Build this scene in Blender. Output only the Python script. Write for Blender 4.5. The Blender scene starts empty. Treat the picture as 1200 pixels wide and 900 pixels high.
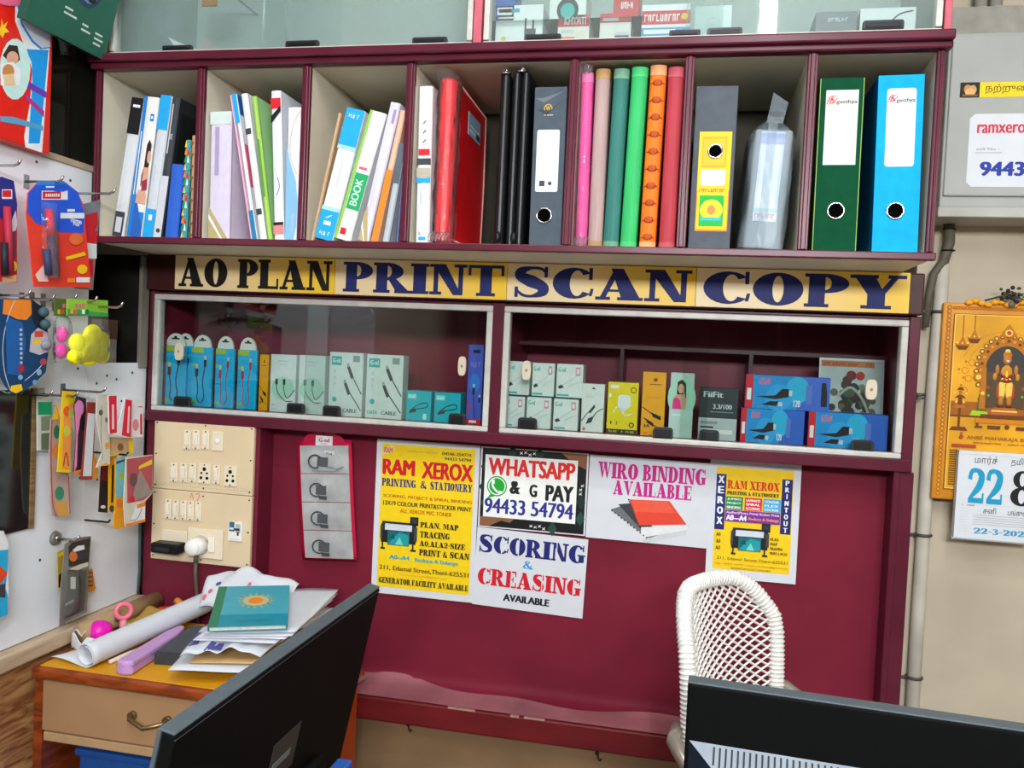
import bpy, math, random
from mathutils import Vector, Matrix
random.seed(7)
SC = bpy.context.scene
COL = SC.collection

# ------------------------------------------------------------------ camera
F_PX = 989.96
YAW, PITCH, ROLL = 0.2014717, -0.0338804, 0.0468781
CAM = Vector((0.0, -1.65, 1.35))
cy, sy, cp, sp = math.cos(YAW), math.sin(YAW), math.cos(PITCH), math.sin(PITCH)
FWD = Vector((-sy*cp, cy*cp, sp))
R0 = Vector((cy, sy, 0)); U0 = R0.cross(FWD)
RT = R0*math.cos(ROLL) + U0*math.sin(ROLL)
UP = -R0*math.sin(ROLL) + U0*math.cos(ROLL)
cam_data = bpy.data.cameras.new('camera')
cam_data.sensor_fit = 'HORIZONTAL'; cam_data.sensor_width = 36.0
cam_data.lens = 36.0*F_PX/1200.0
cam_data.clip_start = 0.02
cam = bpy.data.objects.new('camera', cam_data); COL.objects.link(cam)
rot = Matrix((RT, UP, -FWD)).transposed()
cam.matrix_world = Matrix.Translation(CAM) @ rot.to_4x4()
SC.camera = cam

# ------------------------------------------------------------------ light and exposure
SC.view_settings.view_transform = 'Standard'
SC.view_settings.look = 'None'
SC.view_settings.gamma = 1.0
SC.view_settings.use_curve_mapping = False
SC.view_settings.exposure = -0.52
world = bpy.data.worlds.new('world'); SC.world = world; world.use_nodes = True
world.node_tree.nodes['Background'].inputs[0].default_value = (0.9, 0.95, 1.0, 1)
world.node_tree.nodes['Background'].inputs[1].default_value = 0.5

def area(name, loc, target, sx, sy_, power, col):
    l = bpy.data.lights.new(name, 'AREA'); l.shape = 'RECTANGLE'; l.size = sx; l.size_y = sy_
    l.energy = power; l.color = col
    o = bpy.data.objects.new(name, l); COL.objects.link(o)
    o.location = loc
    o.rotation_euler = (Vector(target)-Vector(loc)).to_track_quat('-Z', 'Y').to_euler()
    return o
TUBE_Y = (-2.75, -1.55); TUBE_X = 0.24; TUBE_Z = 2.78
TUBE2 = (-0.95, -2.3)
area('tube_light_glow', (TUBE_X, -2.15, TUBE_Z-0.05), (TUBE_X-.05, -1.55, 0), 0.06, 1.2, 40, (0.93, 0.97, 1.0))
area('tube_light_glow', (-0.35, -1.25, TUBE_Z-0.05), (-0.35, -1.05, 0), 1.2, 0.06, 15, (0.93, 0.97, 1.0))
area('tube_light_glow', (0.30, -3.05, 2.02), (0.1, 0.0, 1.35), 1.2, 0.28, 98, (0.94, 0.975, 1.0))  # added frontal fill to brighten the signs and display goods
area('added_side_fill', (1.86, -2.3, 1.6), (-0.6, -0.4, 1.2), 1.0, 1.9, 6, (0.93, 0.97, 1.0))  # added soft fill in front of the closed right wall

# ------------------------------------------------------------------ helpers
def W(px, py, Y=None, X=None, Z=None):
    """point of the place seen at a photograph coordinate (1200x900), on a known plane"""
    d = FWD + RT*((px-600)/F_PX) - UP*((py-450)/F_PX)
    if Y is not None: t = (Y-CAM.y)/d.y
    elif X is not None: t = (X-CAM.x)/d.x
    else: t = (Z-CAM.z)/d.z
    return CAM + d*t

def lin(c):
    if isinstance(c, str):
        c = c.lstrip('#'); c = [int(c[i:i+2], 16)/255 for i in (0, 2, 4)]
    return [((x+0.055)/1.055)**2.4 if x > 0.04045 else x/12.92 for x in c]

MATS = {}
def mat(name, col=None, rough=0.5, metal=0.0, var=0.06, scale=30, spec=0.28, bump=0.0, emit=0, alpha=None, stretch=None, coat=0):
    if name in MATS: return MATS[name]
    m = bpy.data.materials.new(name); m.use_nodes = True
    nt = m.node_tree; b = nt.nodes['Principled BSDF']
    c = lin(col)
    b.inputs['Base Color'].default_value = (*c, 1)
    b.inputs['Roughness'].default_value = rough
    b.inputs['Metallic'].default_value = metal
    b.inputs['Specular IOR Level'].default_value = spec
    if coat: b.inputs['Coat Weight'].default_value = coat
    if emit:
        b.inputs['Emission Color'].default_value = (*c, 1); b.inputs['Emission Strength'].default_value = emit
    if var or bump:
        tc = nt.nodes.new('ShaderNodeTexCoord'); no = nt.nodes.new('ShaderNodeTexNoise')
        no.inputs['Scale'].default_value = scale; no.inputs['Detail'].default_value = 5
        src = tc.outputs['Object']
        if stretch:
            mp = nt.nodes.new('ShaderNodeMapping'); mp.inputs['Scale'].default_value = stretch
            nt.links.new(src, mp.inputs['Vector']); src = mp.outputs['Vector']
        nt.links.new(src, no.inputs['Vector'])
        if var:
            r = nt.nodes.new('ShaderNodeValToRGB')
            r.color_ramp.elements[0].position = 0.3; r.color_ramp.elements[1].position = 0.7
            r.color_ramp.elements[0].color = (*[max(0, x*(1-var*2.2)) for x in c], 1)
            r.color_ramp.elements[1].color = (*[min(1, x*(1+var)) for x in c], 1)
            nt.links.new(no.outputs['Fac'], r.inputs['Fac']); nt.links.new(r.outputs['Color'], b.inputs['Base Color'])
        if bump:
            bp = nt.nodes.new('ShaderNodeBump'); bp.inputs['Strength'].default_value = bump; bp.inputs['Distance'].default_value = 0.004
            nt.links.new(no.outputs['Fac'], bp.inputs['Height']); nt.links.new(bp.outputs['Normal'], b.inputs['Normal'])
    MATS[name] = m
    return m

def ink(col, rough=0.55):
    """flat printed colour with a faint paper mottle"""
    return mat('ink_'+col.strip('#'), col, rough, var=0.03, scale=60)

def clear(name, tint=(1, 1, 1), rough=0.02, ior=1.45, haze=0.0, hazecol=(0.8, 0.85, 0.85), bump=0.0, scale=40):
    if name in MATS: return MATS[name]
    m = bpy.data.materials.new(name); m.use_nodes = True
    nt = m.node_tree; nt.nodes.clear()
    out = nt.nodes.new('ShaderNodeOutputMaterial'); mx = nt.nodes.new('ShaderNodeMixShader')
    tr = nt.nodes.new('ShaderNodeBsdfTransparent'); gl = nt.nodes.new('ShaderNodeBsdfGlossy'); fr = nt.nodes.new('ShaderNodeFresnel')
    tr.inputs[0].default_value = (*tint, 1); gl.inputs['Roughness'].default_value = rough; fr.inputs[0].default_value = ior
    src = tr.outputs[0]
    tc = nt.nodes.new('ShaderNodeTexCoord'); no = nt.nodes.new('ShaderNodeTexNoise'); no.inputs['Scale'].default_value = scale
    nt.links.new(tc.outputs['Object'], no.inputs['Vector'])
    if haze:
        df = nt.nodes.new('ShaderNodeBsdfDiffuse'); df.inputs[0].default_value = (*hazecol, 1)
        m2 = nt.nodes.new('ShaderNodeMixShader')
        mr = nt.nodes.new('ShaderNodeMapRange'); mr.inputs['To Min'].default_value = haze*0.5; mr.inputs['To Max'].default_value = haze*1.5
        nt.links.new(no.outputs['Fac'], mr.inputs['Value']); nt.links.new(mr.outputs[0], m2.inputs[0])
        nt.links.new(tr.outputs[0], m2.inputs[1]); nt.links.new(df.outputs[0], m2.inputs[2]); src = m2.outputs[0]
    if bump:
        bp = nt.nodes.new('ShaderNodeBump'); bp.inputs['Strength'].default_value = bump; bp.inputs['Distance'].default_value = 0.01
        nt.links.new(no.outputs['Fac'], bp.inputs['Height'])
        nt.links.new(bp.outputs[0], gl.inputs['Normal']); nt.links.new(bp.outputs[0], fr.inputs['Normal'])
    nt.links.new(fr.outputs[0], mx.inputs[0]); nt.links.new(src, mx.inputs[1]); nt.links.new(gl.outputs[0], mx.inputs[2])
    nt.links.new(mx.outputs[0], out.inputs[0])
    MATS[name] = m
    return m

def wood(name, c1, c2, scale=6, stretch=(1, 1, 12), rough=0.45):
    if name in MATS: return MATS[name]
    m = bpy.data.materials.new(name); m.use_nodes = True
    nt = m.node_tree; b = nt.nodes['Principled BSDF']; b.inputs['Roughness'].default_value = rough
    tc = nt.nodes.new('ShaderNodeTexCoord'); mp = nt.nodes.new('ShaderNodeMapping'); mp.inputs['Scale'].default_value = stretch
    no = nt.nodes.new('ShaderNodeTexNoise'); no.inputs['Scale'].default_value = scale; no.inputs['Detail'].default_value = 6; no.inputs['Distortion'].default_value = 1.2
    r = nt.nodes.new('ShaderNodeValToRGB'); r.color_ramp.elements[0].color = (*lin(c1), 1); r.color_ramp.elements[1].color = (*lin(c2), 1)
    r.color_ramp.elements[0].position = 0.36; r.color_ramp.elements[1].position = 0.62
    nt.links.new(tc.outputs['Object'], mp.inputs[0]); nt.links.new(mp.outputs[0], no.inputs['Vector'])
    nt.links.new(no.outputs['Fac'], r.inputs[0]); nt.links.new(r.outputs[0], b.inputs['Base Color'])
    MATS[name] = m
    return m

# text outlines --------------------------------------------------------------
_TC = {}
def text_mesh(s, bold=0.0):
    k = (s, bold)
    if k not in _TC:
        cu = bpy.data.curves.new('lettering_source', 'FONT'); ob = bpy.data.objects.new('lettering_source', cu)
        cu.body = s; cu.offset = bold; cu.resolution_u = 3
        me = ob.to_mesh()
        v = [(p.co.x, p.co.y) for p in me.vertices]; f = [tuple(p.vertices) for p in me.polygons]
        ob.to_mesh_clear(); bpy.data.objects.remove(ob); bpy.data.curves.remove(cu)
        xs = [p[0] for p in v] or [0, 1]; ys = [p[1] for p in v] or [0, 1]
        _TC[k] = (v, f, min(xs), max(xs), min(ys), max(ys))
    return _TC[k]

def rc(a, b, c, d): return [(a, b), (c, b), (c, d), (a, d)]
def ring2(cx, cy_, rx, ry, ix, iy, a0=0, a1=360, n=20, icx=None, icy=None):
    icx = cx if icx is None else icx; icy = cy_ if icy is None else icy
    out = []
    for i in range(n):
        p = []
        for k, (X, Y, A, B) in enumerate(((cx, cy_, rx, ry), (icx, icy, ix, iy))):
            for j in ((i, i+1) if k == 0 else (i+1, i)):
                a = math.radians(a0+(a1-a0)*j/n); p.append((X+A*math.cos(a), Y+B*math.sin(a)))
        out.append(p)
    return out
def stroke2(pts, ws):
    if not isinstance(ws, (list, tuple)): ws = [ws]*len(pts)
    # smooth by Catmull-Rom
    P = []; Wd = []
    n = len(pts)
    for i in range(n-1):
        p0 = pts[max(i-1, 0)]; p1 = pts[i]; p2 = pts[i+1]; p3 = pts[min(i+2, n-1)]
        for s in range(5):
            t = s/5
            P.append(tuple(0.5*(2*p1[k]+(p2[k]-p0[k])*t+(2*p0[k]-5*p1[k]+4*p2[k]-p3[k])*t*t+(3*p1[k]-p0[k]-3*p2[k]+p3[k])*t**3) for k in (0, 1)))
            Wd.append(ws[i]*(1-t)+ws[i+1]*t)
    P.append(tuple(pts[-1])); Wd.append(ws[-1])
    L = []; Rr = []
    for i, p in enumerate(P):
        a = P[max(i-1, 0)]; b = P[min(i+1, len(P)-1)]
        dx, dy = b[0]-a[0], b[1]-a[1]; q = math.hypot(dx, dy) or 1
        L.append((p[0]-dy/q*Wd[i]/2, p[1]+dx/q*Wd[i]/2)); Rr.append((p[0]+dy/q*Wd[i]/2, p[1]-dx/q*Wd[i]/2))
    return [[L[i], Rr[i], Rr[i+1], L[i+1]] for i in range(len(P)-1)]
def _stem(x, s, t=0.10, o=0.08): return [rc(x, 0, x+s, 1), rc(x-o, 0, x+s+o, t), rc(x-o, 1-t, x+s+o, 1)]
t_ = 0.10
_P = _stem(.07, .32)+ring2(.39, .71, .46, .29, .12, .19, -90, 90, 12)
_C = ring2(.5, .5, .5, .5, .17, .41, 40, 320, 18, icx=.57)
_S = stroke2([(.80, .78), (.68, .93), (.45, .955), (.22, .86), (.21, .68), (.45, .52), (.70, .36), (.71, .16), (.48, .045), (.26, .07), (.10, .24)], [.05, .09, .09, .24, .3, .38, .3, .24, .09, .09, .05])
FAT = {
 'A': ([[(.11, t_), (.24, t_), (.52, .9), (.42, 1.0)], [(.34, 1), (.62, 1), (1.0, t_), (.58, t_)], rc(.22, .26, .68, .34), rc(0, 0, .34, t_), rc(.50, 0, 1.08, t_)], 1.08),
 'B': (_stem(.07, .3)+ring2(.36, .745, .38, .255, .11, .17, -90, 90, 10)+ring2(.36, .27, .46, .27, .15, .19, -90, 90, 10), .84),
 'C': (_C+[rc(.84, .62, .92, 1.0)]+stroke2([(.88, .1), (.9, .2), (.92, .34)], .07), .97),
 'D': (_stem(.07, .32)+ring2(.39, .5, .54, .5, .19, .42, -90, 90, 14), .95),
 'E': (_stem(.07, .32)+[rc(.3, 1-t_, .80, 1), rc(.72, .68, .80, 1), rc(.3, 0, .82, t_), rc(.74, 0, .82, .32), rc(.35, .46, .6, .54), rc(.55, .34, .62, .66)], .85),
 'F': (_stem(.07, .32)+[rc(.3, 1-t_, .80, 1), rc(.72, .68, .80, 1), rc(.35, .46, .6, .54), rc(.55, .34, .62, .66)], .82),
 'G': (_C+[rc(.84, .66, .92, 1.0), rc(.62, .05, .94, .44), rc(.54, .40, 1.02, .48)], 1.02),
 'H': (_stem(.07, .28)+_stem(.67, .28)+[rc(.3, .46, .7, .54)], 1.02),
 'I': (_stem(.07, .36), .5),
 'K': (_stem(.07, .3)+[[(.36, .42), (.46, .46), (.88, .95), (.76, .95)], [(.42, .55), (.58, .70), (1.02, t_), (.62, t_)], rc(.62, .92, 1.0, 1), rc(.55, 0, 1.07, t_)], 1.07),
 'L': (_stem(.07, .34)+[rc(.3, 0, .84, t_), rc(.76, 0, .84, .36)], .87),
 'M': ([rc(.12, 0, .2, 1), rc(0, 0, .33, t_), rc(0, 1-t_, .3, 1), [(.1, 1), (.42, 1), (.70, .25), (.58, 0)], [(.56, 0), (.66, .1), (.92, 1), (.84, 1)]]+_stem(.86, .28, o=.06), 1.22),
 'N': ([rc(.11, 0, .24, 1), rc(0, 0, .34, t_), rc(0, 1-t_, .3, 1), [(.08, 1), (.44, 1), (.90, 0), (.66, 0)], rc(.80, 0, .93, 1), rc(.68, 1-t_, 1.04, 1)], 1.04),
 'O': (ring2(.5, .5, .5, .5, .11, .40, n=28), 1.0),
 'P': (_P, .85),
 'R': (_P+[[(.40, .48), (.66, .46), (.98, t_), (.62, t_)], rc(.60, 0, 1.05, t_)], 1.03),
 'S': (_S+[rc(.75, .66, .83, 1.0), rc(.06, 0, .14, .34)], .92),
 'T': ([rc(.33, 0, .65, 1), rc(0, 1-t_, .98, 1), rc(0, .66, .08, 1), rc(.9, .66, .98, 1), rc(.23, 0, .75, t_)], .98),
 'U': ([rc(.08, .34, .38, 1), rc(0, 1-t_, .46, 1), rc(.84, .34, .92, 1), rc(.72, 1-t_, 1.04, 1)]+ring2(.5, .36, .42, .36, .12, .28, 180, 360, 12, icx=.52), 1.04),
 'V': ([[(.06, 1), (.44, 1), (.64, .1), (.50, 0)], [(.48, 0), (.58, 0), (.90, 1), (.81, 1)], rc(-.02, 1-t_, .52, 1), rc(.70, 1-t_, 1.02, 1)], 1.0),
 'W': ([[(.06, 1), (.36, 1), (.52, .1), (.40, 0)], [(.38, 0), (.47, 0), (.68, .9), (.60, .9)], [(.50, 1), (.80, 1), (.98, .1), (.86, 0)], [(.84, 0), (.93, 0), (1.2, 1), (1.12, 1)], rc(-.02, 1-t_, .44, 1), rc(.48, 1-t_, .86, 1), rc(1.02, 1-t_, 1.3, 1)], 1.3),
 'X': ([[(.04, 1), (.42, 1), (.98, 0), (.6, 0)], [(.08, 0), (.18, 0), (.90, 1), (.80, 1)], rc(-.02, 1-t_, .5, 1), rc(.68, 1-t_, 1.02, 1), rc(-.02, 0, .32, t_), rc(.52, 0, 1.05, t_)], 1.05),
 'Y': ([[(.04, 1), (.44, 1), (.66, .42), (.32, .42)], [(.52, .45), (.66, .45), (.94, 1), (.81, 1)], rc(.32, 0, .66, .46), rc(.2, 0, .78, t_), rc(-.02, 1-t_, .52, 1), rc(.70, 1-t_, 1.05, 1)], 1.05),
 'Z': ([rc(.05, 1-t_, .85, 1), rc(.02, 0, .86, t_), [(.5, 1), (.85, 1), (.38, 0), (.02, 0)], rc(.05, .7, .12, 1), rc(.79, 0, .86, .3)], .88),
 '0': (ring2(.4, .5, .4, .5, .11, .41), .8),
 '1': (_stem(.1, .28), .48),
 '2': (stroke2([(.10, .68), (.16, .90), (.40, .95), (.62, .80), (.55, .52), (.28, .26), (.1, .1)], [.2, .16, .12, .28, .28, .16, .1])+[rc(.06, 0, .76, .15), rc(.68, 0, .76, .3)], .8),
 '3': (stroke2([(.1, .76), (.2, .92), (.42, .95), (.6, .76), (.36, .53), (.64, .26), (.4, .05), (.18, .08), (.08, .24)], [.14, .12, .1, .24, .1, .26, .1, .12, .14]), .75),
 '5': ([rc(.14, .86, .68, 1), rc(.14, .5, .24, 1)]+stroke2([(.18, .52), (.42, .6), (.64, .32), (.4, .05), (.18, .08), (.08, .22)], [.08, .1, .26, .1, .12, .14]), .75),
 '8': (ring2(.4, .745, .33, .255, .1, .19)+ring2(.4, .26, .4, .27, .12, .2), .8),
 ',': ([[(.05, -.14), (.12, -.14), (.26, .14), (.05, .14)]], .3),
 '-': ([rc(.05, .4, .4, .52)], .45),
 '.': ([rc(.05, 0, .22, .16)], .28),
 '&': (stroke2([(.95, .1), (.7, .1), (.30, .68), (.36, .92), (.55, .92), (.58, .74), (.2, .4), (.16, .14), (.4, .04), (.7, .2), (.88, .5)], [.2, .22, .2, .1, .1, .12, .14, .2, .1, .1, .08]), 1.0),
}
def fat_mesh(s, gap=0.03):
    k = ('fat', s)
    if k not in _TC:
        v = []; f = []; x = 0
        for ch in s:
            if ch == ' ': x += .42; continue
            polys, w = FAT[ch]
            for p in polys:
                f.append(tuple(range(len(v), len(v)+len(p)))); v += [(x+a, b) for a, b in p]
            x += w+gap
        xs = [p[0] for p in v]; ys = [p[1] for p in v]
        _TC[k] = (v, f, min(xs), max(xs), min(ys), max(ys))
    return _TC[k]

# mesh builder ----------------------------------------------------------------
class MB:
    def __init__(s): s.v = []; s.f = []; s.fm = []; s.sm = []; s.mats = []; s.M = Matrix.Identity(4)
    def mi(s, m):
        if m not in s.mats: s.mats.append(m)
        return s.mats.index(m)
    def add(s, vs, fs, m, smooth=False):
        b = len(s.v); s.v += [tuple(s.M @ Vector(p)) for p in vs]; i = s.mi(m)
        for f in fs: s.f.append(tuple(b+k for k in f)); s.fm.append(i); s.sm.append(smooth)
        return s
    def box(s, a, b, m):
        x0, x1 = sorted((a[0], b[0])); y0, y1 = sorted((a[1], b[1])); z0, z1 = sorted((a[2], b[2]))
        return s.add([(x0, y0, z0), (x1, y0, z0), (x1, y1, z0), (x0, y1, z0), (x0, y0, z1), (x1, y0, z1), (x1, y1, z1), (x0, y1, z1)],
                     [(3, 2, 1, 0), (4, 5, 6, 7), (0, 1, 5, 4), (1, 2, 6, 5), (2, 3, 7, 6), (3, 0, 4, 7)], m)
    def prism(s, pts, d0, d1, m, axis='Y', smooth=False):
        """pts: polygon; axis Y: (x,z) swept in y; X: (y,z) swept in x; Z: (x,y) swept in z"""
        n = len(pts)
        mk = {'Y': lambda p, d: (p[0], d, p[1]), 'X': lambda p, d: (d, p[0], p[1]), 'Z': lambda p, d: (p[0], p[1], d)}[axis]
        v = [mk(p, d0) for p in pts]+[mk(p, d1) for p in pts]
        area_ = sum(pts[i][0]*pts[(i+1) % n][1]-pts[(i+1) % n][0]*pts[i][1] for i in range(n))
        flip = (area_ > 0) ^ (axis == 'Y') ^ (d1 < d0)
        side = [(i, (i+1) % n, n+(i+1) % n, n+i) for i in range(n)]; caps = [tuple(range(n))[::-1], tuple(range(n, 2*n))]
        if not flip: side = [x[::-1] for x in side]; caps = [x[::-1] for x in caps]
        s.add(v, caps, m); 
        b = len(s.v)-2*n; i = s.mi(m)
        for x in side: s.f.append(tuple(b+k for k in x)); s.fm.append(i); s.sm.append(smooth)
        return s
    def tube(s, pts, r, m, n=10, cap=True, close=False):
        pts = [Vector(p) for p in pts]; N = len(pts)
        rs = r if isinstance(r, (list, tuple)) else [r]*N
        vs = []; up = None
        for i, p in enumerate(pts):
            a = pts[(i-1) % N] if (close or i) else p; b = pts[(i+1) % N] if (close or i < N-1) else p
            t = (b-a).normalized()
            if up is None: up = t.orthogonal().normalized()
            up = (up - t*up.dot(t))
            up = up.normalized() if up.length > 1e-6 else t.orthogonal().normalized()
            q = t.cross(up)
            vs += [p+(up*math.cos(2*math.pi*k/n)+q*math.sin(2*math.pi*k/n))*rs[i] for k in range(n)]
        fs = []
        for i in range(N if close else N-1):
            j = (i+1) % N
            fs += [(i*n+k, i*n+(k+1) % n, j*n+(k+1) % n, j*n+k) for k in range(n)]
        if cap and not close: fs += [tuple(range(n))[::-1], tuple((N-1)*n+k for k in range(n))]
        return s.add(vs, fs, m, True)
    def cyl(s, a, b, r, m, n=20, r2=None):
        a = Vector(a); b = Vector(b); t = (b-a).normalized(); u = t.orthogonal().normalized(); q = t.cross(u)
        r2 = r if r2 is None else r2
        vs = [a+(u*math.cos(2*math.pi*k/n)+q*math.sin(2*math.pi*k/n))*r for k in range(n)]+[b+(u*math.cos(2*math.pi*k/n)+q*math.sin(2*math.pi*k/n))*r2 for k in range(n)]
        s.add(vs, [(k, (k+1) % n, n+(k+1) % n, n+k) for k in range(n)], m, True)
        b0 = len(s.v)-2*n; i = s.mi(m)
        s.f += [tuple(b0+k for k in range(n))[::-1], tuple(b0+n+k for k in range(n))]; s.fm += [i, i]; s.sm += [False, False]
        return s
    def ell(s, c, r, m, nu=14, nv=8):
        vs = []; fs = []
        for j in range(nv+1):
            ph = math.pi*j/nv
            vs += [(c[0]+r[0]*math.sin(ph)*math.cos(2*math.pi*i/nu), c[1]+r[1]*math.sin(ph)*math.sin(2*math.pi*i/nu), c[2]+r[2]*math.cos(ph)) for i in range(nu)]
        for j in range(nv): fs += [(j*nu+i, (j+1)*nu+i, (j+1)*nu+(i+1) % nu, j*nu+(i+1) % nu) for i in range(nu)]
        return s.add(vs, fs, m, True)
    def torus(s, c, axis, R, r, m, n=24, k=8):
        a = Vector(axis).normalized(); u = a.orthogonal().normalized(); q = a.cross(u); c = Vector(c)
        return s.tube([c+(u*math.cos(2*math.pi*i/n)+q*math.sin(2*math.pi*i/n))*R for i in range(n)], r, m, k, close=True)
    def grid(s, fn, nu, nv, m, smooth=True):
        vs = [fn(i/nu, j/nv) for j in range(nv+1) for i in range(nu+1)]
        fs = [(j*(nu+1)+i, j*(nu+1)+i+1, (j+1)*(nu+1)+i+1, (j+1)*(nu+1)+i) for j in range(nv) for i in range(nu)]
        return s.add(vs, fs, m, smooth)
    def build(s, name, parent=None, bevel=0, loc=None, rot=None, solid=0, seg=2, subsurf=0, wire=0):
        me = bpy.data.meshes.new(name); me.from_pydata(s.v, [], s.f)
        for m in s.mats: me.materials.append(m)
        me.polygons.foreach_set('material_index', s.fm); me.polygons.foreach_set('use_smooth', s.sm); me.update()
        o = bpy.data.objects.new(name, me); COL.objects.link(o)
        if parent: o.parent = parent
        if loc is not None: o.location = loc
        if rot is not None: o.rotation_euler = rot
        if wire:
            w = o.modifiers.new('wire', 'WIREFRAME'); w.thickness = wire; w.use_even_offset = False
        if solid:
            w = o.modifiers.new('solid', 'SOLIDIFY'); w.thickness = solid
        if subsurf:
            w = o.modifiers.new('sub', 'SUBSURF'); w.levels = subsurf; w.render_levels = subsurf
        if bevel:
            w = o.modifiers.new('bevel', 'BEVEL'); w.width = bevel; w.segments = seg; w.limit_method = 'ANGLE'; w.angle_limit = math.radians(40)
        return o

class Pr:
    """prints on a flat face: origin at the lower left, u right, v up, both in 0..1 of the face"""
    def __init__(s, mb, O, U, V, w, h, e0=0.0003):
        s.mb = mb; s.O = Vector(O); s.U = Vector(U).normalized(); s.V = Vector(V).normalized(); s.N = s.U.cross(s.V); s.w = w; s.h = h; s.e = e0
    def _p(s, u, v): return s.O+s.U*(u*s.w)+s.V*(v*s.h)+s.N*s.e
    def _n(s): s.e += 0.00002
    def poly(s, pts, m):
        s.mb.add([s._p(*p) for p in pts], [tuple(range(len(pts)))], m); s._n(); return s
    def polys(s, L, m):
        e = s.e
        for i, pts in enumerate(L): s.e = e+(i % 4)*.000005; s.mb.add([s._p(*p) for p in pts], [tuple(range(len(pts)))], m)
        s.e = e; s._n(); return s
    def rect(s, a, b, c, d, m): return s.poly(rc(a, b, c, d), m)
    def disc(s, u, v, r, m, n=20, ry=None):
        ry = r*s.w/s.h if ry is None else ry
        return s.poly([(u+r*math.cos(2*math.pi*k/n), v+ry*math.sin(2*math.pi*k/n)) for k in range(n)], m)
    def ring(s, u, v, r, ri, m, a0=0, a1=360):
        k = s.w/s.h
        return s.polys(ring2(u, v, r, r*k, ri, ri*k, a0, a1), m)
    def rrect(s, a, b, c, d, r, m):
        k = s.w/s.h; pts = []
        for (x, y, a0) in ((c-r, d-r*k, 0), (a+r, d-r*k, 90), (a+r, b+r*k, 180), (c-r, b+r*k, 270)):
            for j in range(5):
                an = math.radians(a0+90*j/4); pts.append((x+r*math.cos(an), y+r*k*math.sin(an)))
        return s.poly(pts, m)
    def stroke(s, pts, w, m):
        k = s.w/s.h
        q = stroke2([(u, v/k) for u, v in pts], w)
        return s.polys([[(a, b*k) for a, b in p] for p in q], m)
    def _put(s, T, box, m, sep=False):
        v, f, x0, x1, y0, y1 = T; a, b, c, d = box
        if sep:
            kx = (c-a)/max(x1-x0, 1e-6); ky = (d-b)/max(y1-y0, 1e-6); e = s.e
            for i, q in enumerate(f):
                s.e = e+(i % 8)*.000006; s.mb.add([s._p(a+(v[j][0]-x0)*kx, b+(v[j][1]-y0)*ky) for j in q], [tuple(range(len(q)))], m)
            s.e = e+.00005; s._n(); return s
        kx = (c-a)/max(x1-x0, 1e-6); ky = (d-b)/max(y1-y0, 1e-6)
        s.mb.add([s._p(a+(x-x0)*kx, b+(y-y0)*ky) for x, y in v], f, m); s._n(); return s
    def text(s, t, a, b, c, d, m, bold=0.02):
        T = text_mesh(t, 0.0); wt = T[3]-T[2]; k = min(.2, bold*3.4/max(wt, .3)); q = (c-a)*k*.5; n = 5 if bold >= .03 else 3 if bold > .012 else 1; hv = (d-b)*.022 if n == 5 else 0
        for i in range(n):
            o = 0 if n == 1 else (i-(n-1)/2)*q/((n-1)/2); j = hv*(-1 if i % 2 else 1)
            s._put(T, (a+q+o, b+hv+j, c-q+o, d-hv+j), m)
        return s
    def scrawl(s, a, b, c, d, m, n=7, seed=1):
        """a run of tiny unreadable lettering"""
        r_ = random.Random(seed); x = a; L = []
        st_ = (c-a)/n
        for i in range(n):
            if r_.random() < .12: continue
            x0 = a+st_*i; w_ = st_*.72; t = w_*.34; h0 = b+(d-b)*(.0 if r_.random() < .7 else .12)
            L.append(rc(x0, h0, x0+t, d if r_.random() < .8 else b+(d-b)*.75))
            if r_.random() < .6: L.append(rc(x0+w_-t, b, x0+w_, d-(d-b)*.15*r_.random()))
            k_ = r_.random(); L.append(rc(x0, d-(d-b)*.22, x0+w_, d) if k_ < .4 else rc(x0, b, x0+w_, b+(d-b)*.22) if k_ < .7 else rc(x0, b+(d-b)*.4, x0+w_, b+(d-b)*.6))
        return s.polys(L, m)
    def fat(s, t, a, b, c, d, m): return s._put(fat_mesh(t), (a, b, c, d), m, True)
    def quad(s, p00, p10, p11, p01):
        """a skewed sub-area"""
        return s

def thing(o, label, cat, group=None, kind=None):
    o['label'] = label; o['category'] = cat
    if group: o['group'] = group
    if kind: o['kind'] = kind
    return o
def empty(name, loc=(0, 0, 0), rot=(0, 0, 0)):
    o = bpy.data.objects.new(name, None); COL.objects.link(o); o.location = loc; o.rotation_euler = rot; o.empty_display_size = 0.02
    return o
def struct(o): o['kind'] = 'structure'; return o
def front(mb, x0, z0, w, h, y, e0=0.0003): return Pr(mb, (x0, y, z0), (1, 0, 0), (0, 0, 1), w, h, e0)
def lside(mb, y0, z0, w, h, x, e0=0.0003): return Pr(mb, (x, y0, z0), (0, 1, 0), (0, 0, 1), w, h, e0)

# ------------------------------------------------------------------ materials
maroon = mat('maroon_laminate', '#5a1d2e', 0.3, var=0.08, scale=18)
maroon_dark = mat('maroon_dark_laminate', '#4b1423', 0.35, var=0.1, scale=12)
redcloth = mat('maroon_rexine', '#7c2236', 0.6, var=0.14, scale=4, bump=0.9, spec=.12)
brownwood = mat('brown_beam_paint', '#43201d', 0.4, var=0.12, scale=14)
cream = mat('cream_laminate', '#e0dac6', 0.5, var=0.05, scale=6)
switchcream = mat('switchboard_cream', '#dfcaa6', 0.4, var=0.03, scale=8)
wallcream = mat('aged_cream_paint', '#bdb19c', 0.7, var=0.09, scale=5, bump=0.1)
whiteboard = mat('white_laminate', '#e8ecf2', 0.35, var=0.02, scale=6)
alu = mat('aluminium_white', '#c9c7c0', 0.4, metal=0.1, var=0.06, scale=40)
steel = mat('steel', '#b8b8b6', 0.25, metal=1.0, var=0.03)
chrome = mat('chrome', '#dadada', 0.12, metal=1.0, var=0)
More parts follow.
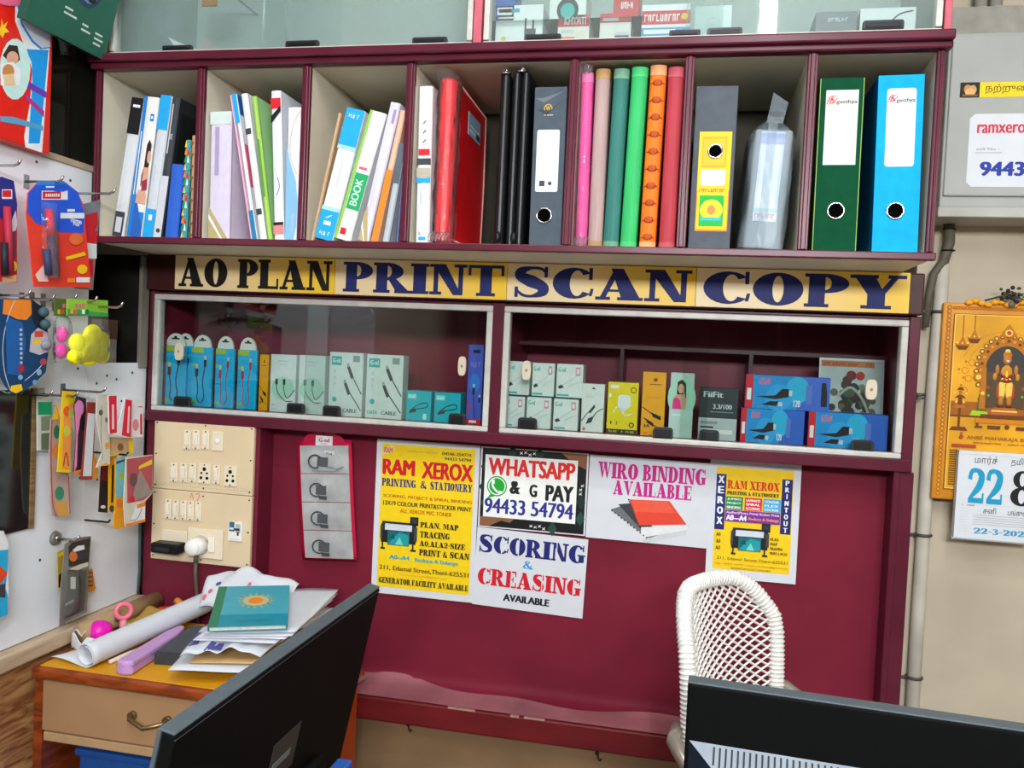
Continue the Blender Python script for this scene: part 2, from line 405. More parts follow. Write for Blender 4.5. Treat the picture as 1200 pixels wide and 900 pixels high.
black = mat('black_plastic', '#101012', 0.4, var=0.1, scale=50)
softblack = mat('black_vinyl', '#141618', 0.35, var=0.1, scale=60, bump=0.05)
white = mat('white_paper', '#d4d8de', 0.6, var=0.015)
whiteplastic = mat('white_plastic', '#efeee8', 0.35, var=0.02)
glass = clear('cabinet_glass', (0.93, 0.97, 0.95), 0.0, 1.5)
wrap = clear('clear_wrap', (0.98, 0.98, 0.98), 0.10, 1.22, haze=0.05, hazecol=(0.85, 0.85, 0.87), bump=0.25, scale=60)
bagwrap = clear('milky_bag', (0.9, 0.93, 0.95), 0.25, 1.25, haze=0.27, hazecol=(0.50, 0.60, 0.66), bump=0.2, scale=22)
dustglass = clear('dusty_glass', (0.92, 0.96, 0.95), 0.02, 1.45, haze=0.06, hazecol=(0.72, 0.80, 0.77), scale=3)
K = ink
# ================================================================== room shell
def slab(name, a, b, m, **k): return struct(MB().box(a, b, m).build(name, **k))
floorm = mat('floor_tile_grey', '#8d8478', 0.4, var=0.12, scale=4)
slab('floor', (-1.5, -3.5, -0.06), (2.0, 0.5, 0.0), floorm)
slab('ceiling', (-1.5, -3.5, 2.85), (2.0, 0.5, 2.92), mat('ceiling_white', '#dcdcd8', 0.8, var=0.02))
slab('wall_left', (-1.46, -3.5, 0), (-1.40, 0.5, 2.85), wallcream)
slab('wall_right', (1.9, -3.5, 0), (1.96, 0.5, 2.85), wallcream)
slab('wall_niche', (-1.40, 0.36, 0), (0.55, 0.42, 2.85), wallcream)
# wall to the right of the cabinets, with its return edge into the niche
slab('wall_back', (0.425, 0.10, 0), (1.9, 0.36, 2.85), wallcream)
# shop front behind the viewer: two piers and a lintel around the open shutter
m_ = MB(); m_.box((-1.40, -3.5, 0), (1.9, -3.44, 2.85), wallcream); struct(m_.build('wall_front'))
m_ = MB(); m_.box((-1.2, -3.44, 0), (1.6, -3.42, 2.45), mat('opposite_maroon', '#84344a', .5))
for z in (.04, .45, .86, 1.27, 1.68, 2.09, 2.44): m_.box((-1.2, -3.42, z), (1.6, -3.12, z+.02), maroon)
for x in (-1.2, -.64, -.08, .48, 1.04, 1.58): m_.box((x, -3.42, 0), (x+.02, -3.12, 2.45), maroon)
thing(m_.build('opposite_shelving'), 'maroon shelving on the wall opposite the display cabinet', 'shelf')

# ceiling tube lights
def tube_lamp(name, label, a, b):
    e = empty(name, ((a[0]+b[0])/2, (a[1]+b[1])/2, 2.85))
    a = Vector(a)-e.location; b = Vector(b)-e.location
    d = (b-a).normalized(); h = MB()
    s = d.orthogonal(); 
    P = [a, b]
    w = Vector((d.y, -d.x, 0))*0.028
    h.add([a-w+Vector((0, 0, 0.045)), a+w+Vector((0, 0, 0.045)), b+w+Vector((0, 0, 0.045)), b-w+Vector((0, 0, 0.045)), a-w*.6+Vector((0, 0, 0.02)), a+w*.6+Vector((0, 0, 0.02)), b+w*.6+Vector((0, 0, 0.02)), b-w*.6+Vector((0, 0, 0.02))],
          [(0, 1, 2, 3), (7, 6, 5, 4), (0, 4, 5, 1), (1, 5, 6, 2), (2, 6, 7, 3), (3, 7, 4, 0)], whiteplastic)
    h.build('batten_housing', e)
    t = MB(); t.cyl(a+d*.03, b-d*.03, 0.013, mat('tube_phosphor', '#ffffff', 0.5, var=0, emit=9)); t.build('fluorescent_tube', e)
    c = MB(); c.cyl(a, a+d*.03, 0.017, whiteplastic); c.cyl(b-d*.03, b, 0.017, whiteplastic); c.build('tube_cap', e)
    return thing(e, label, 'lamp')
tube_lamp('tube_light', 'fluorescent tube on the ceiling running towards the cabinets', (TUBE_X, -2.75, 2.805), (TUBE_X, -1.55, 2.805))
tube_lamp('tube_light', 'fluorescent tube on the ceiling running across the shop', (-0.95, -1.25, 2.805), (0.25, -1.25, 2.805))

e_ = empty('tube_light', (.30, -3.08, 2.05)); m_ = MB(); m_.box((-.62, -.04, -.02), (.62, 0, .03), whiteplastic); m_.build('batten_housing', e_, bevel=.004)  # added fitting for the unseen fill lamp behind the viewer
m_ = MB(); m_.cyl((-.58, .016, 0), (.58, .016, 0), .013, MATS['tube_phosphor']); m_.build('fluorescent_tube', e_); m_ = MB(); m_.cyl((-.61, .016, 0), (-.58, .016, 0), .017, whiteplastic); m_.cyl((.58, .016, 0), (.61, .016, 0), .017, whiteplastic); m_.build('tube_cap', e_)
thing(e_, 'added fluorescent fill tube mounted on the front of the opposite maroon shelving', 'lamp')
# ================================================================== open shelf unit (upper)
SX = [-1.126, -0.905, -0.695, -0.4985, -0.2095, -0.0185, 0.1735, 0.369]
SZ0, SZ1, SY, SYB = 1.541, 1.853, -0.22, 0.09
shelf = empty('shelf_unit', (0, 0, 0))
thing(shelf, 'open maroon-edged shelf unit divided into seven compartments of files', 'shelf')
m_ = MB(); m_.box((SX[0], SY+.008, 1.531), (SX[-1], SYB, SZ0), cream); m_.build('bottom_board', shelf)
m_ = MB(); m_.box((SX[0]-.004, SY-.004, 1.5285), (SX[-1]+.004, SY+.008, SZ0), maroon); m_.build('front_lip', shelf, bevel=.002)
m_ = MB(); m_.box((SX[0], SY+.01, SZ1), (SX[-1], SYB, SZ1+.012), cream); m_.build('top_board', shelf)
m_ = MB(); m_.box((SX[0]-.006, SY-.012, SZ1+.0005), (SX[-1]+.008, SY+.01, SZ1+.012), maroon); m_.box((SX[0]-.006, SY-.022, SZ1+.011), (SX[-1]+.008, SY+.01, SZ1+.0265), maroon)
m_.build('top_moulding', shelf, bevel=.003)
m_ = MB(); m_.box((SX[0], SYB, 1.531), (SX[-1], SYB+.008, SZ1+.012), mat('shelf_back_board', '#3f3a2d', 0.7, var=0.12, scale=5)); m_.build('back_board', shelf)  # shade inside the compartments is put into this dark board colour
for i, x in enumerate(SX):
    a, b = (x-.008, x+.008)
    if i == 0: a, b = x, x+.011
    if i == 7: a, b = x-.012, x
    d = MB(); d.box((a+.001, SY+.006, SZ0), (b-.001, SYB, SZ1), cream); dv = d.build('side_panel' if i in (0, 7) else 'divider', shelf)
    e = MB(); e.box((a, SY-.003, SZ0), (b, SY+.006, SZ1), maroon); e.box((a+.004, SY-.006, SZ0), (b-.004, SY-.002, SZ1), maroon); e.build('edge_strip', dv, bevel=.0015)

# ================================================================== upper glass cabinet
UZ = 1.8805; UY = -0.205; UT = 2.46
upc = empty('glass_wall_cabinet', (0, 0, 0))
thing(upc, 'wall cabinet with sliding glass doors above the row of files', 'cabinet')
inner = mat('cabinet_inner_laminate', '#aebbb6', 0.5, var=0.05, scale=3)
m_ = MB(); m_.box((-1.13, UY+.02, UZ), (.377, .09, UZ+.006), inner); m_.box((-1.13, UY, UT), (.377, .09, UT+.02), maroon)
m_.box((-1.13, .09, UZ), (.377, .10, UT+.02), inner); m_.box((-1.13, UY+.02, UZ), (-1.117, .09, UT), inner); m_.box((.364, UY+.02, UZ), (.377, .09, UT), inner)
m_.box((-.400, UY+.02, UZ), (-.386, .09, UT), inner); m_.build('carcass', upc)
pinkm = mat('red_pink_mica', '#c8606e', 0.35, var=0.08, scale=25)
for x0, x1 in ((-.392, -.377), (.366, .377), (-1.13, -1.112)): m_ = MB(); m_.box((x0, UY-.008, UZ), (x1, UY+.02, UT), pinkm); m_.build('stile', upc, bevel=.002)
fr = MB()
for a, b in ((-1.110, -.394), (-.374, .364)):
    fr.box((a, UY-.006, UZ-.0005), (b, UY+.018, UZ+.0115), alu); fr.box((a, UY-.006, UZ+.0135), (a+.010, UY+.016, UT), alu); fr.box((b-.010, UY-.006, UZ+.0135), (b, UY+.016, UT), alu); fr.box((a, UY-.006, UT-.012), (b, UY+.016, UT), alu)
fr.build('sliding_track', upc, bevel=.0015)
pull = mat('dark_finger_pull', '#2c2c30', 0.35, var=0.05)
def finger_pull(parent, x0, x1, z0, z1, y, name='finger_pull'):
    w = x1-x0; h = z1-z0; r = min(w, h)*.3; pts = []
    for (cx, cz, a0) in ((x1-r, z1-r, 0), (x0+r, z1-r, 90)):
        for k in range(5): a = math.radians(a0+22.5*k); pts.append((cx+r*math.cos(a), cz+r*math.sin(a)))
    pts += [(x0, z0), (x1, z0)]
    m = MB(); m.prism(pts, y-.006, y, pull); m.prism([(x0+.004, z0+.002), (x1-.004, z0+.002), (x1-.005, z1-.004), (x0+.005, z1-.004)], y-.0075, y-.006, black)
    return m.build(name, parent, bevel=.001)
for (a, b, off) in ((-1.102, -.75, .002), (-.80, -.402, .009), (-.366, .03, .002), (-.03, .356, .009)):
    g = MB(); g.box((a, UY+off, UZ+.007), (b, UY+off+.004, UT-.01), dustglass); gd = g.build('glass_door', upc)
    for (px0, py0, px1, py1) in ((192, 54, 227, 61.6), (336, 48, 375, 57), (484, 44, 525, 53), (616, 42, 658, 50), (784, 37, 821, 46), (828, 33, 870, 44), (1010, 24, 1059, 36)):
        p = W(px0, py1, Y=UY+off); q = W(px1, py0, Y=UY+off); c = (p.x+q.x)/2
        own = {192: -1.102, 336: -.80, 484: -.80, 616: -.366, 784: -.366, 828: -.03, 1010: -.03}[px0]
        if own == a: finger_pull(gd, p.x, q.x, max(p.z, UZ+.0105), max(q.z, UZ+.0215), UY+off)

# ================================================================== service sign boards over the display window
beam = MB(); beam.box((-1.146, -.022, 1.4555), (.410, .18, 1.5305), brownwood)
thing(beam.build('sign_beam', bevel=.003), 'dark brown beam carrying the four yellow service signs', 'beam')
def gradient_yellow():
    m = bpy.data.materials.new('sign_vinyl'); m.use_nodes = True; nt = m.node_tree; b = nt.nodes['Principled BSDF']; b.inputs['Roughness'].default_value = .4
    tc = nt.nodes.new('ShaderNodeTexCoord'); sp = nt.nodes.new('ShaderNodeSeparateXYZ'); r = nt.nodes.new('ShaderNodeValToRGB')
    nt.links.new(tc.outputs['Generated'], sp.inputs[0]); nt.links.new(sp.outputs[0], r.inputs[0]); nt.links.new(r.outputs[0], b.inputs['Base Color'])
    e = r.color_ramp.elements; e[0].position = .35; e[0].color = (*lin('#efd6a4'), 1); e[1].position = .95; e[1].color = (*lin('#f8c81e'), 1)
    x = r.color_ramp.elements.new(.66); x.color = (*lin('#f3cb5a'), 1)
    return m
signy = gradient_yellow()
ink_navy = ink('#1b2566'); ink_blk = ink('#14120f')
for (x0, x1, txt, col, lab, (u0, u1)) in ((-1.071, -.7095, 'AO PLAN', ink_blk, 'yellow sign board reading AO PLAN', (.025, .985)), (-.7085, -.3505, 'PRINT', ink_navy, 'yellow sign board reading PRINT', (.05, .985)),
        (-.3495, .0105, 'SCAN', ink_navy, 'yellow sign board reading SCAN', (.04, .98)), (.0115, .383, 'COPY', ink_navy, 'yellow sign board reading COPY', (.035, .985))):
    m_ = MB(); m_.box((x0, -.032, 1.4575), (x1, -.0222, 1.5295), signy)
    p = front(m_, x0, 1.4575, x1-x0, .072, -.032)
    p.fat(txt, u0, .085, u1, .925, col)
    thing(m_.build('sign_board'), lab+' above the display window', 'sign', 'service sign boards')

# ================================================================== display cabinet
DZ0, DZ1 = 1.1715, 1.4545
dsp = empty('display_cabinet', (0, 0, 0))
thing(dsp, 'maroon display cabinet with two sliding-glass windows under the service signs', 'cabinet')
m_ = MB()
m_.box((-1.147, -.012, DZ0), (.410, .022, 1.1945), maroon)      # lower rail
m_.box((-1.147, 0, 1.4475), (.410, .022, DZ1), maroon)
m_.box((-1.147, -.006, DZ0), (-1.1375, .022, DZ1), maroon); m_.box((.3925, -.006, DZ0), (.412, .022, DZ1), maroon); m_.box((-.3815, -.004, 1.19), (-.3585, .022, DZ1), maroon)
m_.build('frame', dsp, bevel=.002)
maroon_in = mat('maroon_interior', '#8a2a40', 0.4, var=0.08, scale=10)
m_ = MB(); m_.box((-1.147, .022, DZ0), (.410, .30, 1.203), maroon_in); m_.box((-1.147, .022, DZ1), (.410, .30, DZ1+.001), maroon_in)
m_.box((-1.147, .30, DZ0), (.410, .312, DZ1), maroon_in); m_.box((-1.147, .022, 1.203), (-1.137, .30, DZ1), maroon_in); m_.box((.400, .022, 1.203), (.410, .30, DZ1), maroon_in)
m_.box((-.3765, .04, 1.203), (-.3645, .30, DZ1), maroon_in); m_.build('carcass', dsp)
m_ = MB(); m_.box((-.364, .19, 1.375), (.40, .30, 1.383), maroon_dark); m_.box((-.14, .191, 1.203), (-.132, .30, 1.3748), maroon_dark); m_.box((.13, .191, 1.203), (.138, .30, 1.3748), maroon_dark); m_.build('inner_shelf', dsp)  # added boards standing in for shelf lines reflected in the glass
af = MB()
for a, b in ((-1.1375, -.3815), (-.3585, .3925)):
    af.box((a, -.005, 1.1945), (b, .018, 1.2045), alu); af.box((a, -.005, 1.4355), (b, .018, 1.4475), alu)
    af.box((a, -.005, 1.2046), (a+.0125, .018, 1.4354), alu); af.box((b-.0125, -.005, 1.2046), (b, .018, 1.4354), alu)
af.build('sliding_track', dsp, bevel=.002)
knobm = mat('beige_bumper', '#d9cdb4', 0.35, var=0.03)
for (a, b, off, pulls, knobs) in ((-1.126, -.735, 0.0, ((205, 465, 225, 475), (337, 473, 358, 483)), ((206, 402, 216, 422),)),
        (-.785, -.393, .008, ((379, 476, 400, 487), (526, 485, 546, 497)), ((537, 418, 547, 440),)),
        (-.347, .045, 0.0, ((607, 490, 630, 502), (765, 501, 789, 513)), ((612, 423, 623, 445),)),
        (-.005, .381, .008, ((819, 504, 843, 517), (996.5, 516, 1024, 529)), ((1013, 445, 1028, 468),))):
    g = MB(); g.box((a, off, 1.2045), (b, off+.004, 1.4355), glass); gd = g.build('glass_door', dsp)
    for q in pulls:
        p0 = W(q[0], q[3], Y=off); p1 = W(q[2], q[1], Y=off); finger_pull(gd, p0.x, p1.x, p0.z, p1.z, off)
    for q in knobs:
        p0 = W(q[0], q[3], Y=off); p1 = W(q[2], q[1], Y=off); cx = (p0.x+p1.x)/2; cz = (p0.z+p1.z)/2; rx = (p1.x-p0.x)/2; rz = (p1.z-p0.z)/2
        k_ = MB(); k_.prism([(cx+rx*abs(math.cos(t))**.6*(1 if math.cos(t) > 0 else -1), cz+rz*abs(math.sin(t))**.75*(1 if math.sin(t) > 0 else -1)) for t in [2*math.pi*i/24 for i in range(24)]], off-.006, off, knobm)
        k_.prism([(cx+.0025*math.cos(t), cz+.003*math.sin(t)) for t in [2*math.pi*i/12 for i in range(12)]], off-.0066, off-.006, mat('bumper_hole', '#8f8570'))
        k_.build('bumper_pad', gd, bevel=.001)

# ================================================================== maroon panelling under the display
PY = 0.06
pan = empty('maroon_panelling', (0, 0, 0)); thing(pan, 'maroon rexine-covered panelling with a ledge below the display window', 'panelling')
pan['kind'] = 'structure'
m_ = MB()
def cloth(u, v):
    x = -.877+u*(.385+.877); s = v
    if s < .16:                                  # ledge top sweeping up into the panel
        t = s/.16; y = -.028+.084*t; z = .6405+.004*t+.012*t**6
    else:
        t = (s-.16)/.84; y = PY-.004*math.exp(-t*16); z = .6565+(DZ0-.6565)*t
        y -= .0035*max(0, math.sin(x*21+3*math.sin(x*5))*math.exp(-(t-.10)**2/.01))+.0022*max(0, math.sin(x*9+t*7))*math.exp(-(t-.25)**2/.05)
    return (x, y, z)
dusty = mat('dusty_sheen_rexine', '#a0626a', 0.6, var=.14, scale=9, bump=.4)  # dust plus the ledge's bright sheen, both put into this paler pink
m_.grid(cloth, 90, 60, redcloth)
m_.build('rexine_cover', pan)
m_ = MB(); m_.grid(lambda u, v: tuple(Vector(cloth(u, v*(.135+.025*math.sin(9*u)+.012*math.sin(31*u))))+Vector((0, -.0006, .0008))), 90, 8, dusty); m_.build('dust_sheen_film', pan)
m_ = MB(); m_.box((-.877, PY+.001, .62), (.385, PY+.02, DZ0), maroon_dark); m_.build('backing_board', pan)
m_ = MB(); m_.box((-.877, -.032, .5905), (.417, .05, .6395), mat('ledge_fascia_red', '#66161a', 0.5, var=0.16, scale=8, stretch=(1, 1, 3))); m_.build('ledge_fascia', pan, bevel=.004)
m_ = MB(); m_.box((-1.146, -.001, .40), (-.877, .08, DZ0), mat('maroon_side_panel', '#6f1f33', 0.4, var=0.08, scale=7)); m_.build('switchboard_backing', pan)
m_ = MB(); m_.box((.385, -.004, .6395), (.417, .09, DZ0), maroon); m_.box((.381, -.008, .64), (.393, .0, DZ0), maroon); m_.build('end_post', pan, bevel=.003)
base = MB(); base.box((-.877, .02, 0), (.417, .05, .589), mat('shaded_cream_door', '#8a6e50', 0.5, var=0.12, scale=4)); base.box((-.877, .012, .575), (.417, .02, .589), mat('shadow_strip', '#6f5840', .5))  # cream door browned and strip darkened to paint in the ledge's shade
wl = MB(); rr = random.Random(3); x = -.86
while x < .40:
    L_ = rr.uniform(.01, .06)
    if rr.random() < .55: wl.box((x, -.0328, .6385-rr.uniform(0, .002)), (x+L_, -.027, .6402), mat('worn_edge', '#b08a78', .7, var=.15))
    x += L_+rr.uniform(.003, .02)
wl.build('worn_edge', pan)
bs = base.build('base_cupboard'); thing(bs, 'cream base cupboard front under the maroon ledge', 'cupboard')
for px, py in ((481, 851), (702, 885)):
    p = W(px, py, Y=.012); h = MB()
    h.tube([(p.x-.004, .014, p.z+.006), (p.x-.002, .004, p.z+.004), (p.x, .001, p.z-.002), (p.x+.003, .001, p.z-.006), (p.x+.006, .004, p.z-.003)], .0016, mat('rusty_iron', '#3b2c22', .6, metal=.6)); h.cyl((p.x-.004, .006, p.z+.006), (p.x-.004, .02, p.z+.006), .004, MATS['rusty_iron'])
    h.build('latch_hook', bs)
# ================================================================== files and books on the open shelf
pagem = mat('page_edges', '#e6e0d2', .7, var=.06, scale=90, stretch=(1, 1, .05))
greyboard = mat('grey_board', '#55565c', .5, var=.06, scale=80)
BY = -.205
ROW = {}
def place(bl, br, tl, y=BY):
    b, r, t = W(*bl, Y=y), W(*br, Y=y), W(*tl, Y=y)
    a = math.atan2(t.x-b.x, t.z-b.z); w = (r.x-b.x)*math.cos(a); h = (t-b).length
    h = min(h, (SZ1-SZ0-.006-abs(w*math.sin(a)))/math.cos(a))
    x = b.x; i = max(k for k in range(7) if SX[k]-.02 < x+w/2)
    if ROW.get('i') != i: ROW.clear(); ROW.update(i=i, x=SX[i]+(.0115 if i == 0 else .009), a=0, h=.31)
    for _ in range(3):
        gap = min((x+zz*math.tan(a))-(ROW['x']+zz*math.tan(ROW['a'])) for zz in (0, min(h*math.cos(a), ROW['h'])))
        if gap < .0008:
            d = .0008-gap; x += d; w = max(w-d, w*.62)
    lim = SX[i+1]-(.0125 if i == 6 else .009)
    over = max(x+w/math.cos(a)+zz*math.tan(a) for zz in (0, h*math.cos(a)))-lim
    if over > 0: w = max(w-over, w*.5); over2 = max(x+w/math.cos(a)+zz*math.tan(a) for zz in (0, h*math.cos(a)))-lim; x -= max(0, over2)
    ROW.update(x=x+w/math.cos(a), a=a, h=h*math.cos(a))
    return x, w, h, a
def finish(o, x, w, a, y=BY, z=SZ0):
    o.location = (x, y, z+.0005+max(0, w*math.sin(a))); o.rotation_euler = (0, a, 0)
    return o
def book(bl, br, tl, depth, spine, label, cat='book', pr=None, side=None, name='book', y=BY, group=None, sidepr=None):
    """cover boards, rounded spine and inset page block"""
    x, w, h, a = place(bl, br, tl, y)
    sm = ink(spine); c = ink(side or spine)
    m = MB(); t = min(.002, w*.2)
    m.prism([(0, .004), (t, .001), (w*.5, 0), (w-t, .001), (w, .004), (w, .008), (0, .008)], 0, h, sm, 'Z')
    m.box((0, .004, 0), (t, depth, h), c); m.box((w-t, .004, 0), (w, depth, h), c)
    if pr: pr(front(m, 0, 0, w, h, 0, .0004))
    o = m.build(name, bevel=.0006)
    p = MB(); p.box((t, .008, .003), (w-t, depth-.004, h-.003), pagem); p.build('page_block', o)
    if sidepr: q = MB(); sidepr(Pr(q, (w, .004, 0), (0, 1, 0), (0, 0, 1), depth-.004, h)); q.build('cover_print', o)
    finish(o, x, w, a, y)
    return thing(o, label, cat, group)
ringhole = mat('ring_dark', '#040404', .8, var=0, spec=.02)
def boxfile(bl, br, tl, depth, col, label, pr=None, ring=None, side=None, rough=.65, y=BY, edge=None, name='box_file', ringr=.0125):
    x, w, h, a = place(bl, br, tl, y)
    sm = mat('file_'+col.strip('#'), col, rough, var=.06, scale=50, bump=.04, spec=.08); sd = mat('file_'+(side or col).strip('#'), side or col, rough, var=.06, scale=50, bump=.04, spec=.08)
    m = MB(); t = .003
    m.box((0, 0, 0), (w, t, h), sm); m.box((0, t, 0), (t, depth, h), sd); m.box((w-t, t, 0), (w, depth, h), sd)
    if pr: pr(front(m, 0, 0, w, h, 0))
    o = m.build(name, bevel=.0018)
    p = MB(); p.box((t+.001, t+.004, .006), (w-t-.001, depth-.02, h-.012), pagem); p.build('paper_stack', o)
    if edge:
        q = MB()
        for x0 in (.0004, w-.0016): q.box((x0, -.0006, .001), (x0+.0012, .0002, h-.001), edge)
        q.build('metal_edge', o)
    if ring:
        q = MB(); q.torus((ring[0]*w, -.001, ring[1]*h), (0, 1, 0), ringr, .0018, chrome); q.cyl((ring[0]*w, -.0008, ring[1]*h), (ring[0]*w, .001, ring[1]*h), ringr, ringhole); q.build('finger_ring', o)
    finish(o, x, w, a, y)
    return thing(o, label, 'box file')

i_w = ink('#e9ecee'); i_b = ink('#1c7fd0'); i_sky = ink('#21a7e6'); i_k = ink('#1a1a1c'); i_gr = ink('#1f9a5a'); i_pk = ink('#e2607f'); i_red = ink('#d3232f'); i_dg = ink('#3d4248'); i_lg = ink('#c8cdd2'); i_skin = ink('#d9a58a'); i_hair = ink('#33231f'); i_yel = ink('#f5c81a'); i_or = ink('#f0892a')
# compartment 1
book((130, 273), (144, 273), (155, 111), .21, '#d5dade', 'white ring book with a black top, leaning leftmost of all on the shelf', pr=lambda f: (f.rect(0, .74, 1, 1, i_k), f.rect(.1, 0, .9, .18, i_dg), f.rect(.25, .03, .75, .14, i_lg), f.rect(.2, .93, .8, .95, i_w)))
def lady(f):
    f.rect(0, 0, .24, 1, i_b); f.rect(.24, .0, 1, .18, i_b); f.poly([(.24, .18), (.24, .32), (1, .06), (1, 0), (.24, 0)], ink('#2a64b8')); f.rect(.08, .3, .14, .75, i_w)
    f.poly([(.30, .28), (.40, .34), (.95, .33), (1, .27), (1, .24), (.3, .24)], i_skin)
    f.poly([(.62, .66), (.78, .70), (.95, .66), (.93, .52), (.85, .44), (.72, .40), (.5, .36), (.5, .44), (.6, .5)], i_hair); f.disc(.86, .575, .12, i_skin, ry=.045)
    f.poly([(.62, .5), (.95, .5), (1, .36), (.55, .36)], i_skin); f.poly([(.58, .40), (.95, .42), (1, .34), (.62, .33)], ink('#9c2f4c'))
    f.rect(.6, .83, .86, .88, i_b); f.rect(.66, .845, .8, .865, i_w)
book((145, 273.5), (165, 274.5), (166, 110), .21, '#e8e8e4', 'wide white book with a blue stripe and a photo of a woman', pr=lady)
book((167, 274), (179, 274.5), (189, 108), .21, '#ccd4da', 'grey ring book with sky-blue ends in the first compartment', pr=lambda f: (f.rect(0, .76, 1, 1, i_sky), f.rect(0, 0, 1, .2, i_sky), f.rect(.35, .12, .7, .16, i_w)))
o = book((180, 274.5), (188.5, 275), (202, 110), .2, '#3c4044', 'dark charcoal book in clear plastic beside the small blue book', side='#26292c', pr=lambda f: (f.rect(0, 0, 1, .44, ink('#cfd2d8')), f.disc(.5, .05, .28, i_dg), f.scrawl(.3, .70, .75, .74, i_lg, 7, 7), f.rect(.25, .6, .4, .95, i_lg)), sidepr=lambda f: (f.rect(.05, .1, .7, .9, ink('#17191b')),))
book((190, 275), (207, 275.5), (198.5, 189), .15, '#2f63c8', 'short blue book low in the first compartment')
def tri(f):
    cs = [i_yel, i_red, i_gr, i_sky, i_or, i_w]
    for r in range(13):
        for c in range(2): f.poly([(c*.5, r/13), (c*.5+.5, r/13), (c*.5+.25, (r+1)/13)], cs[(r*2+c*3) % 6])
book((209, 275.5), (217.5, 276), (215, 160), .15, '#4aa39a', 'thin book with a bright triangle-pattern spine', pr=tri)
def saw(f):
    for r in range(9): f.poly([(0, r/9), (.55, (r+.35)/9), (0, (r+.55)/9)], ink('#7a5a3e'))
book((219.5, 276), (229, 276), (222, 155), .15, '#c39a72', 'tan notebook with a sawtooth spine against the first divider', pr=saw)
# compartment 2
book((244, 277), (268, 277), (247, 128), .2, '#d5cfe2', 'lilac-white box of paper at the left of the second compartment', cat='paper box', name='paper_box', pr=lambda f: (f.rect(0, .9, 1, 1, ink('#cfe0da')), f.rect(.25, .5, .45, .88, ink('#a99bc4')), f.poly([(0, 0), (.95, 0), (0, .26)], ink('#b9a878')), f.poly([(0, .16), (.6, 0), (.7, 0), (0, .2)], i_w)))
book((281, 278), (285, 278), (256.5, 109), .2, '#e7b2c8', 'thin pink file leaning left in the second compartment', cat='file', name='thin_file')
book((286, 278.5), (294, 279), (261.5, 108.5), .21, '#dfe3e8', 'white and blue book with a pink block, leaning left', side='#e9ebee', pr=lambda f: (f.rect(0, .8, 1, 1, i_sky), f.rect(0, 0, 1, .2, ink('#1c7fb0')), f.rect(.3, .2, .5, .8, ink('#a7b0ba'))), sidepr=lambda f: (f.rect(0, .86, .9, 1, ink('#1d5fa8')), f.rect(0, .36, 1, .66, i_pk), f.disc(.3, .78, .1, i_pk, ry=.05)))
book((304, 279), (312, 279.5), (281.5, 108), .2, '#e4e6e4', 'slim white book with a grey mark beside the lime-green book', pr=lambda f: (f.rect(.1, .72, .9, .76, i_dg), f.rect(.1, .17, .9, .21, i_dg)))
book((313, 279.5), (318.5, 280), (294.5, 111), .2, '#a3cf5a', 'lime-green book leaning left in the second compartment', side='#9ccb8c', pr=lambda f: (f.rect(.2, .3, .7, .7, ink('#5a9c3c')),))
book((321, 280), (332.5, 281), (317, 105), .2, '#dfe3ea', 'upright white file with red and black bands', cat='file', name='file', pr=lambda f: (f.rect(0, .88, 1, .95, i_red), f.poly([(0, .83), (1, .9), (1, .86), (0, .78)], i_k), f.rect(0, .04, 1, .1, ink('#e08a8c')), f.rect(0, .1, 1, .12, i_k), f.stroke([(.4, .3), (.7, .36), (.5, .42)], .06, i_dg)))
def wave(f):
    f.poly([(0, .72), (.25, .6), (.7, .45), (.85, .3), (.8, .12), (.6, 0), (0, 0)], ink('#86bfe6')); f.stroke([(1, .98), (.4, .85), (.25, .65), (.75, .5)], .06, ink('#d8b8b0')); f.scrawl(.45, .05, .6, .2, i_lg, 6, 6)
book((334, 281), (350, 282), (337, 125), .2, '#e4e8ec', 'white book with a light-blue wave at the right of the second compartment', pr=wave)
# compartment 3
book((363, 281), (367, 281), (396, 131), .19, '#c8a884', 'thin tan book leaning behind the sky-blue and white ring book')
i_pen = [(.35, .10), (.5, .14), (.62, .2)]
book((368.5, 281.5), (390, 283), (407, 129.5), .21, '#e6eeee', 'thick sky-blue and white ring book leaning right in the third compartment', pr=lambda f: (f.rect(0, .72, 1, 1, i_sky), f.rect(0, 0, 1, .22, i_sky), f.rect(0, .69, 1, .72, ink('#a8d8ea')), f.rect(0, .22, 1, .25, ink('#a8d8ea')), f.rect(.3, .11, .7, .14, i_w), f.stroke([(.35, .16), (.65, .19)], .04, i_w), f.scrawl(.2, .93, .8, .96, i_w, 5, 5), f.scrawl(.2, .03, .8, .06, i_w, 5, 5), f.rect(.45, .4, .52, .6, i_lg)))
def bookg(f):
    f.rect(0, 0, .16, 1, ink('#8ecb4a')); f.rect(.2, .24, 1, .52, ink('#22a866'))
    g = Pr(f.mb, f.O+f.U*(.80*f.w)+f.V*(.27*f.h), f.V, -f.U, .21*f.h, .46*f.w, .0012); g.text('BOOK', 0, 0, 1, 1, ink('#c4ead4'), .02)
    f.rect(.25, .04, .6, .09, i_red); f.rect(.3, .55, .8, .57, i_pk); f.rect(.9, .5, .91, .51, ink('#22a866'))
book((391.5, 283), (411, 283.5), (434, 133.5), .21, '#e8eae8', 'white and green book with BOOK on its spine', pr=bookg)
book((412.5, 283.5), (432, 284), (450, 121.5), .21, '#d6d4e6', 'tall lilac-white box of paper with olive stripes, leaning right', cat='paper box', name='paper_box', pr=lambda f: (f.poly([(0, 0), (.9, 0), (.2, .25), (0, .2)], ink('#b9a878')), f.poly([(.0, .1), (.5, 0), (.6, 0), (.0, .14)], i_w), f.rect(.55, .85, .8, .95, ink('#a48fc0'))))
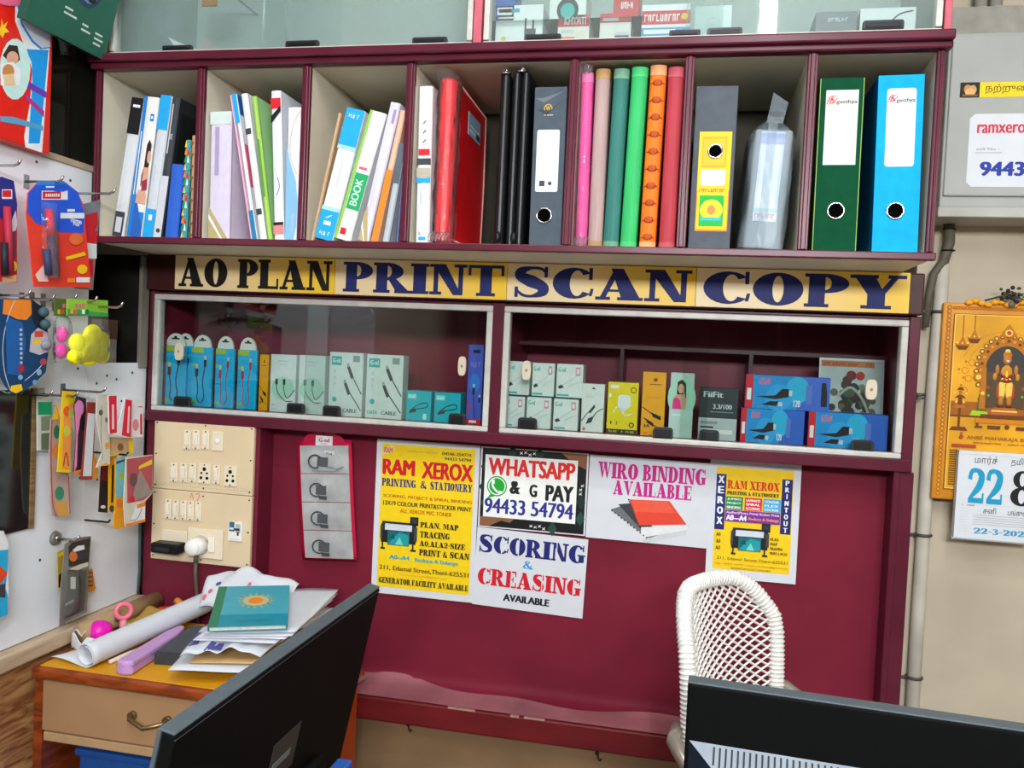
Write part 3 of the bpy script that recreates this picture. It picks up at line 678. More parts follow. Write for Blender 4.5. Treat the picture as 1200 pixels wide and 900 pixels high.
book((433.5, 284), (442, 284.3), (467, 130), .2, '#e8ba9c', 'pink-orange book leaning behind the lilac paper box', pr=lambda f: (f.rect(0, 0, 1, .55, i_or),))
book((443.5, 284.3), (455, 284.6), (464, 169), .18, '#b7bfc6', 'grey and white book leaning near the third divider', pr=lambda f: (f.rect(0, .6, 1, 1, ink('#5b6670')),))
book((457.5, 284.6), (464, 285), (468, 160), .18, '#7a7bb0', 'violet book standing against the third divider')
# compartment 4
def magfile(f):
    f.rect(.1, .56, .9, .60, i_red); f.rect(0, .50, 1, .54, i_dg); f.rect(0, .42, 1, .48, ink('#b9b2a0')); f.rect(0, .385, 1, .415, i_sky)
    for v in (.64, .70, .76): f.stroke([(.4, v), (.6, v+.02)], .06, i_dg)
    f.rect(.3, .25, .4, .35, i_lg); f.rect(.25, .02, .75, .04, i_sky); f.scrawl(.25, .055, .75, .075, i_dg, 3, 3)
book((486, 285), (502.5, 285), (490.5, 101), .22, '#dcdedf', 'white magazine holder with red, grey and blue bands', cat='magazine holder', name='magazine_holder', pr=magfile)
# red zip folio in clear wrap
x, w, h, a = place((506, 285), (525, 285.5), (509, 82)); h -= .008
redm = mat('red_zip_vinyl', '#e0141e', .4, var=.05, scale=14)
m_ = MB(); m_.prism([(0, .012), (.004, .003), (w*.5, 0), (w-.004, .003), (w, .012), (w, .24), (0, .24)], .004, h-.004, redm, 'Z', smooth=False)
rf = m_.build('zip_folder', bevel=.006, seg=3)
q = MB(); q.tube([(w+.001, .02, .01), (w+.001, .23, .012), (w+.001, .236, h*.5), (w+.001, .23, h-.012), (w+.001, .02, h-.008)], .0016, mat('zip_edge', '#e6a09c', .4)); q.build('zip', rf)
q = MB(); q.box((w, .10, h*.74), (w+.0008, .19, h*.88), ink('#9cc4d8')); f = Pr(q, (w+.0008, .10, h*.74), (0, 1, 0), (0, 0, 1), .09, h*.14); f.rect(.1, .15, .6, .3, i_w); f.rect(.1, .4, .9, .5, i_w); f.rect(.65, .1, .95, .35, i_dg); q.build('price_label', rf)
q = MB()
def wrapfn(u, v):
    s = 1.02 if v < .95 else 1
    px_ = [(-.002, .06), (-.003, .01), (w*.3, -.004), (w*.8, -.003), (w+.004, .010), (w+.004, .03)]
    k = u*5; i = min(int(k), 4); t = k-i
    xx = px_[i][0]*(1-t)+px_[i+1][0]*t; yy = px_[i][1]*(1-t)+px_[i+1][1]*t
    n = .0022*math.sin(37*u+11*v)*math.sin(23*v+5*u)
    top = .012*math.sin(u*5)*max(0, v-.9)*10
    return (xx+n-(.012*max(0, v-.93)/.07 if u < .5 else 0), yy+n, v*(h+.004)+top*.6)
q.grid(wrapfn, 24, 40, wrap)
for k in range(6):
    q.tube([(w*.2*k-.003, -.005-.002*(k % 2), .005), (w*.2*k-.002, -.009, .011), (w*.22*k, -.004, .018)], .0035, wrap, 6)
q.build('clear_wrap', rf); finish(rf, x, w, 0)
thing(rf, 'glossy red zip folder in crinkled clear wrap, tall in the fourth compartment', 'folder')
# two black lever files
for k, (bl, br, tl, lab) in enumerate((((577, 286), (589, 286), (575, 82), 'black file with a bright clip on top, next to the red folder'), ((591, 286.5), (612, 287), (590, 80), 'black double-ridged file with a clip on top, left of the grey box file'))):
    x, w, h, a = place(bl, br, tl); a = 0; h -= .007
    m_ = MB(); pts = []
    nrib = 1 if k == 0 else 2
    for r in range(nrib):
        for j in range(9):
            t = math.pi*(1-j/8); pts.append((w/nrib*(r+.5)+w/nrib*.5*math.cos(t), .009-.009*math.sin(t)))
    pts += [(w, .24), (0, .24)]
    m_.prism(pts, 0, h, softblack, 'Z'); o = m_.build('ring_file', bevel=.0015)
    q = MB(); q.cyl((w*.5, .004, h), (w*.5, .004, h+.004), .008, chrome); q.torus((w*.5, .006, h+.002), (0, .3, 1), .008, .0016, chrome); q.tube([(w*.3, .004, h+.003), (w*.6, -.002, h+.006), (w*.8, .006, h+.004)], .002, steel); q.build('metal_clip', o)
    q = MB(); q.ell((w*.5, -.001, .0125), (.006, .006, .011), black); q.build('binding_tip', o)
    finish(o, x, w, 0); thing(o, lab, 'file')
def greylab(f):
    f.rrect(.13, .34, .83, .73, .06, ink('#dfe6e6')); f.rect(.25, .375, .42, .41, i_dg); f.disc(.58, .393, .06, i_dg); f.rect(.25, .425, .72, .43, i_lg)
    f.disc(.44, .865, .13, ink('#caa24a')); f.disc(.44, .865, .1, i_dg); f.text('W', .37, .85, .51, .88, ink('#caa24a')); f.rect(.32, .82, .6, .825, i_lg)
    f.poly([(.0, .93), (.3, .9), (.9, .97), (.3, .93)], ink('#6c7079')); f.poly([(.1, .86), (.4, .82), (.95, .93), (.5, .85)], ink('#3a3d44'))
boxfile((619.5, 286.5), (657, 288), (627, 101), .24, '#515c66', 'slate-grey box file with a white label and gold emblem', greylab, (.45, .19), edge=None)
# compartment 5: five cloth-spined ledgers and a wrapped pink one
def ledger(bl, br, tl, col, cap, label, pr=None):
    x, w, h, a = place(bl, br, tl); sm = mat('ledger_'+col.strip('#'), col, .6, var=.1, scale=14, stretch=(4, 4, .4)); cm = mat('ledger_cap_'+cap.strip('#'), cap, .6)
    m = MB(); pts = [(0, .01)]+[(w*.5-w*.5*math.cos(math.pi*j/8), .008-.008*math.sin(math.pi*j/8)) for j in range(9)]+[(w, .01), (w, .2), (0, .2)]
    m.prism(pts, 0, h, sm, 'Z'); o = m.build('ledger', bevel=.001)
    c = MB(); pts2 = [(p[0]*1.02-.01*w, p[1]-.0006) for p in pts[:11]]+[(w*1.01, .03), (-.01*w, .03)]
    c.prism(pts2, h-.016, h+.0006, cm, 'Z'); c.build('spine_cap', o); c = MB(); c.prism(pts2, -.0003, .010, cm, 'Z'); c.build('spine_cap', o)
    if pr:
        q = MB(); pr(q, w, h); q.build('spine_pattern', o)
    finish(o, x, w, a); return thing(o, label, 'ledger'), w, h
pk, w, h = ledger((671.5, 287.5), (687, 288), (679.5, 84), '#e8489c', '#e46aa8', 'hot-pink ledger wrapped in clear plastic, leftmost of the coloured ledgers')
q = MB(); q.grid(lambda u, v: (-.001+(w+.002)*u+.0008*math.sin(40*v+9*u), -.0035-.006*math.sin(math.pi*u)+.001*math.sin(31*v), v*(h+.01)), 10, 40, wrap)
q.ell((w*.5, .0, h+.006), (w*.45, .012, .008), wrap)
for k in range(5): q.tube([(w*.25*k-.001, -.004, .004), (w*.22*k, -.010, .008), (w*.25*k+.002, -.004, .014)], .003, wrap, 6)
q.build('clear_wrap', pk)
ledger((688, 288), (705, 288.5), (698, 80), '#b69a96', '#b08c5c', 'dusty beige ledger with a tan cap beside the pink one')
ledger((706, 288.5), (724, 289), (719.5, 80), '#357a70', '#6d9c80', 'teal-green ledger with a pale green cap')
ledger((726, 289), (745, 289), (740.5, 78), '#36bc6a', '#46c476', 'bright green ledger in the fifth compartment')
def oranges(q, w, h):
    for k in range(10):
        z = h*(.06+.094*k); q.ell((w*.5, -.0004, z), (w*.3, .001, .006), ink('#b4480e'), 8, 4); q.box((w*.08, -.0003, z-.0012), (w*.92, .0012, z+.0012), ink('#c9560f'))
ledger((748.5, 289), (767.5, 289.5), (762.5, 75.5), '#f07a1e', '#f2a876', 'orange patterned ledger with a dotted spine', oranges)
ledger((771.5, 290), (791, 290), (783.5, 78), '#b83c48', '#c05662', 'red ledger leaning against the fifth divider')
# compartment 6
def yellowlab(f):
    f.rect(.14, .11, .91, .72, i_yel); f.rect(.14, .11, .91, .36, i_or); f.rect(.16, .12, .89, .70, i_yel)
    f.rect(.22, .5, .8, .69, ink('#e8a824')); f.rect(.25, .515, .77, .675, ink('#f2b92c')); f.rrect(.22, .39, .80, .49, .06, ink('#dfe3ee'))
    f.scrawl(.2, .35, .82, .37, i_red, 9, 9); f.rect(.22, .14, .80, .33, ink('#18b23c')); f.disc(.51, .24, .27, ink('#e9d92a'), ry=.065); f.disc(.51, .24, .1, ink('#f08a4a'), ry=.03); f.rect(.26, .175, .76, .195, ink('#35b8c8'))
boxfile((806, 290), (855, 291), (816.5, 99.5), .25, '#5a6068', 'grey box file with a big yellow and green label', yellowlab, (.53, .60), side='#2f5a5c', ringr=.011)
# file in a milky plastic bag
p0 = W(866, 291, Y=BY); p1 = W(919, 291.5, Y=BY); w = p1.x-p0.x
m_ = MB(); hh = .195
m_.box((.006, 0, 0), (w-.006, .20, hh), mat('bagged_file_grey', '#8b959b', .5, var=.06)); o = m_.build('bagged_box_file', bevel=.004)
q = MB(); q.box((.016, -.0015, .045), (w-.018, 0, hh-.004), ink('#d8e2ee')); f = front(q, .016, .045, w-.034, hh-.049, -.0015); f.rect(0, .86, 1, .98, ink('#9aa6dc')); f.rect(.1, .15, .9, .84, ink('#eef2f6')); f.rect(.0, .03, 1, .1, i_w); f.scrawl(.08, .035, .92, .085, ink('#c8424a'), 9, 9); f.rect(0, .1, 1, .14, ink('#a8dbe0')); q.build('front_label', o)
def bagfn(u, v):
    cx = w/2; prof = 1.0 if v < .80 else 1-((v-.80)/.20)**1.3*.82
    a = 2*math.pi*u; c_, s_ = math.cos(a), math.sin(a)
    sx = (abs(c_)**.35)*(1 if c_ > 0 else -1); sy_ = (abs(s_)**.35)*(1 if s_ > 0 else -1)
    n = .0012*math.sin(3*a+9*v)+.0008*math.sin(5*a-14*v)
    return (cx+(w/2+.002)*sx*prof+n, .10+(.107)*sy_*(prof*.9+.1)*(1 if sy_ > 0 else 1)+n, v*.232+.0006)
q.v = q.v; b = MB(); b.grid(bagfn, 48, 30, bagwrap); 
b.grid(lambda u, v: (w/2-.014+.026*u+.006*v, .0+.012*u*v+.004*math.sin(9*v), .205+.05*v-.012*u*v), 4, 6, bagwrap)
b.grid(lambda u, v: (w*.45+.014*(u-.5), -.012-.003*math.sin(11*v+3*u), .002+.20*v), 3, 20, bagwrap)
b.build('plastic_bag', o); finish(o, p0.x, w, math.radians(3)); thing(o, 'box file inside a knotted milky plastic bag, beside the yellow-labelled file', 'box file')
# compartment 7
def agas(f, x0, x1, y0, y1, r):
    if r: f.rrect(x0, y0, x1, y1, r, ink('#dfe3ea'))
    else: f.rect(x0, y0, x1, y1, ink('#dedfd2'))
    W_ = x1-x0; t = y1-.05
    f.ring(x0+W_*.2, t-.005, .09*W_/.7, .07*W_/.7, ink('#d64658'), 60, 330); k_ = f.w/f.h; cxl = x0+W_*.2; cyl = t-.006
    f.stroke([(cxl+W_*(.20*math.cos(a_)*.8-.07*math.sin(a_)*.6), cyl+k_*W_*(.20*math.cos(a_)*.6+.07*math.sin(a_)*.8)) for a_ in [math.radians(20+20*j) for j in range(17)]], .018, ink('#d64658'))
    f.text('A', x0+W_*.12, cyl-.012, x0+W_*.27, cyl+.012, ink('#c83248'), .03); f.text('gasthya', x0+W_*.32, t-.034, x1-.02, t-.006, i_dg, 0.015)
boxfile((951, 293), (1003, 294.5), (961.5, 90.5), .25, '#044a2e', 'dark green lever file with a square cream label', lambda f: agas(f, .15, .88, .50, .93, 0), (.5, .235), edge=mat('brass_edge', '#8fae3c', .4), name='lever_file', side='#0b3a2a')
boxfile((1021.5, 294.5), (1075, 295.5), (1030, 87.5), .25, '#19a9ea', 'bright sky-blue lever file at the right end of the shelf', lambda f: agas(f, .20, .84, .485, .925, .07), (.48, .235), name='lever_file', side='#0d5f8a')

# ================================================================== boxed goods
def goods(name, label, cat, r, y, depth, col, pr=None, z=None, group=None, rot=0, edge=None, side=None, dz=0):
    """printed carton standing on z; r = extent on the front plane"""
    p0 = W(r[0], r[3], Y=y); p1 = W(r[2], r[1], Y=y); w = p1.x-p0.x; zb = p0.z if z is None else z; h = p1.z-p0.z
    if z is not None: h = max(h, p1.z-z)
    m = MB(); m.box((0, 0, 0), (w, depth, h), ink(col, .35))
    m.box((0.0006, .0004, h-.0004), (w-.0006, depth-.0006, h+.0004), ink(side or col, .35)); m.box((w-.0004, .0006, .0006), (w+.0003, depth-.0006, h-.0006), ink(side or col, .35))
    if pr: pr(front(m, 0, 0, w, h, 0))
    o = m.build(name, bevel=.0005, seg=1, loc=(p0.x, y, zb+dz), rot=(0, 0, rot))
    thing(o, label, cat, group); o['h_'] = h; o['w_'] = w
    return o
UB = UZ+.0065; UYB = UY+.04
i_cy = ink('#1fa3c8'); i_teal = ink('#27b0a8'); i_mint = ink('#b4e0cc'); i_pale = ink('#dfe8e6')
def jar(f):
    f.rect(.05, .85, .5, .93, i_cy); f.rect(.62, .1, .86, .5, i_dg); f.rect(.62, .5, .66, .72, i_dg); f.rect(.78, .5, .82, .66, i_dg); f.disc(.18, .3, .05, ink('#d8c23a')); f.disc(.18, .2, .05, ink('#8aa83a')); f.rect(.05, .72, .4, .76, i_lg); f.rect(.66, .2, .82, .24, i_w)
g1 = goods('accessory_box', 'white carton printed with a grey pen holder behind the top right glass', 'box', (580, 5, 637, 51), UYB, .08, '#e8ecec', jar, z=UB)
def lensm(f): f.rect(0, .0, 1, 1, ink('#dfe8e4')); f.disc(.5, .3, .3, i_k, ry=.35); f.disc(.5, .28, .2, i_teal, ry=.22); f.rect(.1, .7, .5, .9, ink('#b9d84a'))
def kh(f): f.rect(0, .68, 1, 1, i_red); f.text('KHYATI', .2, .74, .9, .94, i_w); f.rect(0, 0, .55, .4, i_or); f.rect(.55, .1, .95, .55, ink('#e4dccb')); f.text('525', .1, .1, .45, .3, i_red); f.rect(.1, .5, .5, .6, i_lg)
goods('accessory_box', 'white, red and yellow carton reading KHYATI in the top cabinet', 'box', (653, 17, 691, 50), UYB, .07, '#e6e4de', kh, z=UB)
def rw(f): f.rect(0, .75, 1, 1, i_red); f.rect(.1, .8, .6, .9, i_w); f.rect(.5, .15, .95, .4, ink('#4a4f55')); f.rect(.5, .4, .95, .5, i_lg); f.rect(.7, .22, .9, .3, i_w)
goods('accessory_box', 'white carton with a red band and grey gadget in the top cabinet', 'box', (702, 15, 740, 48), UYB, .07, '#e2e0da', rw, z=UB)
def us(f): f.rect(0, .55, 1, .86, i_red); f.scrawl(.05, .62, .8, .78, i_w, 9, 9); f.rect(0, .5, 1, .55, i_w); f.rect(0, .3, 1, .48, ink('#4a9ad0')); f.rect(.05, .34, .7, .44, i_w); f.rect(.1, .1, .5, .2, ink('#5a8ab0')); f.disc(.88, .72, .07, i_yel)
us_ = goods('accessory_box', 'red, white and blue carton right of the red-banded one in the top cabinet', 'box', (751, 4, 810, 46), UYB, .08, '#e6e9ec', us, z=UB)
goods('accessory_box', 'pale mint carton with a small round print in the top cabinet', 'box', (813, 6, 858, 43), UYB, .07, '#d9e8e6', lambda f: (f.ring(.5, .55, .2, .17, i_lg), f.scrawl(.36, .5, .64, .6, i_lg, 4, 4)), z=UB)
goods('accessory_box', 'flat dark-grey carton behind the rightmost pull of the top cabinet', 'box', (955, 13, 1005, 41), UYB, .12, '#6a7478', lambda f: (f.scrawl(.3, .7, .8, .82, i_lg, 6, 6), f.rect(.2, .3, .8, .34, i_dg), f.rect(.2, .2, .8, .24, i_dg)), z=UB)
goods('accessory_box', 'flat white carton with a dark curve print at the right end of the top cabinet', 'box', (1007, 8, 1074, 38), UYB, .12, '#dde4e2', lambda f: (f.stroke([(.5, .5), (.7, .8), (.95, .9)], .03, i_dg), f.rect(.08, .65, .3, .8, i_pale), f.rect(.05, .2, .35, .25, i_lg)), z=UB)
sh_ = MB(); sh_.box((-.384, UY+.03, 1.936), (-.10, .05, 1.940), clear('glass_shelf', (.9, .97, .94), 0, 1.5)); 
thing(sh_.build('glass_shelf'), 'narrow clear glass shelf inside the top right cabinet', 'shelf')
goods('accessory_box', 'colourful speaker carton on the glass shelf of the top cabinet', 'box', (644, -18, 688, 15), UYB, .07, '#dfe6e2', lensm, z=1.9405)
goods('accessory_box', 'blue carton at the left end of the glass shelf', 'box', (581, -18, 604, 5), UYB, .06, '#2c58b0', lambda f: f.rect(.1, .2, .9, .4, i_w), z=1.9405)
goods('accessory_box', 'red carton with white lettering on the glass shelf', 'box', (719, -18, 750, 6), UYB, .07, '#c8242c', lambda f: f.scrawl(.3, .3, .8, .5, i_w, 4, 4), z=1.9405)
# left bay: flat booklets and a loose sheet behind the glass
for k, (x0, x1, py, c) in enumerate(((-.79, -.69, 0, '#dfe8ea'), (-.70, -.56, .012, '#cfdde6'), (-.55, -.415, .005, '#e6ecec'))):
    m_ = MB(); n = 3+k
    m_.box((x0, UY+.06, UB), (x1, UY+.2, UB+.012), ink(c)); m_.box((x0+.004, UY+.062, UB+.0125), (x1-.01, UY+.19, UB+.018+.002*k), ink('#e9eef0'))
    m_.box((x0+.01, UY+.0595, UB+.003), (x0+.05, UY+.06, UB+.008), i_cy)
    thing(m_.build('booklet_pile', bevel=.001), ['low pile of white booklets behind the second pull of the top left glass', 'low pile of bluish booklets in the middle of the top left cabinet', 'low pile of white booklets at the right of the top left cabinet'][k], 'booklets')
m_ = MB(); m_.grid(lambda u, v: (-1.03+.10*u+.05*(1-v), UY+.04+.02*v+.006*math.sin(4*u), UB+.002+.055*v*(1-.75*u)), 8, 8, ink('#e4eeec')); thing(m_.build('paper_sheet', solid=.0006), 'loose white sheet propped behind the far left pull of the top cabinet', 'paper')
m_ = MB(); p = W(247, 2, Y=-.1); m_.box((p.x-.02, -.10, p.z-.008), (p.x+.012, -.095, p.z+.05), ink('#b4742c')); m_.cyl((p.x-.004, -.103, p.z+.05), (p.x-.004, .09, p.z+.05), .002, steel)
thing(m_.build('paper_tag', bevel=.001), 'orange-brown tag hanging in the top left cabinet', 'tag')

# ================================================================== goods in the display cabinet
DF = 1.2035; DY = .045
cable = mat('cable_black', '#26282a', .45, var=0); cabler = mat('cable_red', '#b8303c', .45, var=0)
def plug2(f, u, v, m, s=.08, k=1):
    f.polys([rc(u-s*.5, v, u+s*.5, v+s*k*1.5)], m); f.polys([rc(u-s*.36, v+s*k*1.5, u+s*.36, v+s*k*2.3)], i_lg)
def pouch(r, label, c1, y=DY, seal=None):
    p0 = W(r[0], r[3], Y=y); p1 = W(r[2], r[1], Y=y); w = p1.x-p0.x; h = p1.z-DF
    m = MB(); hb = h*.83
    blue = mat('pouch_cyan', '#12baf2', .25, var=.05, scale=20)
    m.prism([(0, 0), (w, 0), (w, hb), (0, hb)], 0, .008, blue)
    o = m.build('cable_pouch', bevel=.002, loc=(p0.x, y, DF))
    t = MB(); pts = [(w*.06, hb-.004)]+[(w*.5-w*.42*math.cos(math.pi*j/12), hb+(h-hb)*math.sin(math.pi*j/12)) for j in range(13)]+[(w*.94, hb-.004)]
    t.prism(pts, .001, .0065, whiteplastic); f = front(t, 0, 0, w, h, .001); f.rect(.32, .915, .68, .935, i_k); f.disc(.5, .94, .07, i_k); t.build('hang_tab', o)
    q = MB(); f = front(q, 0, 0, w, h, 0)
    f.rect(.02, .75, .58, .82, ink('#b4cf3a')); f.rect(0, .70, 1, .705, ink('#7fd0ec')); f.rect(.05, .56, .35, .6, ink('#8cc85a'))
    plug2(f, .28, .42, c1, .15, .5); f.stroke([(.28, .42), (.36, .25), (.33, .12), (.45, .06)], .05, c1)
    plug2(f, .68, .56, c1, .13, .5); f.stroke([(.68, .56), (.58, .35), (.66, .14), (.5, .05)], .05, c1); f.disc(.18, .07, .1, ink('#7fc84a')); q.build('cable_print', o)
    return thing(o, label, 'cable')
pouch((204, 391, 228, 473), 'blue cable pouch tucked behind the leftmost one in the display', cable, y=DY+.012)
pouch((190, 391, 219, 472), 'blue pouch with a black cable, leftmost in the display window', cable)
pouch((222.5, 393, 249.5, 475), 'blue pouch with a black cable, right of the leftmost pair', cable)
pouch((250.5, 394.5, 275.5, 477), 'blue pouch with a red cable and lime tag, left of the last blue pouch', cabler)
pouch((276.5, 396, 302, 479), 'blue pouch with a red cable beside the yellow carton', cabler, y=DY+.002)
def ycable(f): f.disc(.55, .88, .09, ink('#8a5a10'), ry=.03); f.rect(.3, .8, .8, .815, ink('#a06a14')); f.rect(.2, .6, .85, .61, ink('#e08c10')); f.stroke([(.02, .45), (.4, .36), (.6, .31)], .04, i_k); f.poly([(.42, .37), (.85, .31), (.85, .25), (.5, .30)], i_k); f.stroke([(.1, .28), (.6, .16), (.95, .12)], .04, i_k); f.poly([(.2, .27), (.55, .2), (.55, .14), (.25, .21)], i_k); f.text('3A', .1, .13, .4, .18, i_k); f.disc(.2, .04, .12, i_or, ry=.02)
goods('cable_box', 'slim yellow cable carton beside the blue pouches', 'box', (302.5, 416, 315, 481), DY, .03, '#f2a81a', ycable, z=DF, side='#d8920f')
def twin(f):
    f.disc(.5, .42, .45, i_mint, ry=.2); f.rect(.3, .88, .7, .9, i_lg); f.rect(.35, .82, .65, .835, i_lg)
    f.stroke([(.25, .5), (.3, .35), (.6, .2), (.9, .2)], .03, i_dg); f.stroke([(.55, .5), (.55, .38), (.7, .25), (.98, .4)], .03, i_dg); f.rect(.2, .48, .3, .58, i_dg); f.rect(.5, .48, .6, .58, i_dg); f.rect(.08, .1, .2, .14, i_lg); f.rect(.08, .04, .3, .06, i_lg)
goods('cable_box', 'white and mint cable carton right of the slim yellow one', 'box', (315.5, 417, 347.5, 482.5), DY, .03, '#dfe9e8', twin, z=DF)
goods('cable_box', 'white and mint cable carton under the overlap of the two left panes', 'box', (348.5, 418, 381.5, 484.5), DY, .03, '#dfe9e8', twin, z=DF)
def gsd(f, cab=True):
    f.rect(.06, .80, .36, .94, i_teal); f.text('G-sd', .10, .84, .32, .91, i_w); f.rect(.7, .86, .9, .96, ink('#8a9a98'))
    for v in (.5, .6, .7): f.rect(.14, v-.02, .2, v+.03, i_lg)
    for (a, b, c, d) in ((.58, .74, .98, .36), (.5, .48, .98, .10)):
        f.stroke([(a, b), ((a+c)/2, (b+d)/2), (c, d)], .03, i_dg); f.poly([(a-.05, b+.03), (a+.03, b+.05), (a+.16, b-.12), (a+.08, b-.15)], i_dg); f.poly([(a-.06, b+.09), (a+.0, b+.1), (a+.03, b+.05), (a-.05, b+.03)], ink('#9aa4a4'))
    f.disc(.18, .26, .07, i_teal); f.text('DATA', .06, .06, .34, .12, i_teal); f.text('CABLE', .44, .06, .86, .12, ink('#3a6a6a'))
goods('cable_box', 'large white data-cable carton right of the second mint one', 'box', (384, 416, 426, 488), DY, .035, '#d7e2de', gsd, z=DF)
goods('cable_box', 'large white data-cable carton left of the small cyan boxes', 'box', (427.5, 419, 473, 491), DY, .035, '#d7e2de', gsd, z=DF)
def cyb(f): f.rect(.06, .74, .4, .9, ink('#8ae0e4')); f.text('G-sd', .1, .78, .34, .86, i_w); f.stroke([(.15, .3), (.45, .52), (.8, .62), (.85, .48), (.45, .4)], .03, i_k); f.poly([(.12, .24), (.2, .38), (.45, .42), (.4, .3)], i_dg); f.rect(.7, .05, .84, .25, ink('#c8e8e4'))
goods('adapter_box', 'small cyan carton left of the other cyan one in the display', 'box', (475, 461, 505.5, 494), DY, .045, '#20b4c4', cyb, z=DF)
goods('adapter_box', 'small cyan carton beside the violet hanging carton', 'box', (508, 464, 540, 497), DY, .045, '#20b4c4', cyb, z=DF)
def viol(f):
    f.rect(.3, .9, .8, .94, i_k); f.scrawl(.2, .72, .85, .79, ink('#a08ae0'), 5, 5); f.disc(.5, .52, .35, ink('#2a7ad8'), ry=.12); plug2(f, .45, .38, i_k, .16, .35); f.stroke([(.45, .38), (.5, .22), (.6, .08)], .05, i_k); plug2(f, .85, .28, i_k, .12, .35); f.text('65W', .08, .12, .25, .3, i_red); f.rect(0, 0, 1, .07, i_red); f.rect(.2, .02, .7, .05, i_w)
goods('cable_box', 'violet-blue hanging carton with a charger plug, right end of the left window', 'box', (545.5, 407, 567, 499), DY, .03, '#4a5cc4', viol, z=DF)
# right window
def small(f, red=True):
    f.text('G-sd', .06, .76, .34, .9, i_teal); f.stroke([(.1, .28), (.5, .5), (.95, .75)], .03, i_lg); f.poly([(.06, .32), (.2, .38), (.3, .3), (.12, .24)], i_dg); f.stroke([(.45, .3), (.7, .42), (.98, .5)], .03, i_lg)
    f.rect(.72, .66, .9, .92, ink('#d89aa4')); f.rect(.76, .72, .86, .86, i_w); f.rect(.04, .04, .5, .09, i_teal)
ups = []
for k, r in enumerate(((587, 466.5, 615, 500.5), (616, 469, 646, 503.5), (647.5, 471, 678, 505.5))):
    o = goods('cable_box', ['small white cable carton at the left end of the bottom row, right window', 'small white cable carton in the middle of the bottom row, right window', 'small white cable carton at the right of the bottom row, right window'][k], 'box', r, DY, .05, '#e2e9e6', small, z=DF, group='small white cable cartons'); ups.append(DF+o['h_'])
tray = MB(); tray.box((-.352, DY+.003, max(ups)+.001), (-.196, DY+.05, max(ups)+.003), ink('#24585c')); thing(tray.build('card_strip', bevel=.0006), 'dark teal card strip between the two rows of small white cartons', 'card')
for k, r in enumerate(((592.7, 428.7, 621, 466), (622.5, 431, 650, 468), (651, 432.7, 683.5, 470))):
    goods('cable_box', ['small white cable carton at the left end of the top row', 'small white cable carton in the middle of the top row', 'small white cable carton at the right end of the top row'][k], 'box', r, DY, .05, '#e2e9e6', small, z=max(ups)+.0035, group='small white cable cartons')
def wcab(f): f.poly([(.42, .9), (.5, .94), (.62, .89)], i_dg); f.rect(0, .78, 1, .785, i_lg); f.rect(.15, .72, .55, .74, i_lg); f.stroke([(.02, .22), (.3, .4), (.6, .54)], .035, i_k); f.poly([(.32, .42), (.58, .58), (.62, .52), (.4, .38)], i_dg); f.stroke([(.98, .5), (.7, .42), (.5, .28)], .04, i_k); f.poly([(.22, .16), (.32, .28), (.58, .34), (.48, .2)], i_dg); f.disc(.15, .06, .07, i_pk)
goods('cable_box', 'white carton with a black cable print left of the yellow charger', 'box', (680, 453, 708.7, 507.5), DY, .04, '#e3e6e2', wcab, z=DF)
def charger(f): f.rect(.08, .88, .35, .95, i_w); f.disc(.84, .86, .1, ink('#5a4a10')); f.disc(.84, .86, .07, i_yel); f.ring(.82, .18, .09, .05, ink('#5a4a10')); f.rrect(.34, .5, .76, .76, .1, i_w); f.poly([(.4, .5), (.66, .5), (.62, .44), (.44, .44)], ink('#d8dce0')); f.stroke([(.2, .4), (.32, .52), (.5, .5)], .03, i_w); f.stroke([(.5, .44), (.6, .36), (.8, .4)], .03, i_w); f.rect(0, 0, 1, .09, ink('#3a3a30')); f.scrawl(.08, .025, .92, .065, ink('#c8b84a'), 12, 12); f.rect(0.04, .7, .12, .78, i_w); f.text('1', .12, .18, .16, .24, i_k); f.text('2', .3, .18, .35, .24, i_k)
goods('charger_box', 'yellow carton printed with a white charger', 'box', (710, 452, 748.7, 510), DY, .04, '#eed51c', charger, z=DF)
goods('cable_box', 'tall orange-yellow cable carton beside the woman carton', 'box', (750, 440, 781, 513), DY, .04, '#f6a818', ycable, z=DF, side='#d8920f')
def woman(f):
    f.disc(.5, .62, .6, i_mint, ry=.3); f.poly([(.28, .62), (.3, .86), (.48, .9), (.66, .84), (.7, .6), (.58, .55), (.36, .56)], i_hair); f.disc(.46, .76, .13, i_skin, ry=.075); f.poly([(.1, .44), (.12, .6), (.3, .67), (.6, .67), (.72, .58), (.68, .44)], i_skin); f.poly([(.12, .44), (.16, .6), (.3, .62), (.44, .58), (.5, .44)], ink('#f0358c')); f.poly([(.56, .66), (.68, .6), (.58, .74)], i_skin); f.rect(0, 0, 1, .43, ink('#c9dedb')); f.rect(.1, .34, .5, .36, i_w)
goods('earphone_box', 'pale mint carton showing a woman in a pink top', 'box', (782.5, 441, 814, 515), DY, .04, '#c4dcd6', woman, z=DF)
def fii(f): f.rect(0, 0, 1, .42, ink('#b8bfc0')); f.rect(0, .42, 1, 1, ink('#30393c')); f.text('FiiFit', .10, .82, .62, .93, i_lg); f.text('3.3/100', .36, .6, .86, .69, i_lg); f.rect(.3, .53, .9, .55, ink('#7a8486')); f.rect(.05, .3, .5, .36, ink('#8a9294')); f.rect(.1, .12, .9, .2, ink('#dfe3e2')); f.rect(.06, .22, .4, .26, i_dg)
goods('earphone_box', 'dark grey and silver carton reading FiiFit', 'box', (817, 462, 865, 520), DY, .04, '#3a4346', fii, z=DF)
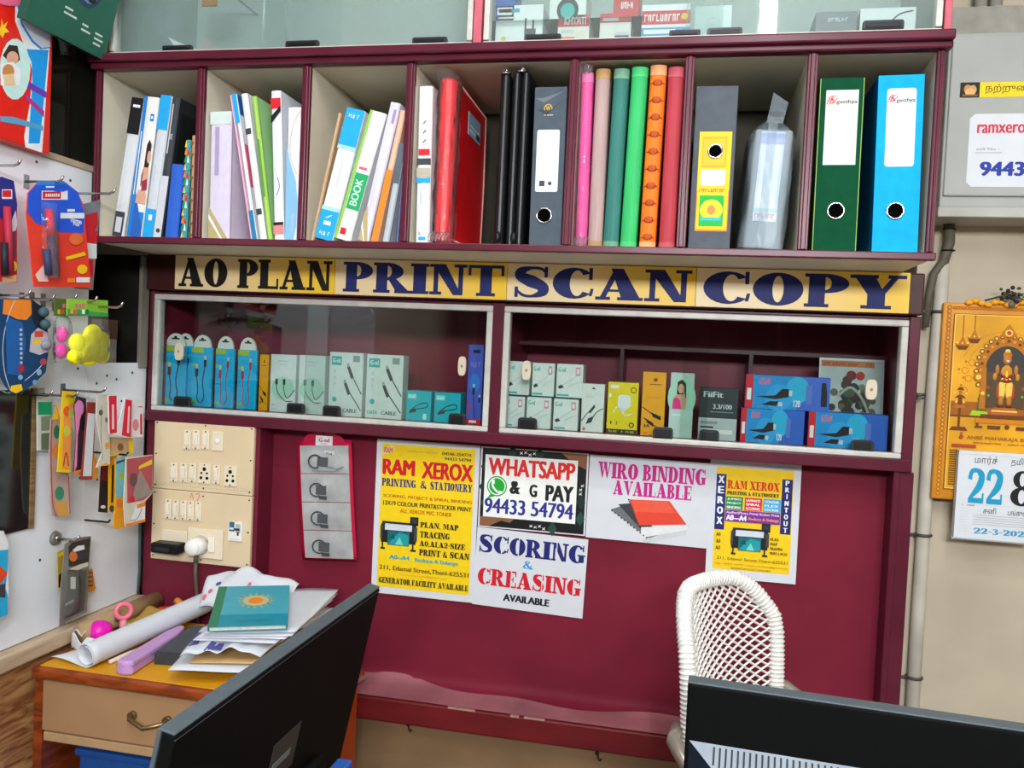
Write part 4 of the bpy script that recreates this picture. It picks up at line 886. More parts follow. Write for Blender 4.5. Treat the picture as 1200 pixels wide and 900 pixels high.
def b65(f):
    f.rect(0, 0, .09, 1, i_red); f.rect(.02, .25, .07, .6, i_w); f.rect(.09, 0, .62, 1, ink('#1b8fd4')); f.disc(.62, .6, .14, ink('#27b0dc'), ry=.4); f.disc(.40, .35, .16, ink('#2b9fe0'), ry=.4); f.text('65W', .16, .72, .30, .92, ink('#e86a7a')); f.poly([(.12, .36), (.36, .42), (.44, .62), (.52, .62), (.52, .38), (.36, .3)], i_k); f.rect(.52, .42, .56, .58, i_lg); f.poly([(.2, .12), (.38, .1), (.40, .24), (.3, .24)], i_k); f.rect(.40, .1, .45, .22, i_lg); f.text('120', .58, .1, .66, .3, i_w); f.rect(.72, .2, .79, .75, ink('#5a78c8'))
o1 = goods('cable_box', 'blue and red fast-cable carton lying at the bottom left of its pile', 'box', (866.5, 488, 943, 523), DY, .05, '#2b62c4', b65, z=DF, group='blue fast-cable cartons')
o2 = goods('cable_box', 'blue and red fast-cable carton lying at the right end of the display', 'box', (945.5, 494, 1041, 529), DY, .05, '#2b62c4', b65, z=DF, group='blue fast-cable cartons')
o3 = goods('cable_box', 'blue and red fast-cable carton lying on top of the other one', 'box', (872, 453, 973, 487), DY, .05, '#3a66cc', lambda f: (b65(f), f.poly([(.90, .15), (.97, .15), (.97, .5), (.95, .85), (.90, .85)], i_k)), z=DF+o1['h_']+.001, group='blue fast-cable cartons')
# leaning picture card
p0 = W(958, 520, Y=.12); p1 = W(1053, 422, Y=.12); w = .394-p0.x-.004; h = p1.z-DF
m_ = MB(); m_.box((0, 0, 0), (w, .006, h), ink('#d5dcda', .3)); f = front(m_, 0, 0, w, h, 0)
f.rect(.02, .02, .98, .98, ink('#c3cfd0')); f.rect(.03, .9, .85, .97, ink('#c8854a')); f.scrawl(.06, .915, .82, .955, i_red, 16, 16)
rr = random.Random(5)
for k in range(34):
    a = rr.uniform(0, 6.28); q = rr.uniform(.05, .34); f.disc(.52+q*math.cos(a), .44+q*.95*math.sin(a), rr.uniform(.05, .1), ink(rr.choice(['#3c4636', '#55604a', '#6f6a58', '#2c3430', '#7a8270', '#4a3a34'])), 9)
f.disc(.5, .8, .08, ink('#7a2a2c')); f.disc(.64, .8, .07, ink('#c0392b')); f.disc(.56, .3, .09, ink('#d0ccc4')); f.stroke([(.3, .55), (.5, .66), (.7, .5), (.85, .2)], .04, ink('#b9b6a6')); f.stroke([(.35, .1), (.5, .2), (.8, .1)], .05, ink('#b0657a'))
c_ = m_.build('picture_card', loc=(p0.x+.002, .15, DF+.0005), rot=(math.radians(-7), 0, 0)); thing(c_, 'glossy picture card leaning at the right end inside the display', 'card')
# dark teal spools behind the cartons
for (px, py, lab) in ((602, 430, 'dark teal spool behind the top row of small white cartons, left'), (640, 432, 'dark teal spool behind the top row of small white cartons, right')):
    p = W(px, py, Y=.13); m_ = MB(); m_.cyl((p.x, .13, DF), (p.x, .13, DF+.062), .014, ink('#1f4a4c')); m_.cyl((p.x, .13, DF+.062), (p.x, .13, DF+.072), .016, ink('#27585a')); m_.cyl((p.x, .13, DF+.072), (p.x, .13, DF+.078), .008, i_dg); thing(m_.build('cable_spool'), lab, 'spool')
# ================================================================== switchboards
def PX(px, py, Y): return W(px, py, Y=Y)
screwm = mat('screw_dark', '#3a3026', .5, metal=.5, var=0)
plate = mat('switch_plate', '#e9dcc2', .35, var=.02)
rock = mat('switch_rocker', '#f0e8d6', .3, var=.02)
def switch(parent, x, z, w, h, y):
    m = MB(); m.box((x, y-.004, z), (x+w, y, z+h), plate); o = m.build('switch', parent, bevel=.0012)
    q = MB(); q.prism([(y-.0065, z+h*.22), (y-.004, z+h*.22), (y-.004, z+h*.78), (y-.0095, z+h*.78)][::-1], x+w*.2, x+w*.8, rock, 'X'); q.build('rocker', o, bevel=.0008)
    q = MB()
    for zz in (z+h*.07, z+h*.93): q.cyl((x+w*.5, y-.0048, zz), (x+w*.5, y-.004, zz), .0016, screwm, 8)
    q.build('screw', o); return o
def socket(parent, x, z, w, h, y):
    m = MB(); m.box((x, y-.004, z), (x+w, y, z+h), plate); o = m.build('socket', parent, bevel=.0012)
    q = MB(); c = x+w/2
    for (dx, v, r) in ((0, .72, .0042), (-.22, .52, .0024), (.22, .52, .0024), (-.24, .28, .0034), (.24, .28, .0034)): q.cyl((c+dx*w, y-.0046, z+h*v), (c+dx*w, y-.004, z+h*v), r, black, 12)
    for v in (.07, .93): q.cyl((c, y-.0048, z+h*v), (c, y-.004, z+h*v), .0016, screwm, 8)
    q.build('pin_hole', o); return o
def board(z0, z1, label, extra):
    m = MB(); m.box((-1.122, -.011, z0), (-.886, -.0015, z1), switchcream); o = m.build('switchboard', bevel=.0015)
    q = MB()
    for x in (-1.116, -1.0, -.892):
        for z in (z0+.008, (z0+z1)/2, z1-.008):
            if not (x == -1.0 and abs(z-(z0+z1)/2) < .01): q.cyl((x, -.0118, z), (x, -.0105, z), .0018, screwm, 8)
    q.build('screw', o); extra(o)
    return thing(o, label, 'switchboard')
def zpt(zx, zy): p = W(160+zx/4.286, 480+zy/4.286, Y=-.011); return p
def sw_at(o, x0, x1, y0, y1, fn=switch):
    a = zpt(x0, y1); b = zpt(x1, y0); return fn(o, a.x, a.z, b.x-a.x, b.z-a.z, -.011)
def top_ex(o):
    for x in (238, 283, 331): sw_at(o, x, x+40, 105, 198)
    ind = MB(); a = zpt(380, 205); b = zpt(440, 112); ind.box((a.x, -.015, a.z), (b.x, -.011, b.z), plate); i_ = ind.build('indicator', o, bevel=.0012)
    q = MB(); q.ell(((a.x+b.x)/2, -.0155, (a.z+b.z)/2), (.006, .003, .006), whiteplastic); q.build('lamp_lens', i_)
    for x, dy in ((172, 0), (220, 2), (265, 4)): sw_at(o, x, x+40, 270+dy, 360+dy)
    sw_at(o, 312, 378, 272, 368, socket); sw_at(o, 386, 424, 280, 372); sw_at(o, 442, 508, 286, 382, socket)
    q = MB()
    for k in range(46):
        q.cyl((-1.118+.0051*k, -.0113, 1.0345+.0004*(k % 3)), (-1.118+.0051*k, -.0105, 1.0345), .0007, mat('ant_dust', '#6d5c46'), 6)
        if k % 2: q.cyl((-1.118+.0051*k, -.0113, 1.0395), (-1.118+.0051*k, -.0105, 1.0395), .0006, MATS['ant_dust'], 6)
    for k in range(28):
        if k % 3: q.cyl((-1.105+.0075*k, -.0113, 1.174), (-1.105+.0075*k, -.0105, 1.174), .0008, MATS['ant_dust'], 6)
    s = q.build('dust_speck', o); s['kind'] = 'stuff'
def bot_ex(o):
    for k, x in enumerate((145, 183, 221, 258, 296)): sw_at(o, x, x+35, 452+3*k, 546+3*k)
    a = zpt(130, 690); b = zpt(258, 612); q = MB(); q.box((a.x, -.014, a.z), (b.x, -.011, b.z), plate); q.build('socket_plate', o, bevel=.001)
    a = zpt(262, 735); b = zpt(442, 605); q = MB(); q.box((a.x, -.018, a.z), (b.x, -.011, b.z), plate); pl = q.build('socket_plate', o, bevel=.0015)
    a = zpt(370, 710); b = zpt(405, 640); q = MB(); q.box((a.x, -.022, a.z), (b.x, -.018, b.z), rock); q.build('rocker', pl, bevel=.001)
    a = zpt(464, 655); b = zpt(536, 566); q = MB(); q.box((a.x, -.016, a.z), (b.x, -.011, b.z), whiteplastic); f = front(q, a.x, a.z, b.x-a.x, b.z-a.z, -.016); f.rect(.08, .5, .46, 1, ink('#3c6a86')); f.rect(.12, .6, .4, .7, i_w); f.rect(.55, .45, .9, .9, ink('#b8bcb8')); f.rect(.45, .55, .85, .68, i_dg); f.rect(.65, .3, .8, .5, i_dg); f.rect(.1, .08, .9, .12, i_lg); q.build('circuit_breaker', o, bevel=.0008)
    q = MB(); f = front(q, -1.122, .871, .236, .154, -.011)
    f.stroke([(.39, .9), (.4, .97), (.42, .88)], .006, ink('#d8664e')); f.stroke([(.44, .96), (.48, .97), (.46, .87)], .006, ink('#d8664e')); q.build('pen_mark', o)
board(1.0255, 1.1765, 'upper cream switchboard with two rows of switches and sockets', top_ex)
board(.8705, 1.0245, 'lower cream switchboard with a breaker and two plugs in it', bot_ex)
# plugs
a = W(182, 640, Y=-.03); b = W(214, 640, Y=-.03)
m_ = MB(); m_.box((a.x, -.050, a.z-.010), (b.x, -.0145, a.z+.012), black); o = m_.build('black_adapter', bevel=.005, seg=3)
q = MB(); q.box((a.x+.012, -.0505, a.z-.004), (b.x-.02, -.050, a.z+.004), ink('#2a2c30')); q.build('rating_label', o); thing(o, 'flat black adapter plugged into the lower switchboard', 'adapter')
c = W(231, 640, Y=-.03)
m_ = MB(); m_.cyl((c.x, -.050, c.z), (c.x, -.0185, c.z), .017, whiteplastic, 24, r2=.021); m_.ell((c.x, -.050, c.z), (.017, .008, .017), whiteplastic); o = m_.build('white_plug')
q = MB(); q.cyl((c.x, -.032, c.z-.018), (c.x, -.034, c.z-.034), .005, mat('cord_grey', '#5b564c', .5), 12); q.build('strain_relief', o)
q = MB(); q.tube([(c.x, -.034, c.z-.03), (c.x+.001, -.034, c.z-.06), (c.x+.003, -.028, c.z-.11), (c.x+.004, -.022, .745)], .0038, MATS['cord_grey'], 10); q.build('cord', o)
thing(o, 'round white plug with a grey cord hanging from the lower switchboard', 'plug')

# ================================================================== hanging sachet card
p = W(349, 655, Y=.03)
x0, x1 = -.806, -.684; zt, zb, dx = 1.147, .893, .0235
m_ = MB(); fm = mat('crimson_card', '#c4123f', .4, var=.04)
def cardpt(u, v, y): return (x0+u*(x1-x0)+dx*(1-v), y-.006*math.sin(math.pi*v)*.6, zb+.008*u+v*(zt-zb))
vs = []
m_.grid(lambda u, v: cardpt(u, v, .030), 6, 14, fm)
tab = [(x0+.012, zt-.006)]+[(x0+.061-.047*math.cos(math.pi*j/14), zt+.001+.021*math.sin(math.pi*j/14)) for j in range(15)]+[(x1-.012, zt-.002)]
m_.add([(a_, .030, b_) for a_, b_ in tab], [tuple(range(len(tab)))], fm)
o = m_.build('hanging_card', solid=.0012)
q = MB(); q.grid(lambda u, v: tuple(Vector(cardpt(u*1.0-.035, v*.98-.01, .034))), 4, 8, mat('crimson_card_edge', '#a51238', .4)); q.build('rear_card', o, solid=.001)
sach = mat('sachet_film', '#a9abaa', .3, var=.10, scale=30, bump=.5)
for k in range(4):
    v1 = .955-.2375*k; v0 = v1-.232
    q = MB(); q.grid(lambda u, v: (lambda P: (P[0], P[1]-.0035-.004*math.sin(math.pi*u)*math.sin(math.pi*v), P[2]))(cardpt(.05+.9*u, v0+(v1-v0)*v, .030)), 10, 8, sach)
    s = q.build('sachet', o)
    c0 = cardpt(.3, (v0+v1)/2-.02, .0195); g = MB(); gx = .0 if k else .006
    g.box((c0[0]+.004+gx, .019, c0[2]-.008), (c0[0]+.028+gx, .0215, c0[2]+.012), ink('#4d5052')); R_ = .014
    g.tube([(c0[0]+.012+R_*math.cos(t)*1.1-.006, .0185, c0[2]+.002+R_*math.sin(t)) for t in [math.radians(40+j*26) for j in range(11)]], .0017, i_dg, 6)
    if k == 0: g.tube([(c0[0]+.034, .0185, c0[2]-.006), (c0[0]+.055, .0185, c0[2]-.010), (c0[0]+.07, .0185, c0[2]-.004), (c0[0]+.05, .0185, c0[2]-.016), (c0[0]+.0, .0185, c0[2]-.018)], .001, ink('#8a8c8c'), 6)
    if k != 0: g.box((c0[0]+.012, .018, c0[2]-.017), (c0[0]+.03, .0195, c0[2]-.010), i_dg)
    g.build('cable_clip', s, bevel=.001)
    g = MB(); g.box((c0[0]+.024, .0225, c0[2]+.014), (c0[0]+.046, .0235, c0[2]+.026), ink('#c4c6c4')); f = front(g, c0[0]+.024, c0[2]+.014, .022, .012, .0225); f.text('G-sd', .2, .3, .8, .75, i_dg); g.build('brand_label', s)
q = MB(); q.box((x0+.042, .028, zt-.008), (x0+.080, .0295, zt+.013), i_w); f = front(q, x0+.042, zt-.008, .038, .021, .028); f.text('G-sd', .18, .36, .82, .78, i_red); f.rect(.3, .16, .7, .22, i_pk); q.build('header_label', o)
q = MB(); q.tube([(x0+.06, .0585, zt+.018), (x0+.06, .024, zt+.018), (x0+.06, .021, zt+.021)], .0016, black, 8); q.build('nail', o)
thing(o, 'crimson hanging card of four clear cable sachets beside the switchboards', 'card')

# ================================================================== posters on the maroon panel
def poster(label, x, z, w, h, pr, y=.0545, tilt=0, curl=.0):
    m = MB(); m.box((0, 0, 0), (w, .0006, h), white); f = front(m, 0, 0, w, h, 0); pr(f)
    o = m.build('poster', loc=(x, y, z), rot=(0, tilt, 0)); thing(o, label, 'poster'); return o
Y1 = ink('#f3cf12'); RED = ink('#d01828'); NAV = ink('#20246e'); OR2 = ink('#b86414'); CY = ink('#1da6b8'); MAG = ink('#c81a86')
def printer(f, u, v, w):
    k = f.w/f.h; P = lambda a, b: (u+a*w, v+b*w*k)
    R = lambda a, b, c, d, m: f.poly([P(a, b), P(c, b), P(c, d), P(a, d)], m)
    R(.02, .18, .95, .66, i_k); R(.04, .5, .9, .72, ink('#2b2d30')); R(.12, .50, .84, .66, ink('#cfd6e2')); R(.78, .66, 1.0, .88, i_k); R(.82, .72, .96, .84, ink('#30383e'))
    R(.2, .12, .78, .48, ink('#0f6a70')); f.poly([P(.22, .14), P(.5, .46), P(.76, .40), P(.76, .14)], ink('#1b9aa0')); f.poly([P(.4, .14), P(.52, .34), P(.62, .14)], ink('#6fd0c4')); f.poly([P(.25, .3), P(.35, .42), P(.4, .28)], ink('#0a4850'))
    R(0, .26, .06, .62, i_dg); R(.9, .26, .98, .62, i_dg); R(.05, .02, .09, .2, i_k); R(.86, .02, .90, .2, i_k); R(.02, 0, .14, .05, i_k); R(.82, 0, .96, .05, i_k)
def p1(f):
    f.rect(.055, .045, .955, .972, Y1)
    f.poly([(.06, .90), (.16, .93), (.17, .965), (.07, .935)], ink('#f0c9b8')); f.text('RAM', .075, .915, .155, .95, ink('#c0583c'), .02)
    f.text('spiralbinding.ramxerox@gmail.com', .30, .925, .60, .943, ink('#b89a2c'), 0); f.text('04546-254774', .64, .925, .92, .945, i_k, .015); f.text('94433 54794', .665, .893, .92, .913, i_k, .015)
    f.text('RAM', .065, .775, .385, .875, RED, .034); f.text('XEROX', .45, .765, .945, .875, RED, .034)
    f.fat('PRINTING', .065, .70, .40, .75, NAV); f.fat('&', .445, .70, .505, .75, NAV); f.fat('STATIONERY', .54, .70, .945, .75, NAV)
    f.text('SCORING, PROJECT & SPIRAL BINDING', .085, .622, .945, .648, OR2, .02); f.text('13X19 COLOUR PRINT&STICKER PRINT', .085, .578, .945, .606, i_k, .02); f.text('ALL XEROX M/C TONER', .255, .535, .76, .56, OR2, .02)
    printer(f, .07, .29, .37)
    f.fat('PLAN, MAP', .46, .447, .83, .487, i_k); f.fat('TRACING', .46, .388, .75, .428, i_k); f.fat('A0,A1,A2-SIZE', .46, .328, .90, .368, i_k); f.fat('PRINT & SCAN', .46, .27, .945, .312, i_k)
    f.text('A0--A4', .17, .232, .37, .258, CY, .03); f.text('Reduce & Enlarge', .42, .222, .84, .252, CY, .025)
    f.text('211, Edamal Street,Theni-625531', .075, .155, .945, .188, ink('#6a4a10'), .015); f.text('ramxerox.theni@gmail.com', .28, .128, .74, .144, ink('#c89a2a'), 0)
    f.fat('GENERATOR FACILITY AVAILABLE', .075, .072, .945, .108, i_k)
poster('yellow RAM XEROX poster, leftmost and largest of the posters', -.6355, .8285, .2265, .3305, p1)
def p2(f):
    f.rect(.015, .015, .985, .985, ink('#0e1210')); f.rect(0, 0, 1, 1, white) if False else None
    dk = ink('#16302a'); bn = ink('#8a5a3c'); lf = ink('#23493a')
    f.poly([(.75, .985), (.985, .985), (.985, .8), (.85, .88)], bn); f.poly([(.015, .015), (.1, .015), (.22, .10), (.18, .16), (.015, .13)], bn); f.poly([(.12, .12), (.3, .08), (.34, .13), (.2, .18)], bn)
    for (a, b) in ((.05, .75), (.04, .5), (.06, .3), (.95, .4), (.95, .2), (.55, .94), (.3, .95), (.7, .05)): f.poly([(a-.045, b), (a, b+.1), (a+.04, b), (a, b-.09)], dk if b > .3 else lf)
    for (a, b) in ((.38, .945), (.42, .955), (.46, .93), (.50, .95), (.94, .55), (.955, .6), (.94, .50), (.5, .06), (.54, .05), (.58, .065), (.62, .04)):
        f.stroke([(a-.012, b-.012), (a+.012, b+.02)], .006, i_w); f.stroke([(a-.012, b+.015), (a+.014, b-.01)], .005, i_w)
    f.rect(.045, .135, .905, .905, ink('#eef0ec'))
    f.text('WHATSAPP', .075, .655, .885, .87, ink('#da2a26'), .03)
    G = ink('#16a52c'); f.disc(.165, .52, .095, G); f.poly([(.075, .36), (.13, .46), (.20, .42)], G); f.ring(.165, .52, .083, .073, i_w); f.stroke([(.122, .585), (.128, .515), (.168, .455), (.21, .445)], .019, i_w); f.poly([(.112, .60), (.14, .60), (.145, .55), (.115, .55)], i_w); f.poly([(.195, .47), (.22, .455), (.215, .43), (.185, .43)], i_w)
    f.text('&', .285, .44, .385, .60, i_k, .05); f.text('G', .47, .42, .545, .575, i_k, .035); f.text('PAY', .62, .39, .88, .585, i_k, .035)
    f.text('94433 54794', .055, .185, .885, .37, ink('#2c2e8c'), .02)
poster('white-on-black WHATSAPP and G PAY notice with a phone number', -.4065, .9905, .2245, .168, p2, y=.0535)
def p3(f):
    N = NAV
    f.fat('SCORING', .03, .685, .985, .915, N); 
    for u in (.235, .39, .73): f.rect(u-.004, .67, u+.004, .93, white)
    f.fat('&', .44, .535, .53, .64, ink('#2a9ad8')); f.fat('CREASING', .035, .27, .97, .485, RED)
    for u in (.11, .34, .62, .90): f.rect(u-.004, .255, u+.004, .50, white)
    f.text('AVAILABLE', .28, .095, .70, .185, i_k, .035)
poster('white SCORING and CREASING notice below the payment notice', -.4115, .8265, .2325, .163, p3, y=.0548, tilt=math.radians(1.5))
def p4(f):
    f.fat('WIRO BINDING', .075, .735, .965, .925, MAG); f.fat('AVAILABLE', .21, .545, .855, .715, MAG)
    S1 = ink('#3a3d40'); S2 = ink('#6a6f72'); S3 = ink('#e04630'); S4 = ink('#ea5a40')
    f.poly([(.2, .36), (.52, .06), (.62, .08), (.5, .30), (.3, .42)], S2); f.poly([(.26, .43), (.50, .10), (.56, .18), (.38, .46)], S1)
    f.poly([(.47, .02), (.85, .26), (.83, .14), (.52, .0)], ink('#c9ced0')); f.poly([(.46, .05), (.84, .2), (.84, .25), (.46, .18)], ink('#dfe3e3'))
    f.poly([(.35, .50), (.68, .52), (.83, .26), (.44, .20)], S3); f.poly([(.37, .495), (.66, .51), (.74, .38), (.40, .36)], S4)
    for k in range(14): t = k/13; f.disc(.345+.095*t, .495-.30*t, .008, i_dg, 8); 
    for k in range(12): t = k/11; f.disc(.21+.3*t, .35-.29*t, .007, i_k, 8)
poster('white WIRO BINDING AVAILABLE notice with red notebooks', -.181, .988, .240, .169, p4, y=.0551, tilt=math.radians(.3))
def p5(f):
    f.rect(.075, .075, .925, .92, ink('#f4cc16')); f.rect(.075, .40, .185, .86, NAV); f.rect(.80, .40, .915, .85, NAV)
    for k, ch in enumerate('XEROX'): f.text(ch, .095, .785-.085*k, .165, .845-.085*k, i_w, .05)
    for k, ch in enumerate('PRINTOUT'): f.text(ch, .835 if ch != 'I' else .850, .80-.055*k, .88 if ch != 'I' else .865, .84-.055*k, i_w, .04 if ch != 'I' else .01)
    f.fat('RAM XEROX', .20, .745, .775, .815, ink('#d82a20')); f.fat('PRINTING & STATIONERY', .20, .695, .775, .725, i_k)
    for a, c, L in ((.19, '#178a4a', ('JUMBO', 'PROJECT', 'BINDING')), (.40, '#d62c38', ('LAMINATE', 'SPIRAL', 'SCORING')), (.605, '#35a6dc', ('COLOUR', 'FLEX', 'STICKER'))):
        f.rect(a, .575, a+.19, .68, ink(c))
        for j, s in enumerate(L): f.text(s, a+.015, .648-.033*j, a+.17, .668-.033*j, i_w, .02)
    f.rect(.19, .475, .795, .57, ink('#7a2a94')); f.text('Aadhar|Photo Print| Sticker Print', .20, .535, .785, .56, ink('#f0d8f0'), .015); f.text('A0---A4', .20, .485, .43, .53, i_w, .04); f.text('Reduce & Enlarge', .45, .49, .785, .52, ink('#f6a83a'), .02)
    printer(f, .265, .205, .43)
    for k, s in enumerate(('A0', 'A1', 'A2')): f.fat(s, .10, .35-.055*k, .15, .378-.055*k, i_k)
    for k, s in enumerate(('PLAN', 'MAP', 'TRACING', 'PRINT & SCAN')): f.fat(s, .70, .345-.038*k, .70+(.09, .08, .14, .19)[k], .365-.038*k, ink('#4a3a14'))
    f.text('211, Edamal Street,Theni-625531', .12, .155, .90, .182, ink('#5a4a10'), .01); f.text('Cell : 94433 54794 / ramxerox.theni@gmail.com', .10, .115, .91, .132, ink('#b0701c'), .01); f.text('GENERATOR FACILITY AVAILABLE', .28, .085, .72, .10, ink('#5a4a10'), .01)
poster('white-bordered yellow XEROX and PRINTOUT poster above the cane chair', .0595, .9315, .171, .2385, p5, y=.0545, tilt=math.radians(-.3))

# ================================================================== wall to the right: meter box, conduits, calendar
grey = mat('grey_enamel', '#a6a8a4', .5, var=.05, scale=8)
m_ = MB(); m_.box((.432, .004, 1.652), (.98, .10, 1.962), grey); o = m_.build('meter_box', bevel=.003)
q = MB(); q.box((.436, -.002, 1.672), (.976, .004, 1.956), grey); q.build('door', o, bevel=.004)
q = MB(); q.box((.428, -.006, 1.634), (.984, .10, 1.652), mat('grey_enamel_lip', '#b0afa8', .5, var=.1, scale=8)); q.build('bottom_flange', o, bevel=.002)
q = MB(); q.box((.432, .012, 1.962), (.98, .10, 2.012), mat('grey_concrete_block', '#96938a', .7, var=.1)); q.build('top_cover', o, bevel=.002)
thing(o, 'grey metal electric meter box at the top right of the wall', 'meter box')
m_ = MB(); m_.box((.4525, -.0028, 1.846), (.66, -.0022, 1.8725), ink('#f2cf1e')); f = front(m_, .4525, 1.846, .2075, .0265, -.0028)
f.rect(0, 0, .155, 1, i_k); f.disc(.06, .55, .03, ink('#d08a4a'), ry=.3); f.disc(.10, .5, .03, ink('#c9a06a'), ry=.32); f.disc(.08, .35, .04, ink('#e0b070'), ry=.25); f.rect(.02, .08, .14, .2, ink('#8a5a2c')); f.text('நற்றுணையாவது', .20, .22, .97, .86, ink('#2a2a18'), .0); thing(m_.build('yellow_sticker'), 'narrow yellow sticker with dark lettering on the meter box', 'sticker')
m_ = MB(); pts = []
X0, X1_, Z0, Z1_ = .472, .70, 1.688, 1.817
c = .008; m_.prism([(X0+c, Z0), (X1_-c, Z0), (X1_, Z0+c), (X1_, Z1_-c), (X1_-c, Z1_), (X0+c, Z1_), (X0, Z1_-c), (X0, Z0+c)], -.0028, -.0021, white); f = front(m_, X0, Z0, X1_-X0, Z1_-Z0, -.0028)
f.text('ramxerox.net', .055, .735, .60, .875, ink('#d02c4a'), .02); f.text('cell No :', .06, .50, .22, .54, ink('#8a8a8a'), .0); f.rect(.05, .465, .24, .47, ink('#6a6a6a')); f.text('94433 54794', .09, .15, .95, .345, ink('#24389c'), .03)
thing(m_.build('phone_label'), 'white label with a red web address and blue number on the meter box', 'label')
pvc = mat('pvc_pipe', '#c6c0b2', .5, var=.1, scale=12); pvcg = mat('pvc_grey', '#a7a49c', .5, var=.08, scale=12)
m_ = MB(); m_.box((.420, .078, 0), (.4335, .099, 1.52), mat('white_casing', '#cfcabc', .5, var=.08, scale=9)); thing(m_.build('wire_casing', bevel=.003), 'flat off-white wire casing running down beside the display cabinet', 'conduit')
m_ = MB(); m_.tube([(.462, .086, 0), (.462, .086, 1.02), (.463, .086, 1.3), (.4665, .086, 1.5), (.466, .086, 1.56)], .0125, pvc, 16); o = m_.build('conduit_pipe')
for z in (.768, 1.044, 1.47):
    q = MB(); q.torus((.462 if z < 1.2 else .4665, .086, z), (0, 0, 1), .0135, .003, mat('dark_clip', '#55514a', .5, metal=.4)); q.tube([(.449, .080, z), (.437, .075, z+.001), (.431, .074, z-.003)], .003, MATS['dark_clip']); q.build('pipe_clip', o)
thing(o, 'cream conduit pipe with dark clips left of the gold calendar', 'conduit')
q = MB(); q.cyl((.427, .066, 1.311), (.445, .066, 1.312), .003, MATS['dark_clip'], 8); q.cyl((.427, .066, 1.305), (.445, .066, 1.306), .002, MATS['dark_clip'], 8); q.box((.432, .064, 1.302), (.438, .080, 1.315), MATS['dark_clip']); thing(q.build('casing_clip'), 'small dark clip on the wire casing at window height', 'clip')
m_ = MB(); m_.tube([(.470, .078, 1.65), (.472, .075, 1.60), (.466, .08, 1.565), (.450, .082, 1.54), (.443, .078, 1.50), (.4395, .074, 1.44)], [.010, .010, .009, .008, .0065, .0065], mat('old_cable', '#5d5848', .6, var=.15, scale=30), 12)
for z in (1.625, 1.585): m_.torus((.471, .0765, z), (0, 0, 1), .0112, .0015, black)
thing(m_.build('old_cable'), 'thick weathered cable curving down under the meter box', 'cable')
for x, lab in ((.498, 'grey pipe rising above the meter box, left of the pair'), (.524, 'grey pipe rising above the meter box, right of the pair')):
    m_ = MB(); m_.cyl((x, .07, 2.012), (x, .07, 2.84), .011, pvcg); m_.cyl((x, .07, 2.013), (x, .07, 2.03), .0145, pvcg); thing(m_.build('riser_pipe'), lab, 'pipe')

# gold calendar
cx0, cx1, cz0, cz1, cyf = .4655, .6835, 1.118, 1.487, .062
gold = mat('calendar_gold', '#d88c0c', .35, var=.10, scale=20, spec=.5); gold2 = mat('calendar_gold_light', '#eaa824', .35, var=.14, scale=9)
g_d = ink('#6e3a0a'); g_m = ink('#b87012'); g_l = ink('#f2c654'); g_r = ink('#b0402a'); g_o = ink('#d07f16')
m_ = MB(); m_.box((cx0, cyf, cz0), (cx1, cyf+.012, cz1), gold); f = front(m_, cx0, cz0, cx1-cx0, cz1-cz0, cyf)
for k in range(44): v = .03+.022*k; f.ring(.05, v, .020, .010, g_m); f.disc(.05, v, .006, g_l, 8)
for k in range(36): u = .09+.024*k; f.ring(u, .975, .014, .006, g_m)
f.rect(.088, .055, .912, .945, g_d); f.rect(.094, .058, .906, .942, g_l); f.rect(.102, .062, .898, .938, gold2)
for r_ in (.34, .29, .24): f.ring(.5, .66, r_, r_-.006, g_o, 20, 160)
for (u, v) in ((.20, .66), (.23, .62), (.20, .56), (.25, .70)): f.ring(u, v, .03, .022, g_o)
f.rect(.102, .425, .898, .435, g_d); f.rect(.102, .435, .898, .50, ink('#a05c12')); f.rect(.102, .50, .898, .505, g_m)
for u, v, s in ((.165, .785, 1), (.255, .82, .95)):
    f.rect(u-.003, v, u+.003, .938, g_d); f.poly([(u-.055*s, v), (u+.055*s, v), (u+.03*s, v-.022), (u-.03*s, v-.022)], g_d); f.poly([(u-.03, v+.01), (u+.03, v+.01), (u, v+.05)], g_m); f.poly([(u-.062*s, v+.010), (u+.062*s, v+.010), (u+.05*s, v), (u-.05*s, v)], g_m)
    for q_ in (-.04, 0, .04): f.disc(u+q_*s, v+.012, .008, g_l, 8)
# standing oil lamp and small green figure at the left
u = .175
for v0, v1, w0, w1, c_ in ((.355, .375, .075, .05, g_d), (.375, .47, .010, .010, g_d), (.47, .485, .05, .03, g_m), (.485, .52, .012, .016, g_d), (.52, .535, .045, .02, g_d), (.535, .56, .012, .012, g_m), (.56, .575, .03, .012, g_d)):
    f.poly([(u-w0, v0), (u+w0, v0), (u+w1, v1), (u-w1, v1)], c_)
for k in range(7): f.disc(u+.028*math.sin(k*1.3), .585+.02*k, .010, ink('#e0a838') if k % 2 else g_m, 8)
for (q_, v) in ((-.045, .545), (.045, .545), (-.03, .50), (.03, .50)): f.disc(u+q_, v, .010, g_l, 8)
f.poly([(.255, .435), (.405, .435), (.39, .458), (.275, .462)], ink('#a4c828')); f.poly([(.305, .46), (.385, .46), (.37, .545), (.32, .545)], ink('#5c6424')); f.disc(.345, .558, .022, ink('#6a7030')); f.disc(.325, .52, .016, ink('#6a7030')); f.disc(.37, .515, .016, ink('#50581e'))
